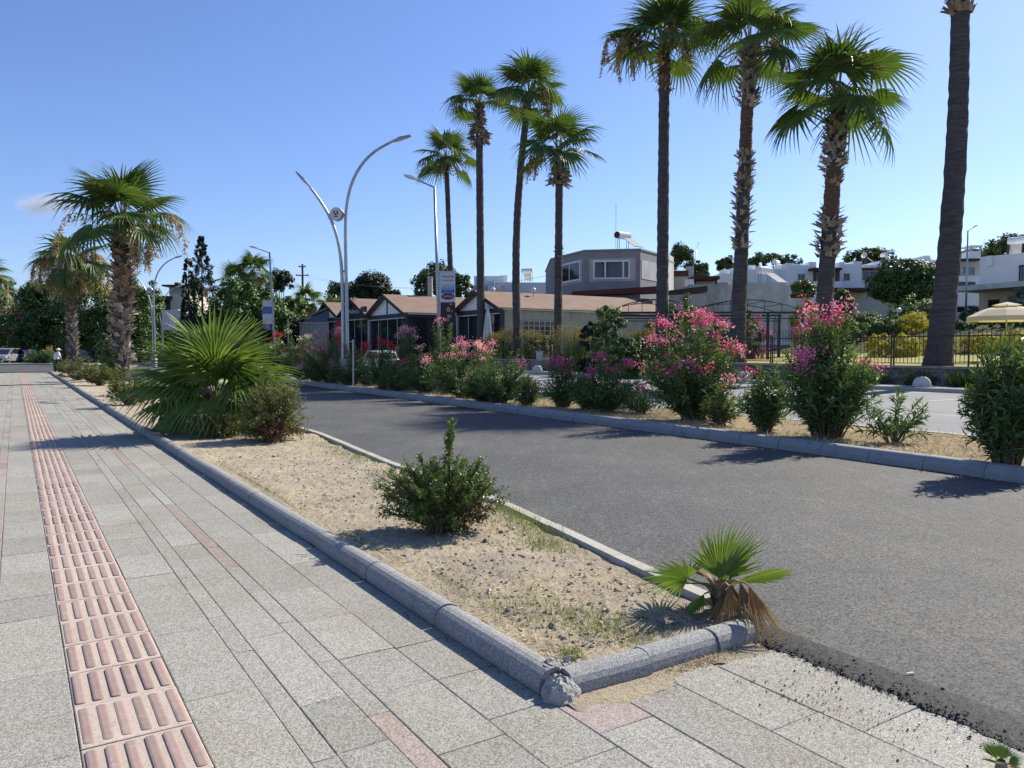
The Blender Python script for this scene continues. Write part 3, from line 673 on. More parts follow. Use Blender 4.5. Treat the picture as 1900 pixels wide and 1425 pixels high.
def palm(name, base, top, r0, r1, label, group, nl, Lp, R, zones=(), stalks=(), el=(84, -28), bend=0, seed=0, dead=0, mid=None, redzone=None, spec=None, cat='palm tree', bootmat='boot'):
    r = np.random.default_rng(100 + seed)
    o = thing(name, base, label, cat, group)
    base = np.array(base, float); top = np.array(top, float); k = 12; f = np.linspace(0, 1, k)
    path = base[None] * (1 - f)[:, None] + top[None] * f[:, None]
    path[:, 0] += bend * np.sin(f * math.pi); path[0, 2] -= .15
    H = top[2] - base[2]; rad = r1 + (r0 - r1) * (1 - f) ** 1.2; rad[0] *= 1.22; rad[1] *= 1.04
    mb = MB(); trunk(mb, path, rad, 18, .085); mb.build('trunk', M['bark'], o)
    if redzone:
        mb = MB(); z0, z1 = redzone; q = np.linspace(z0, z1, 8); pp = np.array([path_at(path, rad, z)[0] for z in q]); rr = np.array([path_at(path, rad, z)[1] for z in q]) * 1.05
        trunk(mb, pp, rr, 18, .09); mb.build('peeled_bark', M['redbark'], o)
    if zones:
        for (z0, z1, dens, size, out, swell, grey) in zones:
            m1 = MB(); boots(m1, path, rad, z0, z1, dens, size, out, swell, r)
            m1.build('weathered_leaf_bases' if grey else 'leaf_bases', M['boot_grey' if grey else 'boot'], o)
    lf, pt = palm_head(top, nl, Lp, R, el[0], el[1], r, spec=spec)
    c = lf.build('crown', M['palm'], o); pt.build('petioles', M['petiole'], c)
    if dead:
        ld, pd = palm_head(top - [0, 0, .15], dead, Lp * .8, R * .85, -35, -72, r); ld.build('dead_fronds', M['dry'], o); 
    if stalks:
        st, fl = hanging_stalks(top + [0, 0, .1], stalks, r); s_ = st.build('flower_stalks', M['seed'], o); fl.build('dry_flowers', M['seed'], s_)
    return o
# ---- shrubs
LANCEV = np.array([(0, 0, 0), (-.5, .42, .10), (.5, .42, .10), (0, 1, -.10), (0, .45, 0)]); LANCET = [[0, 4, 1], [4, 3, 1], [0, 2, 4], [4, 2, 3]]
DIAV = np.array([(0, 0, 0), (.5, .45, .08), (0, 1, 0), (-.5, .45, .08)]); DIAQ = [[0, 1, 2, 3]]
def oleander(base, H, rx, ry, label, nstem=46, color='pink', nflow=12, seed=0, leaf='oleander', lscale=1.0, bare=.12, lean=(0, 0), flowzone=(.55, 1.0), second=None, tall=None, group='oleander shrubs on the median'):
    r = np.random.default_rng(500 + seed)
    o = thing('oleander_bush', base, label, 'shrub', group); base = np.array(base, float)
    st, lf, fl, fl2 = MB(), MB(), MB(), MB(); LD, LO, LS, LU, tips = [], [], [], [], []
    for i in range(int(nstem * 1.5)):
        az = r.uniform(0, 2 * np.pi); q = r.random() ** .5
        end = base + np.array([math.cos(az) * rx * q * 1.3 + lean[0], math.sin(az) * ry * q + lean[1], H * (1 - .72 * q ** 3.0) * r.uniform(.60, 1.0)])
        if r.random() < .36: q = r.uniform(.55, 1.0); end = base + np.array([math.cos(az) * rx * q * 1.25, math.sin(az) * ry * q * 1.1, H * r.uniform(.16, .55)])
        if tall and i < tall[0]: end = base + np.array([tall[1] + r.normal(0, .12), tall[2] + r.normal(0, .1), H * r.uniform(.88, 1.02)])
        b0 = base + np.array([math.cos(az), math.sin(az), 0]) * r.uniform(0, .22) * min(1, rx / .6)
        t_ = np.linspace(0, 1, 8)[:, None]; mid = (b0 + end) / 2 + np.array([math.cos(az) * -.05, math.sin(az) * -.05, H * .10])
        pts = b0 * (1 - t_) ** 2 + 2 * mid * t_ * (1 - t_) + end * t_ ** 2
        st.tube(pts, np.linspace(.011, .004, 8), 4, cap=False)
        L = np.linalg.norm(end - b0); nl = int(L / .024); fq = np.linspace(bare + r.uniform(0, .12), 1, nl); fq = fq[r.random(nl) < .92]
        xi = fq * 7; i0 = np.clip(xi.astype(int), 0, 6); fr = (xi - i0)[:, None]; C = pts[i0] * (1 - fr) + pts[i0 + 1] * fr; T_ = unit(pts[i0 + 1] - pts[i0])
        wh = np.arange(len(fq)) * 2.2 + r.uniform(0, 6); side = unit(np.cross(T_, [0.3, 0.2, 1])); sd2 = np.cross(T_, side)
        rad = side * np.cos(wh)[:, None] + sd2 * np.sin(wh)[:, None]
        an = np.radians(r.normal(56, 16, len(fq)) - 18 * (fq > .93))[:, None]
        D = T_ * np.cos(an) + rad * np.sin(an) + r.normal(0, .1, (len(fq), 3)); LD.append(D); LO.append(C); LU.append(T_ + r.normal(0, .25, C.shape))
        ls = r.uniform(.095, .18, len(fq)) * lscale * np.where(fq > .95, .75, 1); LS.append(np.stack([ls * r.uniform(.20, .29, len(fq)), ls, ls], -1)); tips.append((end, T_[-1], end[2]))
    LD, LO, LS, LU = map(np.concatenate, (LD, LO, LS, LU))
    lf.inst(LANCEV, frames(LD, LU), LO, None, LANCET, LS)
    tips.sort(key=lambda x: -x[2]); cand = [t_ for k, t_ in enumerate(tips) if flowzone[0] * H <= t_[2] - base[2] <= flowzone[1] * H * 1.1]
    for k in range(min(nflow, len(cand))):
        c, d, _ = cand[k if k < nflow * .25 else r.integers(len(cand))]; n = r.integers(40, 80)
        C = c + r.normal(0, 1, (n, 3)) * [.075, .075, .055] + d * .03
        D = unit(C - c + d * .05 + r.normal(0, .03, (n, 3))); sz = r.uniform(.028, .05, n)
        (fl2 if (second and r.random() < .4) else fl).inst(DIAV, frames(D + r.normal(0, .5, (n, 3)), D, .4), C, DIAQ, None, np.stack([sz * .95, sz, sz], -1))
    st.build('stems', M['twig'], o); lf.build('leaves', M[leaf], o)
    if fl.n: fl.build('flowers', M['f_' + color], o)
    if fl2.n: fl2.build('flowers', M['f_' + second], o)
    return o
def twiggy(base, H, rx, ry, name, label, cat, leaf, nbr=70, sub=9, nleaf=11, lsz=(.016, .032), seed=0, spike=None, red=None, group=None, dead=0, under=.25, arms=()):
    """dense firethorn-like shrub: branches > twigs > small leaves"""
    r = np.random.default_rng(900 + seed); o = thing(name, base, label, cat, group); base = np.array(base, float)
    st, lf, rl = MB(), MB(), MB(); ends = []
    for i in range(nbr):
        az = r.uniform(0, 2 * np.pi); ct = r.uniform(-.12, 1); s_ = math.sqrt(max(0, 1 - ct * ct)); q = r.uniform(.72, 1.08)
        ends.append(base + np.array([math.cos(az) * s_ * rx * q, math.sin(az) * s_ * ry * q, H * under + (H * (1 - under)) * (max(ct, 0) ** .55 if ct > 0 else ct) * q]))
    for a in arms: ends.append(base + np.array(a))
    if spike: ends += [base + np.array([spike[0] + r.normal(0, .02), spike[1] + r.normal(0, .02), spike[2] * r.uniform(.85, 1)]) for _ in range(3)]
    LC, LD, RC = [], [], []
    for i, e in enumerate(ends):
        t_ = np.linspace(0, 1, 6)[:, None]; mid = (base + e) / 2 + np.array([0, 0, .12 * H]) + r.normal(0, .03, 3); b0 = base + r.normal(0, .05, 3) * [1, 1, 0]
        pts = b0 * (1 - t_) ** 2 + 2 * mid * t_ * (1 - t_) + e * t_ ** 2
        st.tube(pts, np.linspace(.010, .003, 6), 4, cap=False)
        isp = spike and i >= len(ends) - 3
        for k in range(sub if not isp else sub * 2):
            f = r.uniform(.38, 1.0) if not isp else r.uniform(.68, 1); j = min(int(f * 5), 4); c = pts[j] + (pts[j + 1] - pts[j]) * (f * 5 - j)
            out = unit((c - base - [0, 0, H * .35])[None])[0]; d = unit((out + r.normal(0, .65, 3) + [0, 0, .25])[None])[0]; ln = r.uniform(.06, .16) * (H / .8) * (.45 if isp else 1)
            tip = c + d * ln; st.tube([c, (c + tip) / 2 + r.normal(0, .006, 3), tip], [.003, .0022, .0014], 3, cap=False)
            q = r.random((nleaf, 1)) ** .8; LP = c + (tip - c) * q + r.normal(0, .008, (nleaf, 3)); LDd = d * .5 + rdir(nleaf, r)
            ok = red is not None and np.linalg.norm((tip - base - np.array(red[:3])) / np.array(red[3:6])) < 1
            (RC if ok and r.random() < .75 else LC).append((LP, LDd))
    for lst, m in ((LC, lf), (RC, rl)):
        if lst:
            C = np.concatenate([a for a, b in lst]); D = np.concatenate([b for a, b in lst]); sz = r.uniform(lsz[0], lsz[1], len(C))
            m.inst(DIAV, frames(D, (0, 0, 1), .7), C, DIAQ, None, np.stack([sz * .55, sz, sz], -1))
    for i in range(dead):
        az = r.uniform(0, 6.3); e = base + np.array([math.cos(az) * rx * r.uniform(.2, .7), math.sin(az) * ry * r.uniform(.2, .7), H * r.uniform(.12, .5)])
        mid = (base + e) / 2 + r.normal(0, .05, 3); b = base + np.array([math.cos(az), math.sin(az), 0]) * rx * r.uniform(.0, .45)
        t_ = np.linspace(0, 1, 5)[:, None]; st.tube(b * (1 - t_) ** 2 + 2 * mid * t_ * (1 - t_) + e * t_ ** 2, np.linspace(.005, .002, 5), 3, cap=False)
    st.build('branches', M['twig'], o); lf.build('leaves', M[leaf], o)
    if rl.n: rl.build('red_leaves', M['redleaf'], o)
    return o
def crown_cloud(mb, c, rad, nclump, nleaf, lsz, r, clump=.34, flat=1.0, hollow=.45, cards=DIAV, full=False):
    """leaf cards gathered in clumps over an uneven ellipsoid"""
    c = np.array(c, float); rad = np.array(rad, float)
    d = rdir(nclump, r); d[:, 2] = np.where((d[:, 2] < -.55) & (not full), -d[:, 2], d[:, 2]); d = d if not full else d * np.array([1.12, 1.12, 1]); q = hollow + (1 - hollow) * r.random(nclump) ** .5
    K = c + d * rad * q[:, None] * r.uniform(.82, 1.12, (nclump, 1)); cr = clump * rad.min() * r.uniform(.55, 1.25, nclump)
    idx = np.repeat(np.arange(nclump), nleaf); n = len(idx)
    e = rdir(n, r); pos = K[idx] + e * (cr[idx] * r.random(n) ** .4)[:, None] * [1, 1, .8 * flat]
    nor = unit(e + d[idx] * .5 + [0, 0, .35] + r.normal(0, .35, (n, 3)))
    dd = np.cross(nor, rdir(n, r)); sz = r.uniform(lsz[0], lsz[1], n)
    mb.inst(cards, frames(dd, nor), pos, DIAQ, None, np.stack([sz * .7, sz, sz], -1))
    return K
def tree(name, base, zc, rad, label, cat='tree', group=None, leaf='tree', nclump=70, nleaf=70, lsz=(.16, .34), trunk_r=.18, seed=0, extra=(), flowers=None, clump=.34, hollow=.45, limb=8, full=False):
    r = np.random.default_rng(2000 + seed); o = thing(name, base, label, cat, group); base = np.array(base, float)
    c = np.array([base[0], base[1], zc]); mb, tk = MB(), MB()
    K = crown_cloud(mb, c, rad, nclump, nleaf, lsz, r, clump, hollow=hollow, full=full)
    for (dx, dy, dz, s) in extra:
        k2 = crown_cloud(mb, c + np.array([dx, dy, dz]), np.array(rad) * s, int(nclump * s), nleaf, lsz, r, clump, hollow=hollow); K = np.concatenate([K, k2])
    fork = base + np.array([0, 0, max(.3, (zc - base[2]) * .55)])
    tk.tube([base - [0, 0, .2], base + (fork - base) * .5 + r.normal(0, trunk_r * .3, 3), fork], [trunk_r * 1.25, trunk_r, trunk_r * .8], 9, cap=False)
    for i in r.choice(len(K), min(limb, len(K)), replace=False):
        m = (fork + K[i]) / 2 + [0, 0, -.08 * abs(K[i][2] - fork[2])]; tk.tube([fork, m, K[i]], [trunk_r * .5, trunk_r * .3, trunk_r * .1], 5, cap=False)
    tk.build('trunk', M['wood'], o); cr = mb.build('crown', M[leaf], o)
    if flowers:
        f = MB(); col, nf, fs = flowers[:3]; d = rdir(nf, r); d[:, 1] = -np.abs(d[:, 1]); C = c + d * np.array(rad) * r.uniform(.85, 1.08, (nf, 1))
        m = 26; C = np.repeat(C, m, 0) + r.normal(0, fs, (nf * m, 3)); D = rdir(nf * m, r); sz = r.uniform(.05, .1, nf * m) * (fs / .15 + .4); f.inst(DIAV, frames(D), C, DIAQ, None, np.stack([sz, sz, sz], -1)); f.build('flowers', M['f_' + col], o)
    return o
def cypress(base, H, rw, label, group, seed, ragged=.25, loose=1.0):
    r = np.random.default_rng(3000 + seed); o = thing('cypress_tree', base, label, 'tree', group); base = np.array(base, float)
    mb, tk = MB(), MB(); n = 260
    f = r.random(n) ** .8; w = rw * (1 - f) ** (.75 * loose) * r.uniform(1 - ragged, 1 + ragged, n) * np.clip(f * 9 + .45, 0, 1); az = r.uniform(0, 2 * np.pi, n)
    K = base + np.stack([np.cos(az) * w * .85, np.sin(az) * w * .85, f * H], -1); m = 46; idx = np.repeat(np.arange(n), m); N = n * m
    e = rdir(N, r); cr = (.16 * rw + .12) * np.clip(1.25 - f, .25, 1); pos = K[idx] + e * (cr[idx] * r.random(N) ** .5)[:, None] * [1, 1, 1.3]
    out = np.stack([np.cos(az), np.sin(az), np.full(n, .9)], -1)[idx]; D = out + r.normal(0, .4, (N, 3)); sz = r.uniform(.12, .28, N)
    mb.inst(DIAV, frames(D, e), pos, DIAQ, None, np.stack([sz * .45, sz, sz], -1))
    tk.tube([base - [0, 0, .2], base + [0, 0, H * .92]], [.2, .03], 8, cap=False); tk.build('trunk', M['wood'], o); mb.build('crown', M['cypress'], o)
    return o
def grass_clump(base, H, rad, label, n=420, leaf='drygrass', seed=0, group=None, plume=True, name='tall_grass', cat='grass'):
    r = np.random.default_rng(4000 + seed); o = thing(name, base, label, cat, group); base = np.array(base, float); st, pl = MB(), MB()
    az = r.uniform(0, 6.3, n); q = r.random(n) ** .6; b = base + np.stack([np.cos(az) * q * rad * .5, np.sin(az) * q * rad * .5, np.zeros(n)], -1)
    D = np.stack([np.cos(az) * q * .5 * rad / H, np.sin(az) * q * .5 * rad / H, np.ones(n)], -1) + r.normal(0, .08, (n, 3)); L = H * r.uniform(.5, 1, n)
    st.inst(np.array([(-.5, 0, 0), (.5, 0, 0), (.4, .6, .02), (-.4, .6, .02), (0, 1, -.04)]), frames(D, rdir(n, r)), b, [[0, 1, 2, 3]], [[3, 2, 4]], np.stack([np.full(n, .03), L, L], -1))
    st.build('blades', M[leaf if not plume else 'greenbush'], o)
    if plume:
        k = np.where(L > .7 * H)[0]; tip = b[k] + unit(D[k]) * L[k][:, None]; m = 16; C = np.repeat(tip, m, 0) + r.normal(0, .06, (len(k) * m, 3)) * [1, 1, 2.2]; sz = r.uniform(.06, .14, len(C))
        pl.inst(DIAV, frames(rdir(len(C), r) + [0, 0, .8]), C, DIAQ, None, np.stack([sz * .4, sz, sz], -1)); pl.build('plumes', M['drygrass'], o)
    return o
# ================================================================ PALMS
def gz(p):
    s, t = ST(p); return hzw(p) if t > 30.3 else -.05
GP = 'tall fan palms behind the garden wall'
def wallpalm(i, pxb, pxt, pyt, r0, r1, label, nl, Lp, R, zones=(), stalks=(), redz=None, bend=0, el=(84, -28), t=31.15, dead=0):
    b = AT(pxb, t); Y = b[1]; b[2] = hzw(b); top = P(pxt, pyt, Y)
    zz = lambda py: ZZ(py, Y)
    zs = [(zz(a), zz(c), d, s_, o, sw, g) for a, c, d, s_, o, sw, g in zones]
    return palm('fan_palm', b, top, r0, r1, label, GP, nl, Lp, R, zs, stalks, el, bend, i, dead, None, (zz(redz[0]), zz(redz[1])) if redz else None)
wallpalm(1, 842, 828, 298, .26, .20, 'shortest slim fan palm at the left end of the row behind the wall', 22, 1.5, 1.6, [(322, 288, 60, (.14, .32), (10, 30), 1.5, 0)], [(3.4, .9, .2, 1.6, .9), (4.4, .8, .2, 1.5, .7), (-.3, .9, .2, 1.6, .7)], el=(80, -30))
wallpalm(2, 893, 889, 198, .33, .27, 'fan palm with a thick shaggy collar of old leaf bases below a sparse crown', 19, 1.3, 1.45, [(266, 232, 80, (.26, .6), (-15, 25), 1.7, 1), (238, 195, 60, (.2, .36), (45, 20), 1.45, 0)], [(3.3, 1.6, .25, .9, .15)], el=(86, 0))
wallpalm(3, 962, 981, 178, .31, .24, 'leaning tall fan palm with a full crown, third from the left in the palm row', 27, 1.5, 1.6, [(218, 176, 60, (.18, .34), (40, 20), 1.35, 0)], [(-.6, 1.9, .2, 1.9, 1.8), (.2, 1.4, .1, 1.9, 1.4), (3.6, .9, .1, 1.4, .6)], bend=-.5, el=(86, -22))
wallpalm(4, 1035, 1038, 284, .29, .25, 'shorter fan palm with a bulging ball of leaf bases beneath its crown', 23, 1.55, 1.65, [(345, 312, 90, (.26, .50), (-5, 28), 1.9, 1), (325, 280, 60, (.18, .36), (45, 20), 1.4, 0), (480, 458, 30, (.12, .14), (40, 20), 1.1, 0)], [(3.3, 2.0, .15, 2.2, 1.7), (3.0, 1.6, .1, 2.0, 1.4)], el=(84, -20))
wallpalm(5, 1228, 1233, 92, .36, .29, 'tall smooth palm with dry seed sprays hanging left of its crown', 29, 1.65, 1.75, [(172, 92, 40, (.16, .30), (50, 20), 1.15, 0)], [(3.2, 3.4, 1.0, 2.4, 2.2), (3.5, 2.9, .8, 2.5, 1.8), (2.9, 2.5, .8, 2.2, 1.6), (3.3, 1.8, .4, 2.2, 1.4), (5.0, .9, 1.9, 2.5, 3.2), (-.4, 1.3, .8, 2.6, 1.6), (4.2, .8, .4, 1.6, .8)], redz=(168, 90), el=(88, -12))
wallpalm(6, 1367, 1391, 90, .40, .27, 'fan palm with two shaggy bands of leaf bases split by a bare brown stretch', 27, 1.6, 1.7, [(205, 88, 55, (.26, .42), (42, 16), 1.4, 1), (465, 282, 42, (.2, .34), (38, 22), 1.2, 1), (370, 320, 20, (.24, .36), (45, 20), 1.3, 0)], [(.3, 1.3, 1.5, 2.0, 2.4), (-.1, 1.7, .8, 2.4, 1.0), (.7, 1.1, .5, 1.6, .8)], redz=(282, 198), el=(86, -25))
wallpalm(7, 1522, 1556, 185, .40, .30, 'fan palm with widest crown and grey sheath of cut leaf bases', 28, 1.55, 1.75, [(318, 240, 70, (.24, .36), (40, 15), 1.3, 1), (255, 180, 55, (.24, .38), (48, 18), 1.3, 0), (350, 318, 30, (.2, .3), (48, 15), 1.1, 0), (405, 385, 40, (.2, .3), (50, 18), 1.15, 0), (480, 402, 48, (.26, .44), (35, 20), 1.4, 1)], [], redz=(400, 314), el=(86, -30))
wallpalm(8, 1740, 1783, -75, .47, .32, 'thickest palm trunk at the right, rising out of frame', 22, 1.5, 1.6, [(34, -75, 45, (.26, .42), (45, 18), 1.3, 0)], [], el=(86, 48), bend=.25)
GL = 'fan palms in the roadside planter'
def planterpalm(i, px, Y, pxt, pyt, r0, r1, label, nl, Lp, R, dens, size, stalks, el=(84, -28), dead=0, grey=1, name='fan_palm'):
    b = P(px, 650, Y); b[2] = .08; top = P(pxt, pyt, Y); H = top[2]
    zs = [(.5, H * .55, dens, size, (44, 18), 1.05, grey), (H * .5, H * .86, dens, size, (44, 18), 1.08, 0), (H * .8, H, dens * 1.1, (size[0] * 1.1, size[1] * 1.25), (50, 20), 1.15, 0)]
    return palm(name, b, top, r0, r1, label, GL, nl, Lp, R, zs, stalks, el, 0, 20 + i, dead)
planterpalm(1, 222, 36, 229, 418, .38, .33, 'large fan palm with a thick rough trunk in the roadside planter', 30, 1.45, 1.5, 74, (.25, .36), [(-.15, 3.0, .5, 2.6, 1.1), (-.5, 1.7, .3, 2.8, 2.6), (-.9, 2.0, .1, 2.6, 2.2), (3.0, 3.3, .6, 2.0, 1.0)], el=(88, -22))
planterpalm(2, 136, 55, 129, 492, .30, .27, 'fan palm with pale trunk and a thick curtain of dry straw coloured stalks', 18, 1.3, 1.5, 70, (.20, .28), [(a, rng.uniform(1.3, 2.6), rng.uniform(.3, 1.2), rng.uniform(2.0, 3.0), rng.uniform(1.6, 2.8)) for a in np.linspace(0, 6.1, 15)], el=(55, -48), dead=6)
planterpalm(3, -42, 72, -40, 520, .4, .36, 'palm at the left edge showing only dry yellow frond tips', 22, 1.6, 1.6, 30, (.2, .26), [(0, 2.4, .5, 2.2, 2.0), (-.4, 2.2, .4, 2.2, 2.0), (.4, 2.2, .5, 2.2, 2.0)], el=(70, -40), dead=5)
# ---- the young palm in the planter, each frond a part
YF = [fan_leaf(38, 1, 128, .30, .55, .34, .14, .12), fan_leaf(38, 1, 138, .32, .56, .48, .22, .16), fan_leaf(36, 1, 120, .34, .52, .55, .27, .22)]
def frond(parent, base, az, el, Lp, R, bendd=.35, roll=0.0, mat='palm_young', tmpl=None, r=rng, pr=.014, wid=1.0, droop=0):
    hd = np.array([math.cos(RAD(az)), math.sin(RAD(az)), 0]); e = RAD(el); p = np.array(base, float); pts = []
    for k in range(7):
        pts.append(p.copy()); p = p + (hd * math.cos(e) + np.array([0, 0, math.sin(e)])) * Lp / 6; e -= bendd / 6
    e -= droop
    d = hd * math.cos(e) + np.array([0, 0, math.sin(e)]); up = -hd * math.sin(e) + np.array([0, 0, math.cos(e)])
    side = np.cross(d, up); up = up * math.cos(roll) + side * math.sin(roll)
    FV, FQ = tmpl if tmpl is not None else YF[r.integers(3)]
    m = MB(); m.inst(FV, frames([d], [up]), np.array([pts[-1]]), FQ, None, np.array([[R * wid, R, R]])); f = m.build('frond', M[mat], parent)
    m = MB(); m.tube(pts, np.linspace(pr * 1.5, pr * .8, 7), 6, cap=False); m.build('petiole', M['petiole' if mat != 'dry' else 'dry'], f)
    return f
yb = G(402, 800, .06)
YP = thing('young_palm', yb, 'bushy young fan palm with bright green fronds spreading over the planter kerb', 'palm')
m = MB(); q = np.array([yb + [0, 0, -.05], yb + [0, 0, .25], yb + [0, 0, .5]]); trunk(m, q, [.13, .15, .10], 12); boots(m, q, [.13, .15, .10], yb[2], yb[2] + .5, 70, (.11, .22), (60, 15)); m.build('trunk', M['boot'], YP)
c = yb + [0, 0, .42]
for az, el, Lp, R, bd, rl in ((285, 74, .72, .98, .25, .1), (330, 66, .68, .96, .2, .2), (235, 68, .7, .98, .25, -.2), (80, 82, .92, 1.02, .12, 0), (140, 76, .9, 1.0, .15, .1), (25, 74, .9, 1.0, .15, -.2), (200, 78, .95, 1.0, .12, .1), (300, 86, .9, 1.0, .05, .1), (0, 66, .8, .96, .2, .1), (170, 62, .85, .98, .25, 0), (350, 52, .8, .94, .3, .1), (15, 44, .75, .9, .35, -.1), (330, 38, .8, .9, .4, .2), (180, 44, 1.0, .98, .35, .1), (212, 36, .95, .96, .45, -.1), (195, 52, .72, .88, .4, 0), (0, 40, .72, .88, .45, .1), (170, 34, .75, .86, .5, .2), (215, 24, .78, .84, .55, -.1), (262, 30, .66, .82, .7, .1), (305, 18, .70, .84, .5, -.1), (345, 22, .58, .8, .45, .2), (45, 40, .74, .88, .4, 0), (115, 45, .74, .88, .4, .1), (180, 8, .74, .84, .6, -.3), (205, -4, .72, .84, .6, -.5), (240, 2, .62, .82, .9, .2), (320, -8, .58, .72, .8, .1), (90, 25, .74, .84, .4, 0), (155, 18, .8, .84, .5, 0)):
    frond(YP, c, az + rng.normal(0, 4), el, Lp * .94, R * .93, bd, rl + rng.normal(0, .12))
# ---- small corner palm half fallen over the end kerb
kb = G(1335, 1122, .07)
KP = thing('palm_seedling', kb, 'small stunted palm with dead brown fronds flopping over the kerb corner', 'palm')
m = MB(); q = np.array([kb + [0, 0, -.04], kb + [.0, 0, .05], kb + [.005, 0, .11]]); trunk(m, q, [.035, .04, .026], 10); boots(m, q, [.035, .04, .026], kb[2] - .02, kb[2] + .10, 260, (.035, .08), (62, 12)); m.build('trunk', M['boot'], KP)
c = kb + [0, 0, .07]; KF = fan_leaf(24, 1, 56, .42, .62, .10, .06, .10); KN = fan_leaf(20, 1, 40, .5, .7, .06, .05, .1); KW = fan_leaf(28, 1, 95, .35, .5, .12, .05, .05)
frond(KP, c, 285, 84, .08, .34, .02, .1, tmpl=KF, pr=.006)
frond(KP, c, 20, 78, .07, .26, .05, .5, tmpl=KF, pr=.006)
frond(KP, c, 352, 48, .07, .34, .25, -.5, tmpl=KN, pr=.006, droop=.2)
frond(KP, c, 183, 30, .20, .28, .25, .75, tmpl=KW, pr=.006)
frond(KP, c, 196, 50, .08, .17, .5, .3, tmpl=KF, pr=.005)
frond(KP, c, 205, 20, .11, .20, .7, .4, tmpl=KF, pr=.005, droop=.2)
frond(KP, c, 130, 55, .08, .16, .4, .3, tmpl=KF, pr=.005, mat='dry')
DF = fan_leaf(24, 1, 22, 1.2, .35, .0, .1, .05); DG = fan_leaf(22, 1, 26, 1.0, .35, .0, .1, .05)
frond(KP, c, 268, 52, .24, .34, 1.1, .2, 'dry', DF, pr=.006, droop=.55)
frond(KP, c, 286, 48, .32, .36, 1.0, -.2, 'dry', DG, pr=.006, droop=.45)
frond(KP, c, 276, 58, .20, .30, 1.1, .0, 'dry', DG, pr=.006, droop=.7)
frond(KP, c, 255, 30, .14, .20, 1.0, .3, 'dry', DG, pr=.005, droop=.3)
frond(KP, c, 281, 54, .28, .32, 1.05, .1, 'dry', DF, pr=.005, droop=.62)
frond(KP, c, 160, 62, .10, .18, .5, .2, 'dry', DG, pr=.005)
# tuft at the bottom right corner
tb = G(1858, 1436, 0)
TP = thing('palm_sprout', tb, 'tiny palm sprout growing between the paving and asphalt in the lower right corner', 'palm')
m = MB(); m.lathe(tb, [(.018, -.02), (.022, .02), (.012, .05)], 8); m.build('trunk', M['boot'], TP)
for az, el, R in ((150, 62, .062), (60, 70, .066), (200, 45, .055), (330, 50, .055), (100, 50, .07)): frond(TP, tb + [0, 0, .02], az, el, .03, R, .1, .3, tmpl=KF, pr=.003)
for az in (10, 45): frond(TP, tb + [0, 0, .02], az, 16, .03, .075, .4, .2, 'dry', DG, pr=.003)
# ================================================================ PLANTER SHRUBS
twiggy(G(822, 985, .055), .57, .48, .40, 'firethorn_shrub', 'rounded thorny evergreen shrub with one tall spiky shoot in the middle of the bare planter', 'shrub', 'pyra', 130, 10, 13, (.016, .034), 1, (.06, .0, .93), (.34, -.22, .14, .22, .22, .15), None, 70, .34, [(-.52, -.02, .36), (-.47, -.05, .30), (-.5, .04, .42), (-.42, -.02, .27), (.35, -.1, .15), (.42, -.05, .2), (.3, -.2, .12), (.38, .08, .18), (.15, -.28, .14)])
twiggy(G(508, 818, .055), .92, .52, .5, 'firethorn_shrub', 'loose green shrub with dark red leaves at its base beside the young palm', 'shrub', 'pyra_dry', 120, 10, 12, (.022, .042), 2, None, (.10, -.30, .12, .34, .4, .22), None, 30, .22, [(.05, 0, 1.1), (-.25, 0, 1.2), (.42, 0, .95), (-.1, .1, 1.15)])
twiggy(G(410, 812, .055), .42, .62, .3, 'firethorn_shrub', 'low straggly shrub under the front of the young palm', 'shrub', 'pyra_dry', 50, 8, 10, (.022, .04), 3, None, None, None, 60, .2)
twiggy(G(240, 752, .055), .72, .62, .5, 'firethorn_shrub', 'low olive green shrub at the foot of the large palm', 'shrub', 'pyra_dry', 80, 9, 9, (.03, .06), 4, None, None, None, 30)
twiggy(G(185, 716, .055), .85, .85, .6, 'firethorn_shrub', 'olive green shrub left of the large palm trunk', 'shrub', 'pyra_dry', 70, 9, 8, (.045, .08), 5)
twiggy(G(146, 706, .055), 1.15, 1.15, .7, 'firethorn_shrub', 'wide olive green shrub nearest the man in white', 'shrub', 'pyra_dry', 80, 9, 8, (.05, .055), 6)
twiggy(G(203, 708, .055), 1.75, .5, .5, 'oleander_bush', 'tall thin leafy shrub between the two planter palms', 'shrub', 'oleander', 45, 8, 8, (.06, .12), 7, None, None, None, 0, .3)
twiggy(G(276, 742, .055), .6, .55, .4, 'firethorn_shrub', 'low shrub between the large palm and the young palm', 'shrub', 'pyra_dry', 60, 8, 9, (.03, .055), 8)
# ================================================================ OLEANDERS ON THE MEDIAN
def ol(i, px, pyb, pyt, hw, label, **k):
    b = G(px, pyb, .15); s, t = ST(b)
    lo = tm(s) + .42
    if t < lo: b = W(s, lo, .15); b = AT(px, lo, .15) if abs(px - CX) > 1 else b
    if t > 12.4: b = AT(px, 12.3, .15)
    H = ZZ(pyt, b[1]) - .15; rx = hw * (1.12 if px < 1000 else 1.0) * b[1] / F
    return oleander(b, H, rx, min(rx * .85, .75), label, seed=i, **k)
ol(1, 1875, 868, 598, 68, 'large flowerless oleander cut off by the right edge', nstem=95, nflow=0, bare=.06)
ol(2, 1658, 822, 705, 48, 'small sparse oleander with bare ground around it, left of the right edge shrub', nstem=15, nflow=0, bare=.2)
ol(3, 1535, 812, 565, 82, 'tall wide oleander with red pink flowers right of centre, in front of the fence', nstem=96, nflow=16, color='magenta', second='pink', flowzone=(.45, 1), bare=.05)
ol(4, 1418, 803, 672, 38, 'dense green oleander without flowers, left of the tall red flowered one', nstem=44, nflow=0, bare=.05)
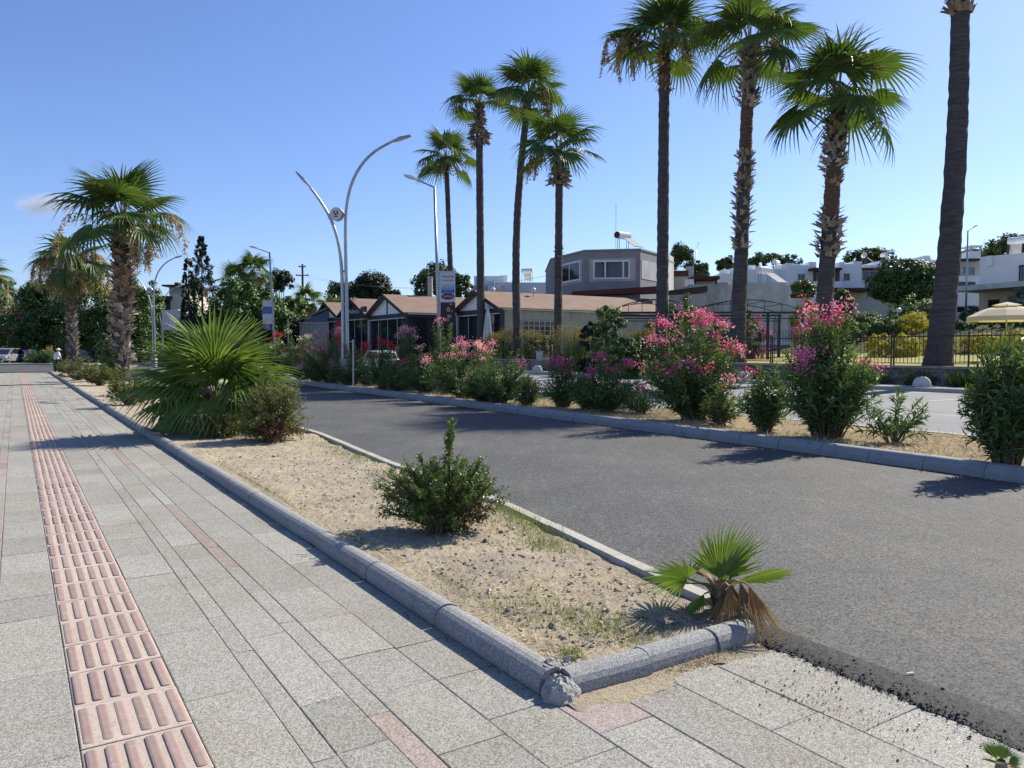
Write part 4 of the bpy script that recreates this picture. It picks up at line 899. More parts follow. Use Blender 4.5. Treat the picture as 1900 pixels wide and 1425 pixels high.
ol(5, 1286, 780, 572, 84, 'big oleander crowned with masses of bright pink flowers', nstem=90, nflow=34, color='magenta', second='pink', flowzone=(.42, 1), bare=.05)
ol(6, 1336, 790, 700, 32, 'small yellow green oleander at the foot of the big pink one', nstem=26, nflow=2, leaf='oleander_pale', color='pink', bare=.05)
ol(7, 1190, 768, 722, 24, 'dark low oleander clump left of the big pink flowered shrub', nstem=22, nflow=0)
ol(8, 1122, 764, 662, 58, 'dark broad oleander with a few deep pink flowers', nstem=62, nflow=12, color='magenta', flowzone=(.3, 1), bare=.05)
ol(9, 1044, 755, 655, 34, 'oleander with deep pink flowers on its left side, beside the broad dark one', nstem=38, nflow=10, color='magenta', flowzone=(.5, 1), bare=.05)
ol(10, 978, 752, 692, 26, 'low bright green oleander before a white parking block', nstem=30, nflow=0, leaf='oleander_pale', bare=.03)
ol(11, 925, 748, 636, 48, 'leafy oleander with a tall right shoot and no flowers', nstem=56, nflow=2, color='pink', bare=.05)
ol(12, 862, 738, 628, 62, 'wide dark oleander with pale pink flowers along its top', nstem=74, nflow=20, color='palepink', second='pink', flowzone=(.6, 1), bare=.05)
ol(13, 826, 732, 578, 30, 'tall thin oleander topped with pink flowers in front of the slim lamp post', nstem=20, nflow=11, color='palepink', second='pink', flowzone=(.85, 1), bare=.45)
ol(14, 790, 728, 640, 42, 'dark oleander left of the slim lamp post', nstem=52, nflow=2, color='palepink', bare=.05)
ol(15, 757, 724, 606, 26, 'arching oleander with clusters of light pink flowers', nstem=24, nflow=16, color='palepink', second='pink', flowzone=(.35, 1), bare=.3)
ol(16, 708, 722, 622, 40, 'oleander with crimson red flowers right of the double lamp', nstem=54, nflow=24, color='red', flowzone=(.75, 1), bare=.08)
ol(17, 684, 716, 650, 26, 'dark oleander with a few red flowers just right of the white marker post', nstem=30, nflow=3, color='red', bare=.05)
ol(18, 615, 712, 612, 52, 'oleander with mixed pink and coral flowers left of the double lamp', nstem=72, nflow=22, color='pink', second='magenta', flowzone=(.25, 1), bare=.04, leaf='oleander_pale')
ol(19, 562, 706, 610, 44, 'oleander with pale blossoms behind the young palm', nstem=56, nflow=9, color='palepink', second='whitef', flowzone=(.4, 1), bare=.04)
ol(21, 650, 716, 640, 30, 'dark leafy oleander hiding the foot of the double lamp', nstem=44, nflow=2, color='pink', bare=.03)
ol(22, 590, 709, 640, 34, 'low green oleander between the pale and the coral flowered ones', nstem=44, nflow=3, color='pink', bare=.03)
ol(23, 735, 726, 668, 30, 'low dark oleander below the crimson flowered one', nstem=40, nflow=1, color='red', bare=.03)
ol(24, 898, 745, 668, 40, 'rounded green oleander in front of the pale pink flowered one', nstem=50, nflow=4, color='palepink', bare=.03)
ol(25, 1090, 760, 690, 30, 'low dark oleander filling the gap between two deep pink ones', nstem=40, nflow=2, color='magenta', bare=.03)
ol(20, 520, 700, 622, 30, 'oleander with coral red tops under the purple banner', nstem=36, nflow=10, color='red', second='palepink', flowzone=(.6, 1), lscale=1.2)
# ================================================================ TREES BEYOND
def tpx(i, px, Y, pyt, pyb, hw, label, name='broadleaf_tree', leaf='tree', n=80, m=60, ls=(.2, .42), cat='tree', group='background trees', depth=.9, **k):
    b = P(px, 650, Y); b[2] = gz(b); zt, zb = ZZ(pyt, Y), max(ZZ(pyb, Y), b[2] - .4)
    if cat == 'shrub': zb = b[2] - .22 * (zt - b[2])
    rx = hw * Y / F
    k.setdefault('full', pyb >= 600)
    return tree(name, b, (zt + zb) / 2, (rx, rx * depth, (zt - zb) / 2), label, cat, group, leaf, n, m, ls, seed=i, trunk_r=max(.06, min(.25, rx * .09)), **k)
tpx(1, 20, 104, 545, 662, 52, 'dark tree hung with purple flowers at the far left edge', leaf='tree2', flowers=('magenta', 26, .25), n=130, m=70)
tpx(2, 98, 100, 512, 655, 58, 'broad dark green tree behind the pale trunk palm', n=150, m=70, extra=[(-1.5, -1, 1.5, .5)])
tpx(3, 170, 97, 490, 655, 50, 'tall dark green tree rising between the two planter palms', n=150, m=70)
tpx(4, 258, 95, 512, 655, 38, 'mid green tree right of the large palm trunk', leaf='tree2', n=120, m=70)
tpx(5, 62, 96, 575, 660, 36, 'dark bushy tree mass with bougainvillea flowers behind the parked blue car', flowers=('magenta', 14, .2), n=90, m=60)
tpx(30, 130, 103, 560, 662, 50, 'shadowy tree behind the yellow chevron sign', n=100, m=60)
tpx(31, 215, 106, 540, 662, 55, 'deep green tree standing farthest back behind the large palm', n=110, m=60)
tpx(32, 300, 112, 560, 660, 34, 'low dark tree in front of the white building', n=70, m=60)
tpx(6, 438, 78, 515, 640, 36, 'leafy green tree beside the dark conifer', leaf='tree2', n=110, m=70)
tpx(7, 492, 80, 528, 645, 40, 'bright green tree behind the purple banner', leaf='tree2', n=130, m=70)
tpx(8, 545, 84, 545, 640, 26, 'rounded green tree right of the banner lamp', leaf='tree2', n=80, m=60)
tpx(9, 520, 92, 498, 560, 24, 'ragged dark brown conifer behind the banner lamp', leaf='cypress', n=60, m=40, hollow=.2)
tpx(33, 405, 88, 570, 650, 40, 'low green tree in front of the conifers', leaf='tree2', n=80, m=60)
tpx(10, 690, 96, 506, 590, 40, 'dark drooping cedar behind the gabled restaurant', leaf='cypress', n=130, m=60, extra=[(-2.2, 0, -.8, .55), (2.6, 0, -.9, .5)])
tpx(11, 632, 104, 520, 590, 26, 'small green tree left of the drooping cedar', leaf='pine', n=70, m=50)
tpx(12, 812, 92, 488, 575, 46, 'light green pine tree behind the lamp post banner', leaf='pine', n=110, m=50, hollow=.3, clump=.26)
tpx(13, 852, 88, 505, 570, 26, 'yellowish pine tree right of the banner', leaf='pine', n=60, m=50, clump=.28)
tpx(14, 1262, 100, 452, 520, 22, 'upright green tree beside the grey upper storey', leaf='pine', n=70, m=50)
tpx(15, 1296, 102, 486, 525, 18, 'small green tree below the distant street lamp', leaf='pine', n=50, m=50)
tpx(16, 1424, 150, 472, 508, 56, 'flat topped pine behind the left white house', leaf='pine', n=80, m=50, group='distant pines', ls=(.3, .6))
tpx(17, 1352, 150, 478, 505, 24, 'rounded pine behind the white tank roofs', leaf='pine', n=60, m=50, group='distant pines', ls=(.3, .6))
tpx(18, 1616, 130, 462, 512, 48, 'umbrella pine behind the white row houses', leaf='pine', n=90, m=50, group='distant pines', ls=(.3, .6))
tpx(19, 1676, 78, 484, 566, 54, 'dense round dark tree in front of the white row houses', leaf='tree', n=220, m=80, full=True)
tpx(20, 1878, 100, 438, 500, 56, 'large pine crown over the roof of the right hand white house', leaf='pine', n=150, m=60, group='distant pines')
tpx(21, 1490, 74, 522, 560, 22, 'grey green tree beside the old white house', leaf='greenbush', n=60, m=50)
tpx(22, 1560, 76, 540, 585, 20, 'small green tree under the maroon canopy', leaf='greenbush', n=60, m=50)
tpx(23, 1768, 190, 452, 500, 14, 'feathery pale tree on the far slope right of the thick palm', leaf='pine', n=40, m=40, group='distant pines', ls=(.4, .8))
tpx(34, 25, 125, 512, 600, 8, 'pointed conifer top above the left tree line', leaf='cypress', n=40, m=40)
for i, (px, Y, a, hw, lab) in enumerate(((505, 83, 598, 40, 'dark hedge shrub below the purple banner'), (565, 86, 600, 30, 'dark hedge shrub left of the lean-to'), (440, 84, 600, 46, 'shadowy hedge shrub below the bright fan palm'), (375, 84, 590, 40, 'shadowy shrub at the foot of the dark conifers'), (320, 100, 598, 36, 'dark shrub before the pale building'), (225, 93, 600, 60, 'dark hedge behind the large palm trunk'), (120, 94, 600, 60, 'dark hedge behind the pale palm trunk'), (30, 99, 590, 60, 'dark hedge at the far left under the purple flowered tree'))):
    tpx(200 + i, px, Y, a, 660, hw, lab, 'hedge_shrub', 'tree', 70, 60, (.2, .4), 'shrub', 'dark hedge shrubs under the background trees')
cb = P(352, 650, 86); cb[2] = 0; cypress(cb, ZZ(480, 86), 1.0, 'slim dark cypress left of the larger conifer', 'dark conifers', 1, .2, .6)
cb = P(377, 650, 82); cb[2] = 0; cypress(cb, ZZ(440, 82), 2.3, 'tall ragged dark conifer beside the white building', 'dark conifers', 2, .45, 1.0)
def farpalm(i, px, Y, pyt, label, nl, Lp, R, r=.22, dead=0, el=(84, -30)):
    b = P(px, 650, Y); b[2] = gz(b); top = P(px, pyt, Y)
    return palm('fan_palm', b, top, r, r * .85, label, 'small distant fan palms', nl, Lp, R, [(top[2] * .6, top[2], 25, (.18, .3), (45, 20), 1.1, 0)], (), el, 0, 60 + i, dead)
farpalm(1, 468, 84, 505, 'bright fan palm rising above the green trees behind the banner', 22, 1.2, 1.4, dead=8)
farpalm(2, 438, 86, 522, 'shorter fan palm left of the bright one above the green trees', 18, 1.1, 1.2, dead=6)
farpalm(3, 568, 88, 560, 'fan palm with yellowed lower fronds beside the utility pole', 18, 1.1, 1.2, dead=12)
farpalm(4, 618, 100, 572, 'small fan palm low behind the restaurant roofs', 16, 1.0, 1.2)
# ---- garden planting
def bush(i, px, Y, pyt, pyb, hw, label, leaf='greenbush', name='garden_shrub', n=70, m=70, ls=(.09, .19), cat='shrub', group='garden shrubs', **k):
    return tpx(100 + i, px, Y, pyt, pyb, hw, label, name, leaf, n, m, ls, cat, group, limb=4, **k)
GS = 'clipped golden shrubs on the lawn'
for i, (px, Y, a, b, hw, lab) in enumerate(((1632, 46, 620, 646, 20, 'clipped golden dome shrub left of the double fence post'), (1678, 45, 621, 648, 23, 'clipped golden dome shrub just right of the double fence post'), (1696, 58, 580, 609, 24, 'larger golden dome shrub standing higher up the slope'), (1742, 47, 620, 646, 28, 'golden dome shrub half hidden behind the thickest palm trunk'), (1820, 46, 619, 648, 28, 'clipped golden dome shrub under the parasol edge'), (1888, 44, 614, 645, 32, 'golden dome shrub at the right edge below the parasol'))):
    bush(i, px, Y, a, b, hw, lab, 'yellowbush', 'golden_shrub', 200, 80, (.04, .085), group=GS, hollow=.85, clump=.2)
bush(10, 1690, 66, 552, 612, 44, 'tall feathery yellow green shrub on the slope', 'greenbush', n=80, extra=[(-2.2, -2, -1.0, .6)], flowers=None)
bush(11, 1622, 60, 590, 625, 34, 'rounded green shrub on the slope below the dark car', n=60)
bush(12, 1578, 58, 592, 630, 28, 'green shrub beside the tall oleander on the slope', n=50)
bush(13, 1778, 56, 600, 625, 34, 'dark clipped hedge shrub below the white car', leaf='tree', n=60)
bush(14, 1870, 54, 590, 622, 44, 'dark green shrubs behind the parasol pole', leaf='tree', n=60)
bush(15, 1835, 58, 585, 612, 26, 'dark shrub beside the pale steps', leaf='tree', n=40)
bush(16, 1895, 62, 535, 600, 26, 'blue grey climbing shrub by the porch of the right hand house', leaf='bluebush', n=60)
bush(17, 1800, 64, 575, 600, 18, 'small tufty shrub at the porch column', leaf='greenbush', n=30)
bush(31, 1600, 63, 578, 618, 40, 'wide green hedge shrub in front of the grey green car', 'greenbush', n=110)
bush(32, 1660, 60, 588, 620, 40, 'yellow green hedge shrub below the dark car', 'oleander_pale', n=110)
bush(33, 1550, 60, 590, 630, 26, 'rounded shrub left of the grey green car', 'greenbush', n=80)
bush(34, 1720, 66, 556, 612, 30, 'tall yellow green shrub beside the thick palm trunk', 'oleander_pale', n=110)
bush(35, 1230, 50, 590, 640, 26, 'mixed green shrub behind the fence under the pergola', 'greenbush', n=80)
bush(36, 1330, 50, 600, 642, 30, 'dark shrub under the middle of the pergola', 'tree', n=80)
for i, px in enumerate((1392, 1480, 1560, 1625, 1705, 1790, 1850, 1330)):
    b = AT(px, 29.75, .13); r_ = .5; grass_clump(b, .55 + .12 * (i % 3), .9, ('dark weeds growing against the stone wall between the two tall shaggy palms', 'dark weeds against the wall behind the tall red flowered oleander', 'low dark weeds against the wall right of the red flowered oleander', 'dark weed clump against the wall left of the double fence post', 'dark weeds at the wall behind the largest parking block', 'wide dark weeds at the wall right of the thick palm', 'dark weeds at the wall behind the right edge oleander', 'low weeds at the wall behind the big pink oleander')[i], 260, 'tree', seed=30 + i, group='weeds along the garden wall', plume=False, name='weed_clump', cat='weeds')
bush(20, 1128, 45, 556, 640, 28, 'dense creeper covering the end of the brown roofed building', 'greenbush', 'climbing_plant', 90, 70)
bush(21, 1096, 46, 575, 640, 20, 'dark brown shrub left of the bright creeper', 'cypress', n=60)
bush(22, 1150, 42, 610, 660, 34, 'bright green shrub behind the fence below the creeper', 'tree2', n=70)
bush(23, 1180, 41, 628, 662, 34, 'dark clipped hedge behind the iron fence', 'tree', n=70)
bush(24, 1205, 47, 590, 640, 24, 'brown green weedy shrub left of the smooth tall palm', 'pyra_dry', n=50)
bush(25, 1262, 44, 560, 660, 26, 'leafy vine climbing the iron pergola', 'tree2', 'climbing_plant', 70, 60, flowers=('boug', 5, .14))
bush(26, 1275, 43, 548, 580, 20, 'yellow green vine on top of the iron pergola', 'oleander_pale', 'climbing_plant', 30, 50)
bush(27, 1400, 48, 590, 640, 26, 'bougainvillea with vivid purple pink flowers before the old white house', 'greenbush', 'bougainvillea', 40, 50, flowers=('boug', 34, .15))
bush(28, 1490, 52, 552, 640, 24, 'bougainvillea with red flowers climbing the pergola post', 'pyra_dry', 'bougainvillea', 60, 50, flowers=('red', 30, .16))
bush(29, 1385, 47, 558, 592, 16, 'pale green vine shoots on the pergola beam', 'oleander_pale', 'climbing_plant', 20, 40)
bush(30, 1000, 54, 628, 652, 26, 'low dry shrub beside the white cabinet', 'pyra_dry', n=40)
for i, (px, Y, H, lab) in enumerate(((945, 57, 2.2, 'tall dry grass clump left of the leaning palm'), (1056, 49, 3.0, 'tallest plumed dry grass right of the shorter palm'), (1078, 50, 2.0, 'grey dry grass beside the dark brown shrub'), (985, 55, 2.0, 'green reed clump between the two centre palms'), (1190, 46, 1.8, 'dry weeds behind the fence left of the smooth tall palm'), (920, 58, 1.9, 'dry brown weeds by the folded parasol'))):
    b = P(px, 650, Y); b[2] = gz(b); grass_clump(b, H, H * .45, lab, 210, seed=i, group='tall garden grasses')
# ================================================================ BUILT THINGS
def part(mb, name, mat, parent, smooth=False): return mb.build(name, mat, parent, smooth=smooth)
def text_part(s, size, origin, X, Z, mat, parent, name='lettering', width=None, ext=.004):
    """a line of lettering centred on origin, reading along X, facing Z"""
    cu = bpy.data.curves.new(name, 'FONT'); cu.body = s; cu.size = size; cu.align_x = 'CENTER'; cu.align_y = 'CENTER'; cu.extrude = ext; cu.resolution_u = 2
    o = bpy.data.objects.new(name, cu); COL.objects.link(o); bpy.context.view_layer.update()
    me = bpy.data.meshes.new_from_object(o.evaluated_get(bpy.context.evaluated_depsgraph_get()))
    bpy.data.objects.remove(o); X = unit(np.array(X, float)); Z = unit(np.array(Z, float)); Y = np.cross(Z, X)
    V = np.array([v.co[:] for v in me.vertices]); k = (width / (V[:, 0].max() - V[:, 0].min())) if width else 1
    V = np.array(origin) + np.outer(V[:, 0] * k, X) + np.outer(V[:, 1], Y) + np.outer(V[:, 2], Z) - WORLD[parent.name]
    me.vertices.foreach_set('co', V.ravel().astype(np.float32)); me.materials.clear(); me.materials.append(mat); me.name = name
    t = bpy.data.objects.new(name, me); COL.objects.link(t); t.parent = parent; WORLD[t.name] = WORLD[parent.name]; return t
RFACE = dframe((0, 1))
# ---- garden wall + iron fence
s0w, s1w = -6, 53
WALL = thing('garden_wall', W(s0w, 30.2, 0), 'low stone garden wall with brick coping along the parking road', 'wall')
mb = MB(); mb.box(W((s0w + s1w) / 2, 30.2, .37), (.30, s1w - s0w, .86), RU); part(mb, 'stone_face', M['wallstone'], WALL)
mb = MB(); mb.box(W((s0w + s1w) / 2, 30.2, .845), (.40, s1w - s0w + .06, .09), RU); part(mb, 'coping', M['coping'], WALL)
FEN = thing('iron_fence', W(s0w, 30.2, .89), 'black wrought iron fence with scrolls and pointed bars on the garden wall', 'fence')
def fence_panel(s0, s1):
    m = MB(); z0 = .89
    for z, h in ((z0 + .10, .03), (z0 + 1.16, .045)): m.box(W((s0 + s1) / 2, 30.2, z), (.03, s1 - s0 - .07, h), RU)
    n = int(round((s1 - s0) / .155)); xs = s0 + (np.arange(1, n) / n) * (s1 - s0)
    for i, s in enumerate(xs):
        top = z0 + (1.50 if i % 2 else 1.40)
        m.box(W(s, 30.2, (z0 + .11 + top) / 2), (.018, .018, top - z0 - .11), RU); c = W(s, 30.2, top)
        m.add([c + [-.014, 0, 0], c + [.014, 0, 0], c + [0, 0, .07], c + [0, .012, 0], c + [0, -.012, 0]], None, [[0, 1, 2], [3, 4, 2]])
        if i % 2 == 0 and i < n - 2:
            for sg in (-1, 1):
                a = np.linspace(.4, 5.2, 9); q = [W(s + .0775 + sg * (.036 + .03 * math.cos(x)), 30.2, z0 + .60 + .075 * math.sin(x)) for x in a]; m.tube(q, .0075, 3, cap=False)
    return m
for k, s in enumerate(np.arange(s0w + .1, s1w - .5, 3.0)):
    part(fence_panel(s, s + 3.0), 'panel', M['iron'], FEN)
    m = MB()
    for d in (-.055, .055) if k % 2 == 0 else (0,): m.box(W(s + d, 30.2, 1.55), (.05, .05, 1.34), RU)
    part(m, 'post', M['iron'], FEN)
# ---- white dome parking blocks
for i, (px, lab) in enumerate(((997, 'white domed parking block in front of the wall, farthest of the three'), (1381, 'white domed parking block between two oleanders, middle of the three'), (1712, 'largest white domed parking block, above the small sparse oleander'))):
    b = AT(px, 28.35, .13); o = thing('parking_block', b, lab, 'parking block', 'domed parking blocks'); m = MB()
    prof = [(.33, 0), (.33, .10), (.31, .20), (.26, .30), (.18, .365), (.08, .395), (.0, .40)]; m.lathe(b, prof, 20, .72); part(m, 'dome', M['oldwhite'], o, True)
    m = MB(); m.box(b + [0, 0, .02], (.78, .56, .045), RU); part(m, 'base', M['concrete'], o)
# ---- street lamps
def tubeline(*pts): return np.array(pts, float)
def lamp_head(m_, l_, p, d, L=.75):
    d = unit(np.array([d])[0]); R = frames([d], [[0, 0, 1]])[0]
    V = np.array([(-.05, 0, -.02), (.05, 0, -.02), (.05, 0, .04), (-.05, 0, .04), (-.14, .35 * L / .75, -.03), (.14, .35 * L / .75, -.03), (.12, .35 * L / .75, .07), (-.12, .35 * L / .75, .07), (-.10, L, -.02), (.10, L, -.02), (.08, L, .025), (-.08, L, .025)])
    Q = [[0, 1, 2, 3], [8, 11, 10, 9]] + [[a + k, a + (k + 1) % 4, a + 4 + (k + 1) % 4, a + 4 + k] for a in (0, 4) for k in range(4)]
    m_.add(V @ R.T + p, Q); V2_ = np.array([(-.10, .28, -.035), (.10, .28, -.035), (.08, L * .92, -.03), (-.08, L * .92, -.03), (-.1, .28, -.045), (.1, .28, -.045), (.08, L * .92, -.04), (-.08, L * .92, -.04)])
    l_.add(V2_ @ R.T + p, [[0, 1, 2, 3], [7, 6, 5, 4], [0, 4, 5, 1], [1, 5, 6, 2], [2, 6, 7, 3], [3, 7, 4, 0]])
def double_lamp(px, Y, label, full=True):
    b = P(px, 650, Y); b[2] = .15; o = thing('street_lamp', b, label, 'street lamp', 'double arm street lamps'); x0 = b[0]; k = Y / 30.0 if not full else 1
    q = lambda dx, py: np.array([x0 + dx * 30 / F, Y, ZZ(py, 30)])
    sc = lambda lst: tubeline(*[q(dx, py) for dx, py in lst])
    def smooth(lst, n=26):
        a = np.array(lst, float); t_ = np.linspace(0, 1, len(a)); tt = np.linspace(0, 1, n)
        for _ in range(2): a = np.stack([np.interp(tt, np.linspace(0, 1, len(a)), a[:, j]) for j in range(2)], -1); a[1:-1] = (a[:-2] + 2 * a[1:-1] + a[2:]) / 4
        return [tuple(v) for v in a]
    R_ = sc(smooth([(2, 700), (1.5, 640), (1, 560), (0, 470), (0, 410), (4, 372), (14, 338), (31, 308), (54, 286), (80, 272), (84, 270)]))
    L_ = sc(smooth([(-6, 700), (-6, 640), (-6, 560), (-7, 500), (-11, 460), (-20, 425), (-34, 394), (-50, 370), (-62, 354), (-63, 353)]))
    for a, nm in ((R_, 'pole'), (L_, 'pole')):
        m = MB(); m.tube(a, np.linspace(.075, .045, len(a)), 10); part(m, nm, M['steel'], o, True)
    for a in (R_, L_):
        m, l = MB(), MB(); lamp_head(m, l, a[-1], a[-1] - a[-3] + [0, 0, -.02 if a is R_ else .0], .78); h = part(m, 'lamp_head', M['steel'], o); part(l, 'lens', M['lampglass'], h)
    for a, z in ((R_, 2.4), (R_, 4.5)):
        m = MB(); m.box([x0 - .04, Y, z], (.22, .05, .06)); part(m, 'clamp', M['steel_dark'], o)
    c = q(-15, 402); rd = 12.2 * 30 / F
    m = MB(); th = np.linspace(0, 2 * np.pi, 33)[:-1]; ring = np.stack([np.cos(th) * rd, 0 * th, np.sin(th) * rd], -1)
    yaw = rotz(RAD(-14)); ring = ring @ yaw.T; ny = yaw @ np.array([0, -1.0, 0]); m.prism(ring + c - ny * .09, ny * .18); dk = part(m, 'emblem_disc', M['steel'], o)
    m = MB(); m.prism(ring * .88 + c + ny * .091, ny * .012); part(m, 'emblem_face', M['whitecloth'], dk)
    m = MB(); X = yaw @ np.array([1.0, 0, 0]); zz = np.array([0, 0, 1.0]); f = c + ny * .104
    for poly in ([(-.10, .11), (-.035, .11), (-.035, .06), (-.075, -.02), (-.10, -.02)], [(.10, .11), (.035, .11), (.035, .06), (.075, -.02), (.10, -.02)], [(0, .05), (.03, .0), (.055, -.045), (-.055, -.045), (-.03, 0)], [(-.10, -.07), (.10, -.07), (.06, -.115), (-.06, -.115)], [(-.11, .125), (.11, .125), (.11, .135), (-.11, .135)]):
        m.prism([f + X * a + zz * b_ for a, b_ in poly], ny * .004)
    part(m, 'emblem', flat('emblem_navy', (.02, .025, .12)), dk)
    m = MB(); m.tube([c + X * rd * .95, np.array([x0, Y, c[2] - .02])], .018, 5); m.tube([c - X * rd * .9 - zz * .1, q(-31, 409)], .018, 5); part(m, 'bracket', M['steel_dark'], o)
    m = MB(); m.box(b + [-.05, 0, .5], (.36, .36, 1.05)); part(m, 'plinth', M['palegrey'], o)
    return o
d1 = double_lamp(643, 29.5, 'tall double curved street lamp with a round emblem, standing among the oleanders')
d2 = copy_tree(d1); d2['label'] = 'distant double arm street lamp between the large palm and the young palm'
bb = P(287, 650, 66); d2.location = (bb[0], bb[1], .1)
d3 = copy_tree(d1); d3['label'] = 'farthest thin double arm street lamp seen through the hanging palm seeds'
bb = P(302, 650, 96); d3.location = (bb[0], bb[1], .1)
def slim_lamp(px, Y, pyt, hx, hy, label, lean=0, group='slim single arm street lamps', base=.15, dirn=-1, r=(.075, .045)):
    b = P(px, 650, Y); b[2] = base; o = thing('street_lamp', b, label, 'street lamp', group); top = P(px + lean, pyt, Y); a = P(hx, hy, Y)
    m = MB(); m.tube([b, b * .5 + top * .5, top], np.linspace(r[0], r[1], 3), 9); part(m, 'pole', M['steel'], o, True)
    e = top + (a - top) * .58; m = MB(); m.tube([top + [0, 0, -.03], e], .024, 6); part(m, 'arm', M['steel_dark'], o)
    m, l = MB(), MB(); lamp_head(m, l, e, a - e, float(np.linalg.norm(a - e))); h = part(m, 'lamp_head', M['lampglass'], o); part(l, 'lens', M['lampglass'], h)
    m = MB(); m.box(b + [0, 0, .02], (.3, .3, .05)); part(m, 'base_plate', M['steel_dark'], o)
    return o, top, b
l1, top1, b1 = slim_lamp(818, 27.5, 346, 750, 325, 'slim grey street lamp with a white head beside the red and blue banner', -12)
l2, top2, b2 = slim_lamp(512, 44, 468, 463, 457, 'slim grey street lamp beside the white and purple banner', -12)
b = P(1792, 650, 66); slim_lamp(1790, 66, 428, 1813, 418, 'grey street lamp in front of the cream house at the right', 6, 'street lamps among the houses', gz(b), 1, (.09, .06))
b = P(1291, 650, 120); slim_lamp(1290, 120, 462, 1297, 449, 'distant street lamp above the roofs right of the grey upper storey', 2, 'street lamps among the houses', gz(b), 1, (.10, .07))
# ---- banners on the slim lamps
def banner(px0, px1, py0, py1, Y, label):
    a, c = P(px0, py0, Y), P(px1, py1, Y); o = thing('pole_banner', [(a[0] + c[0]) / 2, Y, c[2]], label, 'banner', 'banners on lamp posts'); return o, a[0], c[0], c[2], a[2]
def panel(o, x0, x1, z0, z1, Y, mat, name, th=.012, off=0.0):
    m = MB(); m.box([(x0 + x1) / 2, Y - off, (z0 + z1) / 2], (x1 - x0, th, z1 - z0)); return part(m, name, mat, o)
o, x0, x1, z0, z1 = banner(817, 845, 505, 604, 27.45, 'vertical banner with blue streaks and a maroon oval logo on the slim lamp post')
H_ = z1 - z0; zf = lambda f: z1 - f * H_
white, navy, maroon, blue = flat('banner_white', (.62, .62, .64)), flat('banner_navy', (.05, .06, .14)), flat('banner_maroon', (.10, .02, .045)), flat('banner_blue', (.05, .14, .45))
bp = panel(o, x0, x1, zf(.56), z1, 27.45, white, 'banner_cloth'); panel(o, x0, x1, z0, zf(.562), 27.45, flat('banner_dark', (.045, .018, .03)), 'lower_panel')
m = MB(); m.box([(x0 + x1) / 2 - .03, 27.45, z1 + .02], (x1 - x0 + .12, .04, .04)); m.box([x0 - .02, 27.45, zf(.5)], (.03, .03, H_)); part(m, 'banner_frame', M['steel'], o)
m = MB()
for i, x in enumerate(np.linspace(x0 + .06, x1 - .06, 7)): m.prism([(x - .030, 27.442, zf(.385)), (x + .030, 27.442, zf(.385)), (x + .016, 27.442, zf(.20))], (0, -.004, 0))
m.box([(x0 + x1) / 2, 27.441, zf(.365)], (x1 - x0 - .05, .004, .09)); part(m, 'blue_streaks', blue, o)
XR, ZF = (1, 0, 0), (0, -1, 0); xm = (x0 + x1) / 2
text_part('TURKOUTSIDE', .10, (xm, 27.441, zf(.085)), XR, ZF, navy, o, width=(x1 - x0) * .86); text_part('TASARIM', .08, (xm, 27.441, zf(.155)), XR, ZF, flat('banner_red', (.30, .06, .10)), o, width=(x1 - x0) * .8)
m = MB(); th = np.linspace(0, 2 * np.pi, 29)[:-1]; m.prism(np.stack([xm + .245 * np.cos(th), np.full(28, 27.440), zf(.45) + .135 * np.sin(th)], -1), (0, -.004, 0)); part(m, 'logo_rim', flat('logo_pink', (.62, .38, .46)), o)
m = MB(); m.prism(np.stack([xm + .225 * np.cos(th), np.full(28, 27.435), zf(.45) + .115 * np.sin(th)], -1), (0, -.004, 0)); part(m, 'logo_oval', maroon, o)
text_part('TurKent', .13, (xm, 27.430, zf(.45)), XR, ZF, white, o, width=.36)
m = MB()
for x, z, w_, h_ in ((xm + .02, zf(.70), .12, .16), (xm + .05, zf(.83), .14, .12), (xm - .03, zf(.90), .16, .07), (xm + .10, zf(.60), .10, .05), (xm + .15, zf(.73), .05, .06)): m.box([x, 27.442, z], (w_, .004, h_))
part(m, 'picture', flat('banner_tan', (.36, .24, .20)), o)
o, x0, x1, z0, z1 = banner(487, 505, 558, 612, 43.9, 'white and purple banner with a blue photo on the left lamp post')
H_ = z1 - z0; YB = 43.9
panel(o, x0, x1, zf(.80), z1, YB, white, 'banner_cloth'); panel(o, x0, x1, zf(.98), zf(.803), YB, flat('banner_purple', (.13, .03, .24)), 'purple_band')
panel(o, x0 + .01, x1 - .01, zf(.45), zf(.20), YB, blue, 'sky_picture', .004, .009); panel(o, x0 + .02, x1 - .1, zf(.41), zf(.31), YB, flat('banner_teal', (.10, .20, .30)), 'sea_picture', .004, .014)
m = MB(); th2 = np.linspace(0, 2 * np.pi, 21)[:-1]; m.prism(np.stack([(x0 + x1) / 2 + .09 * np.cos(th2), np.full(20, YB - .008), zf(.62) + .09 * np.sin(th2)], -1), (0, -.004, 0)); part(m, 'seal', flat('banner_pale', (.50, .52, .62)), o)
m = MB()
for k, w_ in enumerate((.30, .22, .34)): m.box([(x0 + x1) / 2, YB - .009, zf(.835 + .052 * k)], (w_, .004, .035))
part(m, 'text_lines', white, o)
m = MB(); m.box([x1 + .05, YB, (z0 + z1) / 2], (.04, .04, H_ + .1)); m.box([(x0 + x1) / 2 + .03, YB, z1 + .02], (x1 - x0 + .1, .04, .04)); part(m, 'banner_frame', M['steel'], o)
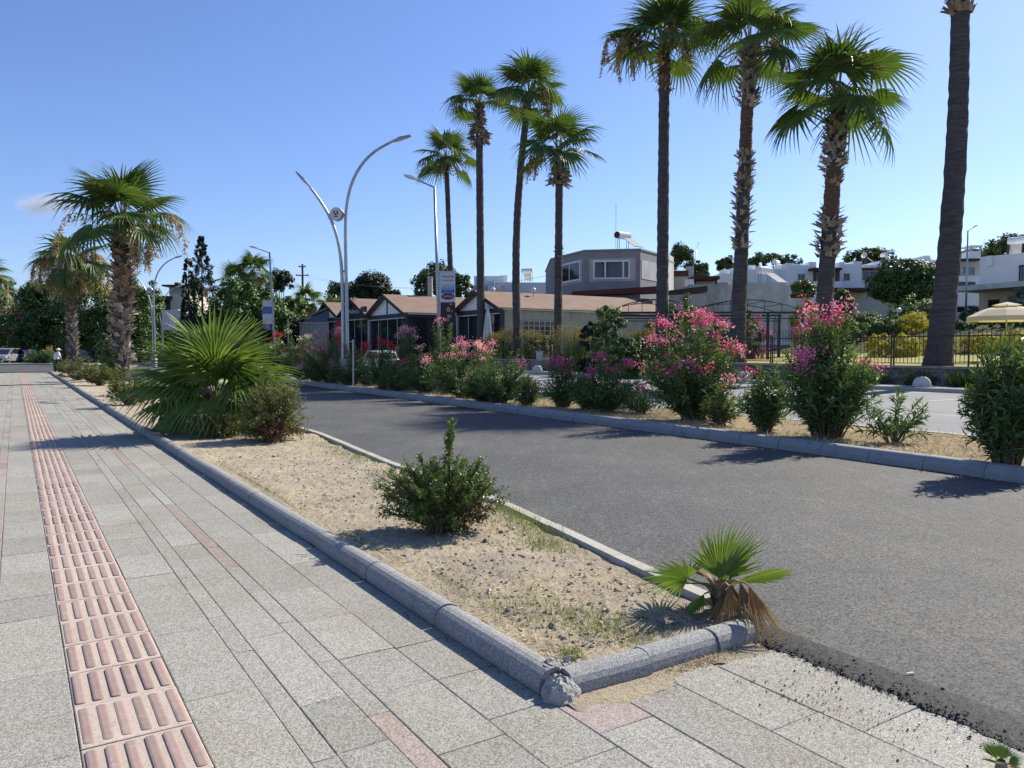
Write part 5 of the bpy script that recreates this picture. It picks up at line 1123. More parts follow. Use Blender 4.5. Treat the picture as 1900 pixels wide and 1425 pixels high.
# ---- white marker post
b = G(655, 717, .15); b = AT(655, tm(ST(b)[0]) + .35, .15); o = thing('marker_post', b, 'thin white post at the median kerb below the double lamp', 'post')
m = MB(); m.tube([b, b + [0, 0, ZZ(630, b[1]) - .15]], .028, 8); part(m, 'pole', M['oldwhite'], o); zt = ZZ(634, b[1])
m = MB(); m.tube([b * [1, 1, 0] + [0, 0, zt], b * [1, 1, 0] + [-.12, 0, zt + .01], b * [1, 1, 0] + [-.26, 0, zt - .03]], .014, 6); part(m, 'hook_arm', M['oldwhite'], o)
# ---- utility pole and wires
Y = 92; b = P(563, 650, Y); b[2] = 0; o = thing('utility_pole', b, 'old wooden utility pole with two crossarms against the sky', 'utility pole'); zt = ZZ(490, Y)
m = MB(); m.tube([b, b * [1, 1, 0] + [0, 0, zt]], [.17, .12], 8); part(m, 'pole', M['wood'], o)
for py, w_ in ((511, 1.55), (495, .85)):
    z = ZZ(py, Y); m = MB(); m.box([b[0], Y - .15, z], (w_, .10, .12)); c = part(m, 'crossarm', M['wood'], o)
    m = MB()
    for dx in (-.42, 0, .42): m.lathe([b[0] + dx * w_, Y - .15, z + .06], [(.03, 0), (.05, .06), (.03, .14), (0, .15)], 8)
    part(m, 'insulators', M['oldwhite'], c)
zt2 = ZZ(512, Y); m = MB()
for dx in (-.6, .65):
    q = np.linspace(0, 1, 14)[:, None]; A = np.array([b[0] + dx, Y - .15, zt2]); B = P(1046, 505, 84); w_ = A * (1 - q) + B * q; w_[:, 2] -= 1.6 * (4 * q * (1 - q))[:, 0]; m.tube(w_, .010, 3, cap=False)
tag(m.build('power_lines', M['steel_dark'], None, b), 'two thin overhead wires sagging from the wooden utility pole', 'cable')
for px, Y, pyt, lab in ((302, 100, 505, 'plain grey pole behind the hanging palm seeds'),): pass
b = P(535, 650, 78); b[2] = 0; o = thing('steel_post', b, 'short thin steel post left of the dark lean-to', 'post'); m = MB(); m.tube([b, [b[0], b[1], ZZ(590, 78)]], .05, 6); part(m, 'pole', M['steel'], o)
m = MB(); m.tube([[b[0], b[1], ZZ(598, 78)], [b[0] + .9, b[1], ZZ(604, 78)]], .025, 5); part(m, 'arm', M['steel'], o)
# ================================================================ RESTAURANT ROW (road aligned gables)
def sAT(px, t): return ST(AT(px, t))[0]
def gable_unit(px_far, px_near, t0, depth, ze, zr, label, infill='white', sidewall='glass', z0=0.0, group='gabled restaurant units', over=.45):
    s1, s0 = sAT(px_far, t0), sAT(px_near, t0); sm = (s0 + s1) / 2; o = thing('gabled_restaurant', W(sm, t0, z0), label, 'restaurant', group)
    th = .14
    for (sa, sb) in ((s0 - over * .35, sm), (s1 + over * .35, sm)):
        m = MB(); zA = ze - .12; m.prism([W(sa, t0 - over, zA), W(sb, t0 - over, zr), W(sb, t0 - over, zr + th), W(sa, t0 - over, zA + th)], V2.tolist() and np.append(V2, 0) * (depth + over)); r_ = part(m, 'roof', M['roofbrown'], o)
        m = MB(); d = -np.append(V2, 0) * .05; m.prism([W(sa, t0 - over, zA - .16), W(sb, t0 - over, zr - .14), W(sb, t0 - over, zr + th + .02), W(sa, t0 - over, zA + th + .02)], d); part(m, 'bargeboard', M['roofedge'], r_)
    tri = lambda off, k=1: [W(sm + (s0 - sm) * .96 * k, t0 + off, ze), W(sm, t0 + off, ze + (zr - ze) * .96 * k), W(sm + (s1 - sm) * .96 * k, t0 + off, ze)]
    m = MB(); m.prism(tri(0), np.append(V2, 0) * .08); g = part(m, 'gable', M['white' if infill == 'white' else 'bluedark'], o)
    if infill == 'white': m = MB(); m.box(W(sm, t0 - .03, ze + (zr - ze) * .45), (.05, .20, (zr - ze) * .86), RU); part(m, 'king_post', M['bluedark'], g)
    m = MB(); m.box(W(sm, t0 - .06, ze - .20), (.16, abs(s1 - s0), .38), RU); part(m, 'beam', M['bluedark'], o)
    m = MB(); m.box(W(sm, t0 - .10, ze - .43), (.2, abs(s1 - s0) * .93, .08), RU); part(m, 'white_rail', M['oldwhite'], o)
    n = 4; w_ = abs(s1 - s0) / n
    for k in range(n):
        m = MB(); m.box(W(s0 + (k + .5) * w_, t0 + .05, (z0 + ze - .45) / 2), (.03, w_ - .04, ze - .5 - z0), RU); part(m, 'glass_panel', M['glass'], o)
    m = MB()
    for k in range(1, n): m.box(W(s0 + k * w_, t0 + .03, (z0 + ze - .45) / 2), (.06, .05, ze - .45 - z0), RU)
    part(m, 'mullions', M['oldwhite'], o)
    for s in (s0, s1):
        m = MB(); m.box(W(s, t0, (z0 + ze) / 2), (.26, .26, ze - z0), RU); part(m, 'corner_post', M['palegrey' if s == s1 else 'bluedark'], o)
    m = MB()                                                # body behind the front
    if sidewall == 'glass':
        m.box(W(sm, t0 + depth / 2 + .12, (z0 + ze) / 2 - .1), (depth - .25, abs(s1 - s0) - .3, ze - z0 - .2), RU); part(m, 'interior', M['interior'], o)
        for k in range(6):
            a = t0 + .2 + k * (depth - .3) / 6; m = MB(); m.box(W(s0 - .02, a + (depth - .3) / 12, (z0 + ze - .4) / 2), ((depth - .3) / 6 - .05, .04, ze - .4 - z0), RU); part(m, 'side_glass', M['glass'], o)
        m = MB()
        for k in range(7): m.box(W(s0 - .03, t0 + .2 + k * (depth - .3) / 6, (z0 + ze - .4) / 2), (.035, .05, ze - .4 - z0), RU)
        m.box(W(s0 - .02, t0 + depth / 2, ze - .25), (depth, .1, .3), RU); part(m, 'side_frame', M['bluedark'], o)
    else:
        m.box(W(sm, t0 + depth / 2 + .12, (z0 + ze) / 2 - .1), (depth - .25, abs(s1 - s0) - .1, ze - z0 - .15), RU); part(m, 'wall', M['concrete'], o)
    m = MB(); m.box(W(s0 - over * .35, t0 + depth / 2, ze - .10), (depth, .06, .10), RU); part(m, 'gutter', M['oldwhite'], o)
    return o, s0, s1, sm
tF = 28.2
def zrel(px, py, t): p = AT(px, t); return ZZ(py, p[1])
R1, *_ = gable_unit(588, 633, tF, 7, zrel(633, 588, tF), zrel(610, 563, tF), 'leftmost gabled restaurant unit with white gable, beside the red flag')
R2, a0, a1, am = gable_unit(634, 684, tF, 7, zrel(684, 583, tF), zrel(659, 556, tF), 'gabled restaurant unit with dark sign gable behind the double lamp', 'dark')
R3, *_ = gable_unit(686, 756, tF, 11, zrel(756, 580, tF), zrel(719, 549, tF), 'gabled restaurant unit with white gable and long brown roof left of the slim lamp')
mX, mZ = -np.append(U2, 0), -np.append(V2, 0); zs2 = zrel(659, 580, tF)
text_part('ness Wellness Aca', .62, W(am, tF - .16, zs2 + .1), mX, mZ, white, R2, width=abs(a1 - a0) * .86)
text_part('YD', 1.0, W(am, tF - .02, zs2 + 1.15), mX, mZ, white, R2)
m = MB(); m.box(W(am, tF - .08, zs2 + .05), (.12, abs(a1 - a0) * .92, .85), RU); part(m, 'sign_board', M['bluedark'], R2)
R4, c0, c1, cm = gable_unit(850, 932, 31.9, 18.5, zrel(932, 571, 31.9), zrel(886, 543, 31.9), 'long brown roofed restaurant wing with beige side wall behind the palm row', 'white', 'wall', .9)
# grid window and panels on the beige side wall
def side_pt(px, s): # point on plane s=const hit by column px
    a = ray(px, 650); a = a[:2] / a[1]; Y = s / (a[0] * U2[0] + U2[1]); return np.array([a[0] * Y, Y])
def side_rect(px0, px1, py0, py1, mat, name, off, parent, th=.06):
    A, B = side_pt(px0, c0), side_pt(px1, c0); z1_, z0_ = ZZ(py0, (A[1] + B[1]) / 2), ZZ(py1, (A[1] + B[1]) / 2)
    tA, tB = ST(A)[1], ST(B)[1]; m = MB(); m.box(W(c0 + .05 - off, (tA + tB) / 2, (z0_ + z1_) / 2), (abs(tB - tA), th, abs(z1_ - z0_)), RU); return part(m, name, mat, parent), tA, tB, z0_, z1_
wn, tA, tB, zA, zB = side_rect(970, 1030, 596, 640, M['glass'], 'window', .03, R4)
m = MB()
for k in range(7): m.box(W(c0 - .03, tA + (tB - tA) * k / 6, (zA + zB) / 2), (.06, .05, zB - zA), RU)
for k in range(6): m.box(W(c0 - .03, (tA + tB) / 2, zA + (zB - zA) * k / 5), (abs(tB - tA), .04, .04), RU)
part(m, 'window_grid', M['palegrey'], wn)
for px0, px1 in ((936, 968), (1034, 1056), (1060, 1112)): side_rect(px0, px1, 574, 594, M['concrete'], 'wall_panel', .02, R4)
# roof clutter
def on_roof(px, py, Y): return P(px, py, Y)
p0 = P(798, 548, 72); o = thing('chimney_flue', [p0[0], 72, p0[2] - .6], 'pale square flue standing on the roof left of the slim lamp banner', 'chimney'); m = MB(); m.box([p0[0], 72, p0[2] + .45], (.42, .42, 2.4)); part(m, 'shaft', M['palegrey'], o); m = MB(); m.box([p0[0], 72, p0[2] + 1.69], (.5, .5, .08)); part(m, 'cap', M['steel'], o)
for i, (px, lab) in enumerate(((915, 'globe lamp on the brown roof between two palms'), (990, 'globe lamp on the brown roof left of the shorter palm'), (870, 'globe lamp on the roof ridge beside the banner'))):
    Y = 64 + i; p0 = P(px, 545, Y); o = thing('roof_lamp', [p0[0], Y, p0[2] - .3], lab, 'lamp', 'globe lamps on the restaurant roof'); m = MB(); m.tube([[p0[0], Y, p0[2] - .35], [p0[0], Y, p0[2] + .12]], .03, 6); part(m, 'stem', M['steel_dark'], o)
    m = MB(); m.lathe([p0[0], Y, p0[2] + .32], [(.20 * math.sin(a), -.20 * math.cos(a)) for a in np.linspace(0.02, 3.12, 9)], 12); part(m, 'globe', M['lampglass'], o, True)
# lean-to at the far left
Yl = 82; a, c_ = P(554, 592, Yl), P(596, 570, Yl - 3); o = thing('lean_to', [a[0], Yl, 0], 'dark sloped lean-to with pale glass at the left end of the restaurants', 'lean-to')
m = MB(); m.prism([[a[0] - .2, Yl, ZZ(598, Yl)], [c_[0], Yl, ZZ(572, Yl)], [c_[0], Yl, ZZ(569, Yl)], [a[0] - .2, Yl, ZZ(594, Yl)]], (0, 5, 0)); part(m, 'roof', M['steel_dark'], o)
m = MB(); m.prism([[a[0], Yl + .2, ZZ(600, Yl)], [c_[0], Yl + .2, ZZ(600, Yl)], [c_[0], Yl + .2, ZZ(574, Yl)]], (0, .1, 0)); part(m, 'fascia', M['bluepanel'], o)
m = MB(); m.box([(a[0] + c_[0]) / 2, Yl + .3, ZZ(600, Yl) / 2], (c_[0] - a[0], .2, ZZ(600, Yl))); part(m, 'front', M['glass_pale'], o)
m = MB(); m.box([(a[0] + c_[0]) / 2, Yl + .1, ZZ(599, Yl)], (c_[0] - a[0], .2, .12)); part(m, 'rail', M['oldwhite'], o)
# flag
Y = 68; a, c_ = P(623, 592, Y), P(637, 642, Y); o = thing('flag', [(a[0] + c_[0]) / 2, Y, c_[2]], 'red flag with white crescent and star hanging left of the double lamp', 'flag')
redm = simple('flag_red', (.42, .03, .03), .8, (.33, .02, .025), 3); m = MB(); xs = np.linspace(a[0], c_[0], 9); zs_ = np.linspace(a[2], c_[2], 14); XX_, Z_ = np.meshgrid(xs, zs_, indexing='ij'); m.grid(XX_, Y + .04 * np.sin((XX_ - a[0]) * 9 + Z_), Z_ - .12 * np.sin((XX_ - a[0]) / (c_[0] - a[0]) * math.pi)); cl = part(m, 'cloth', redm, o)
m = MB(); xm = (a[0] + c_[0]) / 2; zc = a[2] * .5 + c_[2] * .5 + .25; th = np.linspace(-.75 * math.pi, .75 * math.pi, 22) + math.pi / 2; ou = np.stack([xm + .20 * np.cos(th), np.full(22, Y - .07), zc + .26 * np.sin(th)], -1); th3 = np.linspace(.72 * math.pi, -.72 * math.pi, 22) + math.pi / 2; inn = np.stack([xm + .155 * np.cos(th3), np.full(22, Y - .07), zc - .05 + .21 * np.sin(th3)], -1)
for k in range(21): m.add([ou[k], ou[k + 1], inn[20 - k], inn[21 - k]], [[0, 1, 2, 3]])
part(m, 'crescent', white, cl); m = MB(); st5 = [(xm + (.10 if k % 2 == 0 else .04) * math.sin(k * math.pi / 5), Y - .07, zc - .28 + (.10 if k % 2 == 0 else .04) * math.cos(k * math.pi / 5)) for k in range(10)]; m.prism(st5, (0, -.005, 0)); part(m, 'star', white, cl)
m = MB(); m.tube([[a[0] - .1, Y, a[2] + .04], [c_[0] + .1, Y, a[2] + .04]], .03, 6); part(m, 'rod', M['steel'], o)
# folded parasol by the restaurant
b = P(905, 650, 59); b[2] = gz(b); zt = ZZ(572, 59); o = thing('folded_parasol', b, 'tall folded white parasol in front of the beige restaurant wing', 'parasol'); m = MB(); m.tube([b, [b[0], 59, zt]], .03, 6); part(m, 'pole', M['steel'], o)
m = MB(); th = np.arange(16) / 16 * 2 * np.pi; zz_ = np.linspace(zt, zt - 2.4, 8); V = []
for k, z in enumerate(zz_): rr = (.05 + .26 * (k / 7) ** .7) * (1 + .22 * np.cos(th * 8)); V.append(np.stack([b[0] + rr * np.cos(th), 59 + rr * np.sin(th), np.full(16, z)], -1))
m.add(np.concatenate(V), [[i * 16 + j, i * 16 + (j + 1) % 16, (i + 1) * 16 + (j + 1) % 16, (i + 1) * 16 + j] for i in range(7) for j in range(16)]); part(m, 'canopy', M['whitecloth'], o)
# white cabinet and bench behind the fence
b = P(1001, 650, 52.2); b[2] = gz(b); o = thing('utility_cabinet', b, 'small white cabinet behind the fence between two palms', 'cabinet'); m = MB(); m.box(b + [0, 0, .75], (.45, .35, 1.4)); part(m, 'body', M['oldwhite'], o); m = MB(); m.box(b + [0, 0, 1.48], (.52, .42, .07)); part(m, 'lid', M['palegrey'], o); m = MB(); m.box(b + [0, -.18, .8], (.38, .02, 1.1)); part(m, 'door', M['whitecloth'], o)
b = P(1003, 650, 51.0); b[2] = gz(b); o = thing('garden_bench', b, 'dark slatted garden bench below the white cabinet', 'bench')
for nm, c, s_ in (('seat', (0, 0, .42), (1.3, .4, .05)), ('backrest', (0, .2, .68), (1.3, .05, .40))): m = MB(); m.box(b + np.array(c), s_); part(m, nm, M['steel_dark'], o)
for x in (-.55, .55):
    for y in (-.15, .15): m = MB(); m.box(b + [x, y, .2], (.06, .06, .42)); part(m, 'leg', M['steel_dark'], o)
# ================================================================ GREY UPPER STOREY
def face_rect(parent, A, B, px0, px1, py0, py1, mat, name, off=.03, th=.05, z=None):
    """box on the vertical wall A-B where the columns/rows px/py meet it"""
    A, B = np.array(A[:2]), np.array(B[:2]); d = B - A; n = np.array([d[1], -d[0]]); n /= np.linalg.norm(n); n = n if n @ (A + B) < 0 else -n
    pts = []
    for px in (px0, px1):
        r = ray(px, 650); r = r[:2] / r[1]; k = np.linalg.solve(np.array([[r[0], -d[0]], [r[1], -d[1]]]), A); pts.append(r * k[0])
    c = (pts[0] + pts[1]) / 2; z1_, z0_ = ZZ(py0, c[1]), ZZ(py1, c[1]); Lh = np.linalg.norm(pts[1] - pts[0]); R = dframe(-n); m = MB()
    m.box([c[0] + n[0] * off, c[1] + n[1] * off, (z0_ + z1_) / 2], (Lh, th, abs(z1_ - z0_)), R)
    return part(m, name, mat, parent), c, n, Lh, z0_, z1_, R
def window(parent, A, B, px0, px1, py0, py1, divs=(.5,), glass='glass', frame='white', bars=0, fw=.09, off=.03):
    w_, c, n, L, z0_, z1_, R = face_rect(parent, A, B, px0, px1, py0, py1, M[frame], 'window', off, .08)
    cc = np.array([c[0], c[1], 0]); nn = np.array([n[0], n[1], 0]); X = R[:, 0]; ds = [0] + list(divs) + [1]; m = MB()
    for a, b_ in zip(ds[:-1], ds[1:]):
        xa, xb = -L / 2 + a * L + fw * (.5 if a else 1), -L / 2 + b_ * L - fw * (.5 if b_ < 1 else 1); m.box(cc + nn * (off + .043) + X * (xa + xb) / 2 + [0, 0, (z0_ + z1_) / 2], (xb - xa, .012, z1_ - z0_ - 2 * fw), R)
    part(m, 'pane', M[glass], w_)
    if bars:
        m = MB()
        for k in range(bars): m.box(cc + nn * (off + .09) + X * (-L / 2 + (k + .5) * L / bars) + [0, 0, (z0_ + z1_) / 2], (.03, .03, z1_ - z0_), R)
        for z in (z0_ + .1, z1_ - .1): m.box(cc + nn * (off + .09) + [0, 0, z], (L, .03, .03), R)
        part(m, 'bars', M['iron' if frame != 'iron' else 'iron'], w_)
    return w_
def plan(px, Y): return np.array([XX(px, Y), Y])
PL = [plan(1022, 83), plan(1084, 76), plan(1187, 75), plan(1222, 79), plan(1249, 87), np.array([XX(1249, 87), 96]), np.array([XX(1022, 83), 96])]
zt, zb = ZZ(465, 75.5), 2.2; o = thing('flat_roofed_house', [PL[1][0], 80, zb], 'grey rendered upper storey with chamfered corners and wide white windows', 'house'); GH = o
m = MB(); poly = [np.array([p[0], p[1], zb]) for p in PL]; m.prism(poly, (0, 0, zt - zb)); part(m, 'wall', M['grey'], o)
cen = np.mean(PL, 0); m = MB(); m.prism([np.array([cen[0] + (p[0] - cen[0]) * 1.012, cen[1] + (p[1] - cen[1]) * 1.012, zt - .02]) for p in PL], (0, 0, .16)); part(m, 'parapet', M['grey'], o)
face_rect(o, PL[2], PL[3], 1189, 1220, 486, 520, M['palegrey'], 'bare_render_panel', .01); face_rect(o, PL[3], PL[4], 1224, 1248, 470, 545, M['palegrey'], 'bare_render_panel', .01)
face_rect(o, PL[1], PL[2], 1093, 1178, 480, 522, M['palegrey'], 'window_surround', .005); face_rect(o, PL[0], PL[1], 1040, 1080, 486, 527, M['palegrey'], 'window_surround', .005)
window(o, PL[1], PL[2], 1100, 1168, 483, 518, (.33, .82), 'glass', 'white', 0, .16, .06); window(o, PL[0], PL[1], 1042, 1077, 487, 523, (.45,), 'glass', 'white', 0, .16, .06)
m = MB(); A, B = P(1060, 541, 74), P(1222, 533, 74); m.prism([[A[0], 74.6, A[2] - .5], [B[0], 74.6, B[2] - .6], [B[0], 74.6, B[2]], [A[0], 74.6, A[2] - .1]], (0, -2.2, 0)); part(m, 'maroon_awning', M['maroon'], o)
# solar tank + mast on the roof
def solar_heater(px, py, Y, label, s=1.0, yaw=0, mast=False, z=None, plain=False):
    b = P(px, py, Y); b = b if z is None else np.array([b[0], b[1], z]); o = thing('solar_water_heater', b, label, 'water heater', 'rooftop solar water heaters'); R = rotz(yaw); L = lambda v: b + R @ (np.array(v, float) * s)
    m = MB(); q = [L((x, y, 1.35)) for x, y in ((-.8, -.35), (-.75, -.3), (0, 0), (.75, .3), (.8, .35))]; m.tube(q, [.05 * s, .36 * s, .37 * s, .36 * s, .05 * s], 14); tk = part(m, 'tank', M['white'], o, False)
    m = MB(); m.tube([L((-.83, -.36, 1.35)), L((-.775, -.315, 1.35))], [.34 * s, .34 * s], 14); part(m, 'end_cap', M['whitecloth' if plain else 'maroon'], tk)
    m = MB()
    for x, y in ((-.6, -.25), (.6, .25)):
        for dy in (-.3, .3): m.tube([L((x, y + dy, -.4)), L((x, y + dy * .6, 1.1))], .03 * s, 5)
    part(m, 'stand', M['steel_dark'], o)
    m = MB(); m.prism([L((-.2, -.5, 1.0)), L((.9, -.2, 1.0)), L((1.7, -1.2, .05)), L((.6, -1.5, .05))], R @ np.array([0, 0, .07 * s])); part(m, 'panel', M['palegrey'], o)
    if mast: m = MB(); m.tube([L((-.75, .1, -.3)), L((-.75, .1, 4.6))], .022, 5); part(m, 'mast', M['steel'], o)
    return o
solar_heater(1156, 462, 79, 'white solar water tank with red end cap and tall mast on the grey house', 1.0, RAD(15), True)
# ================================================================ HOUSES BEHIND AND ON THE SLOPE
def blockhouse(name, label, Y, boxes, loc_px, group=None, cat='house'):
    b = P(loc_px, 650, Y); b[2] = max(gz(b), 0); o = thing(name, b, label, cat, group)
    for (px0, px1, pyt, pyb, dY, depth, mat, nm) in boxes:
        y = Y + dY; z1_ = ZZ(pyt, y); z0_ = ZZ(pyb, y) if pyb else b[2] - .8; x0_, x1_ = XX(px0, y), XX(px1, y); m = MB(); m.box([(x0_ + x1_) / 2, y + depth / 2, (z0_ + z1_) / 2], (x1_ - x0_, depth, z1_ - z0_)); part(m, nm, M[mat], o)
    return o
def fwin(o, Y, px0, px1, py0, py1, **k): return window(o, plan(px0 - 5, Y), plan(px1 + 5, Y), px0, px1, py0, py1, **k)
GW = 'white houses on the slope'
o = blockhouse('white_house', 'low white flat roofed house with stepped parapet behind the pale palm trunks', 94, [(1376, 1462, 500, None, 0, 8, 'white', 'wall'), (1388, 1400, 492, 500, 1, 1.2, 'white', 'chimney'), (1420, 1445, 494, 500.5, 3, 2, 'oldwhite', 'roof_box')], 1420, GW)
o = blockhouse('white_house', 'white row house with stepped parapet and small window left of the brown balcony', 92, [(1458, 1512, 492, None, 0, 8, 'white', 'wall'), (1458, 1470, 488, 492, .2, 6, 'white', 'parapet'), (1470, 1484, 490, 492, .2, 6, 'white', 'parapet'), (1498, 1512, 486, 492, .2, 6, 'white', 'parapet')], 1485, GW); fwin(o, 92, 1477, 1491, 508, 521, bars=5, glass='glass_pale')
o = blockhouse('white_house', 'white house part with brown roofed recessed balcony behind the shaggy trunk', 91, [(1508, 1558, 500, None, 2, 7, 'cream', 'wall'), (1506, 1560, 522, None, -.2, 2.2, 'white', 'balcony_wall'), (1505, 1560, 496.5, 501, -.4, 4, 'maroon', 'canopy'), (1508, 1513, 501, 522, 0, .3, 'wood', 'post'), (1550, 1555, 501, 522, 0, .3, 'wood', 'post')], 1532, GW); fwin(o, 93, 1520, 1543, 504, 520, glass='glass')
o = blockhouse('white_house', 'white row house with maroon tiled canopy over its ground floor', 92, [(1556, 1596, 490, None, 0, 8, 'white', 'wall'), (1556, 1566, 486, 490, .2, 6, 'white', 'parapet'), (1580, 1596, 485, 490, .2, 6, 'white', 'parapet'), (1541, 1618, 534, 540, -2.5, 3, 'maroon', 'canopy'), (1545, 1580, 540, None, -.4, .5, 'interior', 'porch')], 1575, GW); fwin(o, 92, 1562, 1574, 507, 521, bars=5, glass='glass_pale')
o = blockhouse('white_house', 'white row house with wide barred window and sloped parapet left of the round tree', 93, [(1594, 1656, 492, None, 0, 8, 'white', 'wall'), (1628, 1656, 484, 492, .2, 6, 'white', 'parapet'), (1594, 1640, 497, 501, -.5, 1, 'maroon', 'canopy'), (1581, 1652, 540, None, -1.2, 2, 'cream', 'lower_wall'), (1594, 1660, 520, 540.5, -.5, 1, 'white', 'balcony_wall')], 1625, GW); fwin(o, 92.9, 1596, 1624, 503, 521, bars=9, glass='glass_pale')
o = blockhouse('white_house', 'tall white gable end between the round tree and the thick palm', 100, [(1700, 1736, 482, None, 0, 8, 'white', 'wall'), (1706, 1724, 478, 482, .2, 6, 'white', 'parapet'), (1712, 1722, 474, 478, .2, 6, 'white', 'parapet')], 1718, GW); fwin(o, 100, 1716, 1722, 496, 505)
o = blockhouse('cream_house', 'cream house with shaded upper terrace right of the thick palm', 88, [(1762, 1818, 482, 514, 1, 6, 'cream', 'upper_wall'), (1760, 1820, 479.5, 482.5, -.4, 8, 'roofedge', 'roof'), (1762, 1818, 512, None, -.5, 8, 'white', 'lower_wall'), (1798, 1815, 466, 480, 2, 2, 'white', 'roof_tower'), (1796, 1818, 455, 458, 2, 2.4, 'white', 'tower_canopy'), (1797, 1799, 458, 466, 2, .2, 'steel', 'post'), (1814, 1816, 458, 466, 2, .2, 'steel', 'post')], 1790, GW)
fwin(o, 89, 1781, 1806, 494, 511, glass='glass_pale', frame='cream'); fwin(o, 89, 1773, 1777, 492, 512, divs=(), frame='wood', glass='glass'); fwin(o, 87.5, 1768, 1806, 523, 533, glass='glass', frame='bluedark')
# right hand white wing, seen at an angle, with porch
A, B = plan(1814, 74), plan(1990, 67); o = thing('white_house', [A[0], A[1], gz(A)], 'large plain white house wing with barred window at the right edge', 'house', GW)
zt = ZZ(477, 74); bk = unit((B - A)[None])[0]; nb = np.array([-bk[1], bk[0]]); nb = nb if nb @ A > 0 else -nb; m = MB(); m.prism([np.append(A, 2.0), np.append(B, 2.0), np.append(B + nb * 8, 2.0), np.append(A + nb * 8, 2.0)], (0, 0, zt - 2)); part(m, 'wall', M['white'], o)
window(o, A, B, 1887, 1915, 491, 527, (.5,), 'glass_pale', 'bluedark', 6, .14); face_rect(o, A, B, 1814, 1880, 533, 537, M['bluedark'], 'flashing', .2, .4); face_rect(o, A, B, 1829, 1840, 475, 494, M['white'], 'downpipe_box', .2, .4)
A2, B2 = plan(1764, 68), plan(1925, 61); nb2 = np.array([nb[0], nb[1]]); PO = thing('porch', [A2[0], A2[1], gz(A2)], 'white car porch with flat roof and square column below the right hand house', 'porch')
m = MB(); zp = ZZ(538, 66); m.prism([np.append(A2, zp), np.append(B2, zp), np.append(B2 + nb * 5, zp), np.append(A2 + nb * 5, zp)], (0, 0, .45)); part(m, 'roof', M['oldwhite'], PO)
c = plan(1771, 67.6); m = MB(); m.box([c[0], c[1] + .3, (zp + gz(c)) / 2 - .1], (.42, .42, zp - gz(c) + .2)); part(m, 'column', M['oldwhite'], PO)
C_, D_ = plan(1814, 69.5), plan(1930, 64.5); m = MB(); m.prism([np.append(C_, 2.5), np.append(D_, 2.5), np.append(D_ + nb * .4, 2.5), np.append(C_ + nb * .4, 2.5)], (0, 0, zp - 2.5)); part(m, 'wall', M['cream'], PO)
window(PO, C_, D_, 1832, 1852, 556, 575, (.5,), 'glass', 'iron', 6, .05)
# old weathered white house with arched windows
Y = 62; o = blockhouse('old_white_house', 'weathered white flat roofed house with pointed arch windows behind the pergola', Y, [(1376, 1462, 530, None, 0, 7, 'oldwhite', 'wall'), (1376, 1458, 524, 531, .1, 6.5, 'oldwhite', 'parapet'), (1455, 1484, 553, None, .6, 6, 'oldwhite', 'side_wing'), (1376, 1470, 634, 640, -.3, .5, 'white', 'plinth')], 1420, GW)
def arch_window(o, px0, px1, py0, py1):
    xa, xb, zb_, zt_ = XX(px0, Y), XX(px1, Y), ZZ(py1, Y), ZZ(py0, Y); w_ = xb - xa; xm = (xa + xb) / 2; zs_ = zt_ - w_ * .75
    prof = [(xa, zb_), (xb, zb_), (xb, zs_)] + [(xm + w_ / 2 * math.cos(a) * (1 - .0 * a), zs_ + (zt_ - zs_) * math.sin(a) ** .8) for a in np.linspace(.3, math.pi - .3, 9)] + [(xa, zs_)]
    m = MB(); m.prism([(x, Y - .04, z) for x, z in prof], (0, .08, 0)); f = part(m, 'arched_window', M['white'], o)
    m = MB(); m.prism([(xm + (x - xm) * .78, Y - .06, zb_ + .1 + (z - zb_) * .88) for x, z in prof], (0, .03, 0)); part(m, 'pane', M['glass_pale'], f)
    m = MB()
    for k in range(4): m.box([xa + w_ * (.2 + .2 * k), Y - .07, (zb_ + zs_) / 2], (.035, .02, zs_ - zb_))
    for k in range(7): m.box([xm, Y - .07, zb_ + (zs_ - zb_) * (k + .5) / 7], (w_ * .76, .02, .035))
    part(m, 'lattice', M['oldwhite'], f)
arch_window(o, 1431, 1443, 586, 622); arch_window(o, 1400, 1411, 596, 624)
for i, (px, py, Y_, s, lab) in enumerate(((1418, 524, 66, .9, 'white solar tank lying on the old white house'), (1440, 503, 96, .8, 'pale solar tank on the low white house'), (1603, 490, 95, .8, 'solar heater on the white row house left of the umbrella pine'), (1640, 487, 97, .7, 'small solar heater on the sloped parapet house'), (1368, 500, 100, .9, 'solar heater on the roofs right of the distant street lamp'), (1886, 470, 74, .9, 'white solar tanks on the right hand house roof'), (978, 520, 100, .9, 'solar heater on the long pale wall between two palms'))):
    solar_heater(px, py + (4 if i == 0 else 0), Y_, lab, s, RAD(10 + 20 * i), plain=True)
# houses behind the restaurant roofs
o = blockhouse('white_house', 'white roof block with dish behind the brown roof, right of the shaggy collar palm', 100, [(880, 942, 512, None, 0, 6, 'white', 'wall'), (905, 918, 522, None, -2, 2, 'white', 'lower_block'), (928, 942, 511, 513, -.2, 3, 'white', 'parapet')], 910, 'white houses behind the restaurants')
o = blockhouse('white_house', 'long pale blue shaded wall with white corner tower left of the grey house', 98, [(936, 1024, 524, None, 0, 6, 'white', 'wall'), (1016, 1050, 509, None, -.5, 7, 'white', 'tower'), (862, 940, 530, None, 1, 6, 'oldwhite', 'lower_wall')], 980, 'white houses behind the restaurants')
o = blockhouse('brown_roofed_house', 'small house with brown flat roofs and white chimneys right of the grey house', 92, [(1244, 1275, 506, None, 0, 5, 'cream', 'wall'), (1243, 1276, 502, 512, -.4, 5, 'maroon', 'roof'), (1275, 1286, 494, None, 1, 1.4, 'cream', 'chimney'), (1270, 1286, 518, 532, -2, 1.2, 'white', 'low_chimney')], 1262)
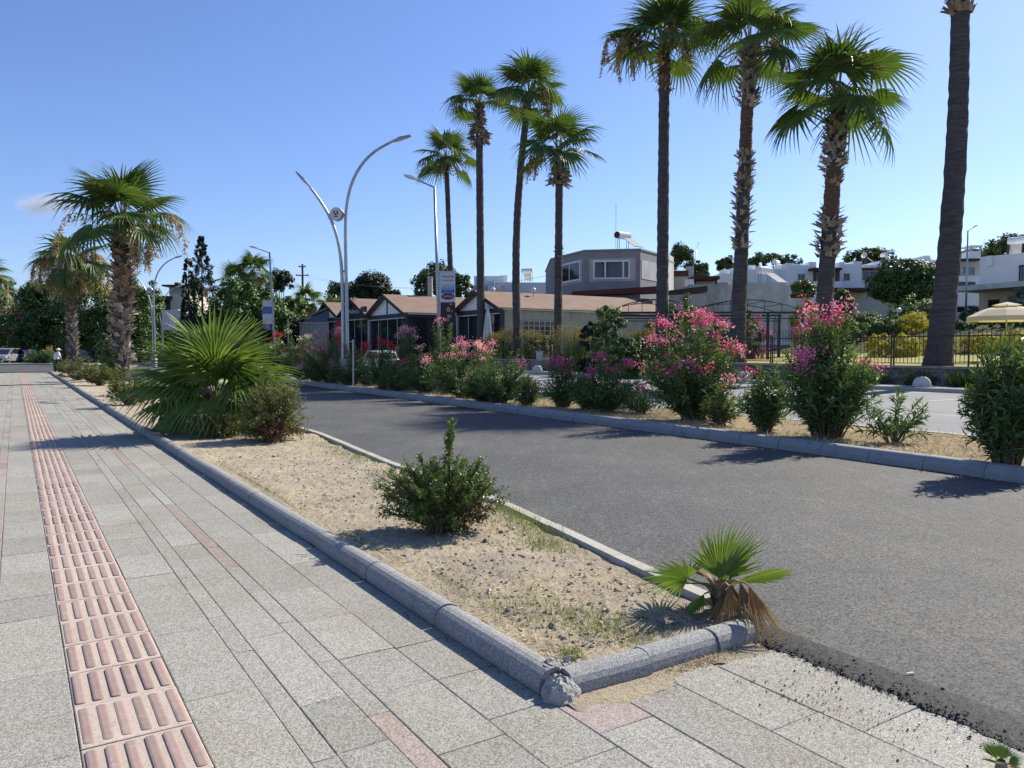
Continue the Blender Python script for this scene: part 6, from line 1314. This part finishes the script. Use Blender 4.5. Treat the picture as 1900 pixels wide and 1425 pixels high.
o = blockhouse('terrace_canopy', 'brown flat terrace canopy with beige posts below the distant street lamp', 90, [(1286, 1334, 512, 518, 0, 5, 'maroon', 'roof'), (1290, 1328, 518, None, 3, 1, 'cream', 'wall'), (1326, 1330, 518, 530, .2, .3, 'wood', 'post')], 1310, None, 'canopy')
o = blockhouse('white_house', 'jumble of white roofs with tanks right of the terrace canopy', 96, [(1332, 1378, 508, None, 0, 6, 'white', 'wall'), (1340, 1352, 500, 508.5, 1, 2, 'white', 'roof_box'), (1358, 1376, 497, 508.5, 2, 2.5, 'white', 'roof_box')], 1355, GW)
o = blockhouse('yard_wall', 'patchy grey rendered yard wall behind the iron pergola', 76, [(1276, 1349, 528, None, 0, .4, 'concrete', 'wall'), (1330, 1349, 524, 528.5, .02, .36, 'concrete', 'raised_end')], 1312, None, 'wall')
o = blockhouse('yard_wall', 'smooth pale wall right of the patchy yard wall', 77, [(1350, 1402, 526, None, 0, .4, 'oldwhite', 'wall'), (1348, 1404, 524, 526.5, -.1, .6, 'white', 'coping')], 1375, None, 'wall')
Y = 72; m = MB(); A, B = P(1241, 541, Y), P(1313, 530, Y); o = thing('lean_to', [A[0], Y, 2], 'dark felt lean-to roof below the brown roofed house', 'lean-to'); m.prism([[A[0], Y, A[2] - .2], [B[0], Y, B[2] - .55], [B[0], Y, B[2]], [A[0], Y, A[2] + .1]], (0, 2.5, 0)); part(m, 'roof', M['roofedge'], o)
m = MB(); m.box([(A[0] + B[0]) / 2, Y + .3, (A[2] + 2) / 2 - .2], (B[0] - A[0] - .2, .2, A[2] - 2.2)); part(m, 'wall', M['concrete'], o)
# buildings at the far left
o = blockhouse('white_building', 'pale building with flat dark roof partly hidden by the dark conifers', 108, [(318, 352, 545, None, 0, 8, 'cream', 'wall'), (302, 356, 528, 531, -.4, 9, 'roofedge', 'roof'), (316, 352, 530, 548, 1, 7, 'cream', 'upper_wall'), (326, 333, 524, 529, 2, 1, 'roofedge', 'chimney'), (268, 318, 549, 556, -.6, 6, 'roofedge', 'terrace_roof'), (268, 318, 556, None, 2, 5, 'bluepanel', 'terrace_wall')], 330, None, 'building')
Y = 90; A = P(305, 606, Y); o = thing('white_tent_roof', [A[0], Y, 0], 'pale grey canvas awning sloping up behind the young palm', 'awning'); m = MB(); x0_, x1_, x2_ = XX(302, Y), XX(330, Y), XX(380, Y); m.prism([[x0_, Y, ZZ(576, Y)], [x1_, Y, ZZ(574, Y)], [x2_, Y, ZZ(592, Y)], [x2_, Y, ZZ(612, Y)], [x0_, Y, ZZ(612, Y)]], (0, 4, 0)); part(m, 'canvas', M['whitecloth'], o); m = MB(); m.box([x0_, Y, 1.4], (.1, .1, 2.8)); part(m, 'post', M['steel'], o)
# ================================================================ IRON PERGOLA
Y = 46; o = thing('iron_pergola', [XX(1300, Y), Y, gz(P(1300, 650, Y))], 'dark iron pergola with arched roof ribs behind the fence', 'pergola'); zg = gz(P(1300, 650, Y))
x0_, x1_ = XX(1132, Y), XX(1492, Y); zb_ = ZZ(580, Y)
for y in (Y, Y + 4):
    m = MB(); m.box([(x0_ + x1_) / 2, y, zb_], (x1_ - x0_, .10, .12)); part(m, 'beam', M['iron'], o)
    m = MB(); m.box([(x0_ + x1_) / 2, y, zb_ - .35], (x1_ - x0_, .06, .06)); part(m, 'lower_rail', M['iron'], o)
for px in (1140, 1272, 1424, 1488):
    for y in (Y, Y + 4): x = XX(px, Y); m = MB(); m.box([x, y, (zg + zb_) / 2 - .03], (.13, .13, zb_ - zg - .06)); part(m, 'post', M['iron'], o)
for (pa, pb, pk) in ((1132, 1300, 557), (1280, 1492, 558)):
    for y in (Y, Y + 4): xa, xb = XX(pa, Y), XX(pb, Y); q = np.linspace(0, 1, 17); pts = np.stack([xa + (xb - xa) * q, np.full(17, y), zb_ + .05 + (ZZ(pk, Y) - zb_) * np.sin(q * math.pi) ** .8], -1); m = MB(); m.tube(pts, .028, 5); part(m, 'arch_rib', M['iron'], o)
    for q in (.2, .35, .5, .65, .8): x = xa + (xb - xa) * q; z = zb_ + .05 + (ZZ(pk, Y) - zb_) * math.sin(q * math.pi) ** .8; m = MB(); m.tube([[x, Y, z], [x, Y + 4, z]], .025, 4); m.box([x, Y, (z + zb_) / 2], (.03, .03, z - zb_)); part(m, 'purlin', M['iron'], o)
# ================================================================ PARASOL
Y = 37; b = P(1866, 650, Y); b[2] = gz(b); o = thing('open_parasol', b, 'open cream parasol on a white pole at the right edge', 'parasol'); zt, ze = ZZ(560, Y), ZZ(588, Y); rr = 64 * Y / F
m = MB(); m.tube([b, [b[0], Y, zt]], .035, 8); part(m, 'pole', M['oldwhite'], o); th = np.arange(8) / 8 * 2 * np.pi + .2; V = [np.array([[b[0], Y, zt]])]
rg = lambda r_, z: np.stack([b[0] + r_ * np.cos(th), Y + r_ * np.sin(th), np.full(8, z)], -1)
m = MB(); m.add(np.concatenate([[[b[0], Y, zt]], rg(rr * .38, zt - .16)]), None, [[0, 1 + i, 1 + (i + 1) % 8] for i in range(8)]); part(m, 'vent_cap', M['fabric'], o)
m = MB(); zz_ = [(.30, zt - .20), (.65, zt - .40), (1.0, ze + .02), (1.01, ze - .20)]; m.add(np.concatenate([rg(rr * f_, z) for f_, z in zz_]), [[i * 8 + j, i * 8 + (j + 1) % 8, (i + 1) * 8 + (j + 1) % 8, (i + 1) * 8 + j] for i in range(3) for j in range(8)]); part(m, 'canopy', M['fabric'], o)
for k in range(8): m = MB(); m.tube([[b[0], Y, zt - .45], [b[0] + rr * .98 * math.cos(th[k]), Y + rr * .98 * math.sin(th[k]), ze - .02]], .012, 4); part(m, 'rib', M['steel'], o)
# ================================================================ GARDEN LAMP, STEPS
Y = 55; b = P(1650, 650, Y); b[2] = gz(b); o = thing('garden_lamp', b, 'black garden lamp post with a white globe near the golden shrubs', 'lamp'); m = MB(); m.tube([b, [b[0], Y, ZZ(573, Y)]], .04, 6); part(m, 'pole', M['iron'], o)
m = MB(); m.tube([[b[0], Y, ZZ(574, Y)], [b[0] + .5, Y, ZZ(570, Y)], [b[0] + .62, Y, ZZ(574, Y)]], .02, 5); part(m, 'arm', M['iron'], o); m = MB(); m.lathe([b[0] + .62, Y, ZZ(576, Y)], [(.19 * math.sin(a), -.19 * math.cos(a)) for a in np.linspace(.02, 3.12, 9)], 12); part(m, 'globe', M['lampglass'], o, True)
# ================================================================ CARS
CARS = [0]
def car(loc, yaw, paint, label, L=4.3, Wd=1.75, H=1.48, kind='hatch', cat='car', group=None):
    o = thing('parked_car', loc, label, cat, group); R = rotz(yaw); b = np.array(loc, float); T_ = lambda a: np.asarray(a, float) @ R.T + b
    hl = L / 2; belt = H * .60; hood = H * .56
    low = [(-hl, .28), (-hl, hood * .95), (-hl + .12, belt), (hl - 1.05 * L / 4.3, belt), (hl - .18, hood * .86), (hl, hood * .62), (hl - .02, .28)]
    def loft(prof, ys):
        m = MB(); k = len(prof); V = []
        for y, sx, dz in ys: V += [(x * sx, y, z + (dz if z > .5 else 0)) for x, z in prof]
        V = T_(V); n = len(ys); m.add(V, [[i * k + j, i * k + (j + 1) % k, (i + 1) * k + (j + 1) % k, (i + 1) * k + j] for i in range(n - 1) for j in range(k)])
        c0, c1 = V[:k].mean(0), V[-k:].mean(0); m.add(np.concatenate([V[:k], [c0]]), None, [[k, (j + 1) % k, j] for j in range(k)]); m.add(np.concatenate([V[-k:], [c1]]), None, [[k, j, (j + 1) % k] for j in range(k)]); return m
    w_ = Wd / 2; bd = part(loft(low, [(-w_, .96, -.06), (-w_ * .93, .995, 0), (w_ * .93, .995, 0), (w_, .96, -.06)]), 'body', paint, o)
    rear = -hl + .1 if kind in ('hatch', 'suv', 'van') else -hl + .95
    roof0, roof1 = rear + (.35 if kind != 'van' else .08), hl - 1.9 * L / 4.3
    gh = [(rear, belt - .01), (roof0, H - .05), (roof0 + .25, H), (roof1 - .2, H), (roof1, H - .05), (hl - 1.02 * L / 4.3, belt - .01)]
    cb_ = part(loft(gh, [(-w_ * .90, 1, 0), (-w_ * .72, .985, 0), (w_ * .72, .985, 0), (w_ * .90, 1, 0)]) if False else loft([(x, z) for x, z in gh], [(-w_ * .80, 1, 0), (w_ * .80, 1, 0)]), 'cabin', paint, o)
    for sg in (-1, 1):
        m = MB(); y = sg * (w_ * .80 + .006); m.prism(T_([(rear + .22, y, belt + .04), (roof0 + .2, y, H - .10), (roof1 - .15, y, H - .10), (hl - 1.22 * L / 4.3, y, belt + .04)]), R @ np.array([0, sg * .012, 0])); part(m, 'side_window', M['glass'], o)
        m = MB(); m.box(T_([0, sg * w_ * .0, 0]), (.01, .01, .01)) if False else None
    for (xa, za, xb, zb2, nm) in ((hl - 1.02 * L / 4.3, belt + .03, roof1 + .02, H - .09, 'windscreen'), (rear, belt + .05, roof0 - .0, H - .11, 'rear_window')):
        dx = .012 if nm == 'windscreen' else -.012; m = MB(); m.prism(T_([(xa + dx, -w_ * .70, za), (xa + dx, w_ * .70, za), (xb + dx, w_ * .66, zb2), (xb + dx, -w_ * .66, zb2)]), R @ np.array([dx, 0, .004])); part(m, nm, M['glass'], o)
    for x in (-hl + .78, hl - .82):
        for sg in (-1, 1):
            c = np.array([x, sg * (w_ - .10), .31]); m = MB(); m.tube(T_([c - [0, sg * .1, 0], c + [0, sg * .105, 0]]), [.31, .31], 18); wh = part(m, 'wheel', M['tyre'], o); m = MB(); m.tube(T_([c + [0, sg * .10, 0], c + [0, sg * .115, 0]]), [.19, .17], 12); part(m, 'rim', M['steel'], wh)
    for sg in (-1, 1):
        m = MB(); m.box(T_([hl - .09, sg * w_ * .72, hood * .74]), (.12, .32, .13), R); part(m, 'headlight', M['lampglass'], o)
        m = MB(); m.box(T_([-hl + .02, sg * w_ * .80, hood * .82]), (.06, .22, .24), R); part(m, 'tail_light', flat('tail_red_%d' % CARS[0], (.30, .01, .01)), o); CARS[0] += 1
    for sg in (-1, 1): m = MB(); m.box(T_([hl - 1.35 * L / 4.3, sg * (w_ + .06), belt + .06]), (.14, .16, .11), R); part(m, 'mirror', paint, o)
    m = MB(); m.box(T_([hl - .005, 0, .42]), (.05, 1.0, .14), R); part(m, 'grille', M['tyre'], o)
    return o
pw, pk_, ps, pb, pg = paintmat('car_white', (.72, .72, .72)), paintmat('car_black', (.02, .022, .026)), paintmat('car_silver', (.42, .43, .44), .4), paintmat('car_blue', (.03, .06, .18)), paintmat('car_grey_green', (.22, .26, .25), .3)
GC = 'cars parked on the slope road'
def cpos(px, Y, z=None): p = P(px, 650, Y); p[2] = gz(p) if z is None else z; return p
car(cpos(1657, 70), RAD(182), pk_, 'dark car with pale roof rails parked on the slope behind the green shrubs', 4.5, 1.8, 1.62, 'suv', group=GC)
car(cpos(1580, 66), RAD(5), pg, 'grey green car showing only its roof beside the tall oleander', 4.3, 1.75, 1.5, 'sedan', group=GC)
car(cpos(1776, 71.5), RAD(0), pw, 'white car parked under the porch roof right of the thick palm', 4.3, 1.78, 1.55, 'suv', group=GC)
car(cpos(1806, 75), RAD(10), ps, 'silver car behind the white car under the porch', 4.3, 1.78, 1.6, 'suv', group=GC)
GC2 = 'cars parked near the restaurants and trees'
car(cpos(700, 58, 0), RAD(125), pw, 'white car half hidden by the red flowered oleanders', 4.2, 1.75, 1.5, 'hatch', group=GC2)
car(cpos(12, 88, .05), RAD(-80), ps, 'silver pickup car facing the viewer at the far left under the trees', 4.6, 1.85, 1.7, 'suv', group=GC2)
car(cpos(52, 90, .05), RAD(-35), pb, 'dark blue car parked left of the yellow chevron sign', 4.3, 1.75, 1.5, 'sedan', group=GC2)
car(cpos(162, 92, .05), RAD(-10), pb, 'blue car behind the pale palm trunk', 4.3, 1.75, 1.5, 'sedan', group=GC2)
car(cpos(190, 96, .05), RAD(0), pk_, 'black car between the two planter palms under the trees', 4.3, 1.75, 1.55, 'suv', group=GC2)
# ---- chevron sign, verge oleander, bin and person on the left
Y = 84; b = P(92, 650, Y); b[2] = 0; o = thing('chevron_sign', b, 'yellow and black chevron road sign near the person in white', 'road sign'); m = MB(); m.tube([b, [b[0], Y, ZZ(640, Y)]], .04, 6); part(m, 'pole', M['steel'], o)
x0_, x1_, z0_, z1_ = XX(86, Y), XX(97, Y), ZZ(657, Y), ZZ(641, Y); m = MB(); m.box([b[0], Y - .06, (z0_ + z1_) / 2], (x1_ - x0_, .03, z1_ - z0_)); fp = part(m, 'sign_face', flat('sign_yellow', (.75, .48, .01)), o); m = MB()
for k in range(3):
    z = z0_ + (k + .3) * (z1_ - z0_) / 3; h = (z1_ - z0_) / 7; m.prism([(x0_, Y - .08, z), (b[0], Y - .08, z + h * 1.4), (x1_, Y - .08, z), (x1_, Y - .08, z + h * .8), (b[0], Y - .08, z + h * 2.2), (x0_, Y - .08, z + h * .8)], (0, -.006, 0))
part(m, 'chevrons', M['iron'], fp)
b = P(76, 650, 80); b[2] = .05; oleander(b, 1.7, 1.5, .9, 'oleander bush below the yellow chevron sign on the traffic island', nstem=44, nflow=6, color='palepink', seed=40, lscale=1.9, bare=.03, group=None)
kis = MB(); kis.box([XX(75, 80), 80, .06], (11, 3, .2)); struct(kis.build('traffic_island', M['palekerb']))
def skin_mesh(verts, rads, edges, lv=2):
    me = bpy.data.meshes.new('skin_tmp'); me.from_pydata([tuple(v) for v in verts], edges, []); ob = bpy.data.objects.new('skin_tmp', me); COL.objects.link(ob)
    md = ob.modifiers.new('s', 'SKIN'); sk = me.skin_vertices[0].data
    for i, r_ in enumerate(rads): sk[i].radius = (r_, r_) if isinstance(r_, float) else r_
    sk[0].use_root = True; md.use_smooth_shade = True; ss_ = ob.modifiers.new('d', 'SUBSURF'); ss_.levels = lv; bpy.context.view_layer.update()
    out_ = bpy.data.meshes.new_from_object(ob.evaluated_get(bpy.context.evaluated_depsgraph_get())); bpy.data.objects.remove(ob); bpy.data.meshes.remove(me); return out_
def skin_part(name, verts, rads, edges, mat, parent, lv=2):
    me = skin_mesh(verts, rads, edges, lv); me.name = name; me.materials.clear(); me.materials.append(mat); ob = bpy.data.objects.new(name, me); COL.objects.link(ob); ob.parent = parent; WORLD[ob.name] = WORLD[parent.name]; return ob
skin_m = simple('skin_tone', (.36, .21, .14), .6, (.30, .17, .11), 6)
PB = P(104, 650, 51.0); PB[2] = 0.0
PE = thing('person', PB, 'person in white shirt and white cap with dark green trousers, seen from behind', 'person'); PE.rotation_euler[2] = RAD(-25)
J = {'pel': (0, 0, .82), 'wai': (0, .02, .98), 'che': (0, .06, 1.20), 'nec': (0, .10, 1.37), 'hd0': (0, .13, 1.44), 'hd1': (0, .14, 1.54), 'sl': (-.18, .07, 1.31), 'sr': (.18, .07, 1.31), 'el': (-.27, .04, 1.07), 'er': (.27, .04, 1.07), 'wl': (-.24, .18, .88), 'wr': (.25, .16, .88), 'hl': (-.22, .25, .83), 'hr': (.23, .23, .83), 'pl': (-.10, 0, .78), 'pr': (.10, 0, .78), 'kl': (-.11, .03, .44), 'kr': (.12, .06, .44), 'al': (-.11, -.03, .08), 'ar': (.13, .05, .08), 'tl': (-.12, .10, .03), 'tr': (.14, .18, .03)}
RD = {'pel': .14, 'wai': .13, 'che': (.17, .12), 'nec': .055, 'hd0': .075, 'hd1': (.08, .10), 'sl': .065, 'sr': .065, 'el': .045, 'er': .045, 'wl': .032, 'wr': .032, 'hl': .04, 'hr': .04, 'pl': .09, 'pr': .09, 'kl': .06, 'kr': .06, 'al': .042, 'ar': .042, 'tl': .035, 'tr': .035}
EDG = [('pel', 'wai'), ('wai', 'che'), ('che', 'nec'), ('nec', 'hd0'), ('hd0', 'hd1'), ('che', 'sl'), ('che', 'sr'), ('sl', 'el'), ('sr', 'er'), ('el', 'wl'), ('er', 'wr'), ('wl', 'hl'), ('wr', 'hr'), ('pel', 'pl'), ('pel', 'pr'), ('pl', 'kl'), ('pr', 'kr'), ('kl', 'al'), ('kr', 'ar'), ('al', 'tl'), ('ar', 'tr')]
def sub(keys, grow):
    ks = [k for k in J if k in keys]; return [J[k] for k in ks], [tuple(np.array(RD[k]) + grow) if isinstance(RD[k], tuple) else RD[k] + grow for k in ks], [(ks.index(a), ks.index(b_)) for a, b_ in EDG if a in ks and b_ in ks]
skin_part('body', *sub(list(J), 0.0), skin_m, PE); skin_part('shirt', *sub(['pel', 'wai', 'che', 'sl', 'sr', 'el', 'er'], .022), flat('shirt_white', (.74, .73, .72)), PE)
RD2 = dict(RD); RD['kl'] = RD['kr'] = .12; RD['al'] = RD['ar'] = .075; RD['pl'] = RD['pr'] = .12; skin_part('trousers', *sub(['pel', 'pl', 'pr', 'kl', 'kr', 'al', 'ar'], .03), flat('trousers_green', (.02, .055, .035)), PE); RD = RD2
m = MB(); m.lathe(PB + np.array([0, .14, 1.53]), [(.115, -.01), (.118, .05), (.09, .10), (0, .12)], 14); m.box(PB + np.array([0, .28, 1.54]), (.16, .14, .015)); part(m, 'cap', flat('cap_white', (.78, .77, .75)), PE, True)
b = P(109, 650, 50.6); b[2] = 0; b[0] += .30; o = thing('wheeled_bin', b, 'dark green wheeled bin beside the person in white', 'bin'); m = MB(); m.prism([b + [-.24, -.22, .06], b + [.24, -.22, .06], b + [.24, .22, .06], b + [-.24, .22, .06]], (0, 0, .62)); gb = flat('bin_green', (.015, .05, .03)); part(m, 'body', gb, o); m = MB(); m.box(b + [0, 0, .71], (.54, .52, .06)); part(m, 'lid', gb, o)
for x in (-.2, .2): m = MB(); m.tube([b + [x - .03, .22, .08], b + [x + .03, .22, .08]], .08, 10); part(m, 'wheel', M['tyre'], o)
# small litter that can be told apart
for i, (px, py, sz, lab) in enumerate(((348, 1101, .022, 'tiny white cigarette end on the grey pavers'), (1690, 1252, .04, 'thin white paper strip on the fresh asphalt edge'), (1065, 942, .03, 'small white scrap on the fresh asphalt beside the planter'))):
    c = G(px, py, .004 if i == 0 else ZR + .004); m = MB(); m.tube([c - [sz / 2, 0, -.004], c + [sz / 2, .3 * sz, .004]], .0045, 6); tag(m.build('litter', M['white'], None, c), lab, 'litter')
# ================================================================ LIGHT, SKY, CAMERA
SUN_AZ = math.atan2(.76, .65)          # clockwise from +y (the view direction), towards +x
SUN_EL = RAD(39)
w = bpy.data.worlds.new('World'); SC.world = w; w.use_nodes = True; nt = w.node_tree; nt.nodes.clear()
sky = nt.nodes.new('ShaderNodeTexSky'); sky.sky_type = 'NISHITA'; sky.sun_disc = False
sky.sun_elevation = SUN_EL; sky.sun_rotation = SUN_AZ; sky.altitude = 20; sky.air_density = 1.0; sky.dust_density = .45; sky.ozone_density = 3.5
bg = nt.nodes.new('ShaderNodeBackground'); bg.inputs['Strength'].default_value = .102
out = nt.nodes.new('ShaderNodeOutputWorld'); tint = nt.nodes.new('ShaderNodeMix'); tint.data_type = 'RGBA'; tint.blend_type = 'MULTIPLY'; tint.inputs[0].default_value = 1; tint.inputs[7].default_value = (.82, .87, 1.10, 1); nt.links.new(sky.outputs[0], tint.inputs[6]); nt.links.new(tint.outputs[2], bg.inputs['Color']); nt.links.new(bg.outputs[0], out.inputs['Surface'])
# small faint cloud low over the left tree line
ct = NT('cloud_vapour'); cn = ct.noise(.045, 6, .7); cg = ct.n('ShaderNodeVectorMath', operation='LENGTH'); ct.l(ct.vec((1 / 44, 1 / 24, 1 / 15)), cg.inputs[0])
cs = ct.n('ShaderNodeMath', operation='SUBTRACT'); ct.l(cn, cs.inputs[0]); cm = ct.n('ShaderNodeMath', operation='MULTIPLY'); ct.l(cg.outputs['Value'], cm.inputs[0]); cm.inputs[1].default_value = .42; ct.l(cm.outputs[0], cs.inputs[1])
cd = ct.ramp(cs.outputs[0], .12, .5); ce = ct.n('ShaderNodeMath', operation='MULTIPLY'); ct.l(cd, ce.inputs[0]); ce.inputs[1].default_value = .055
pv = ct.n('ShaderNodeVolumePrincipled'); pv.inputs['Color'].default_value = (1, 1, 1, 1); pv.inputs['Anisotropy'].default_value = .2; ct.l(ce.outputs[0], pv.inputs['Density']); ct.l(pv.outputs[0], ct.out.inputs['Volume'])
cc = P(82, 380, 900); cth = np.linspace(0, 2 * np.pi, 25)[:-1]; mb = MB(); mb.lathe(cc, [(max(.01, math.cos(a)) * 44, math.sin(a) * 15) for a in np.linspace(-1.55, 1.55, 13)], 24, .55)
cl = mb.build('cloud', ct.m, None, cc); cl['kind'] = 'structure'
ld = bpy.data.lights.new('sun', 'SUN'); ld.energy = 5.0; ld.angle = RAD(.53); ld.color = (1, .945, .81)
lo = bpy.data.objects.new('sun', ld); COL.objects.link(lo)
sd = Vector((math.sin(SUN_AZ) * math.cos(SUN_EL), math.cos(SUN_AZ) * math.cos(SUN_EL), math.sin(SUN_EL)))
lo.rotation_euler = (-sd).to_track_quat('-Z', 'Y').to_euler(); lo.location = (30, 20, 40)
cam = bpy.data.cameras.new('camera'); cam.sensor_width = 36; cam.lens = F / 1900 * 36; cam.clip_end = 5000; cam.clip_start = .05
co = bpy.data.objects.new('camera', cam); COL.objects.link(co); co.location = (0, 0, CAMH); co.rotation_euler = (math.pi / 2 - PITCH, 0, 0)
SC.camera = co
SC.view_settings.view_transform = 'Standard'; SC.view_settings.look = 'None'; SC.view_settings.exposure = .6; SC.view_settings.gamma = 1
SC.cycles.max_bounces = 6; SC.cycles.diffuse_bounces = 3; SC.cycles.transparent_max_bounces = 8; SC.cycles.caustics_reflective = False; SC.cycles.caustics_refractive = False
try: SC.cycles.use_denoising = True
except Exception: pass
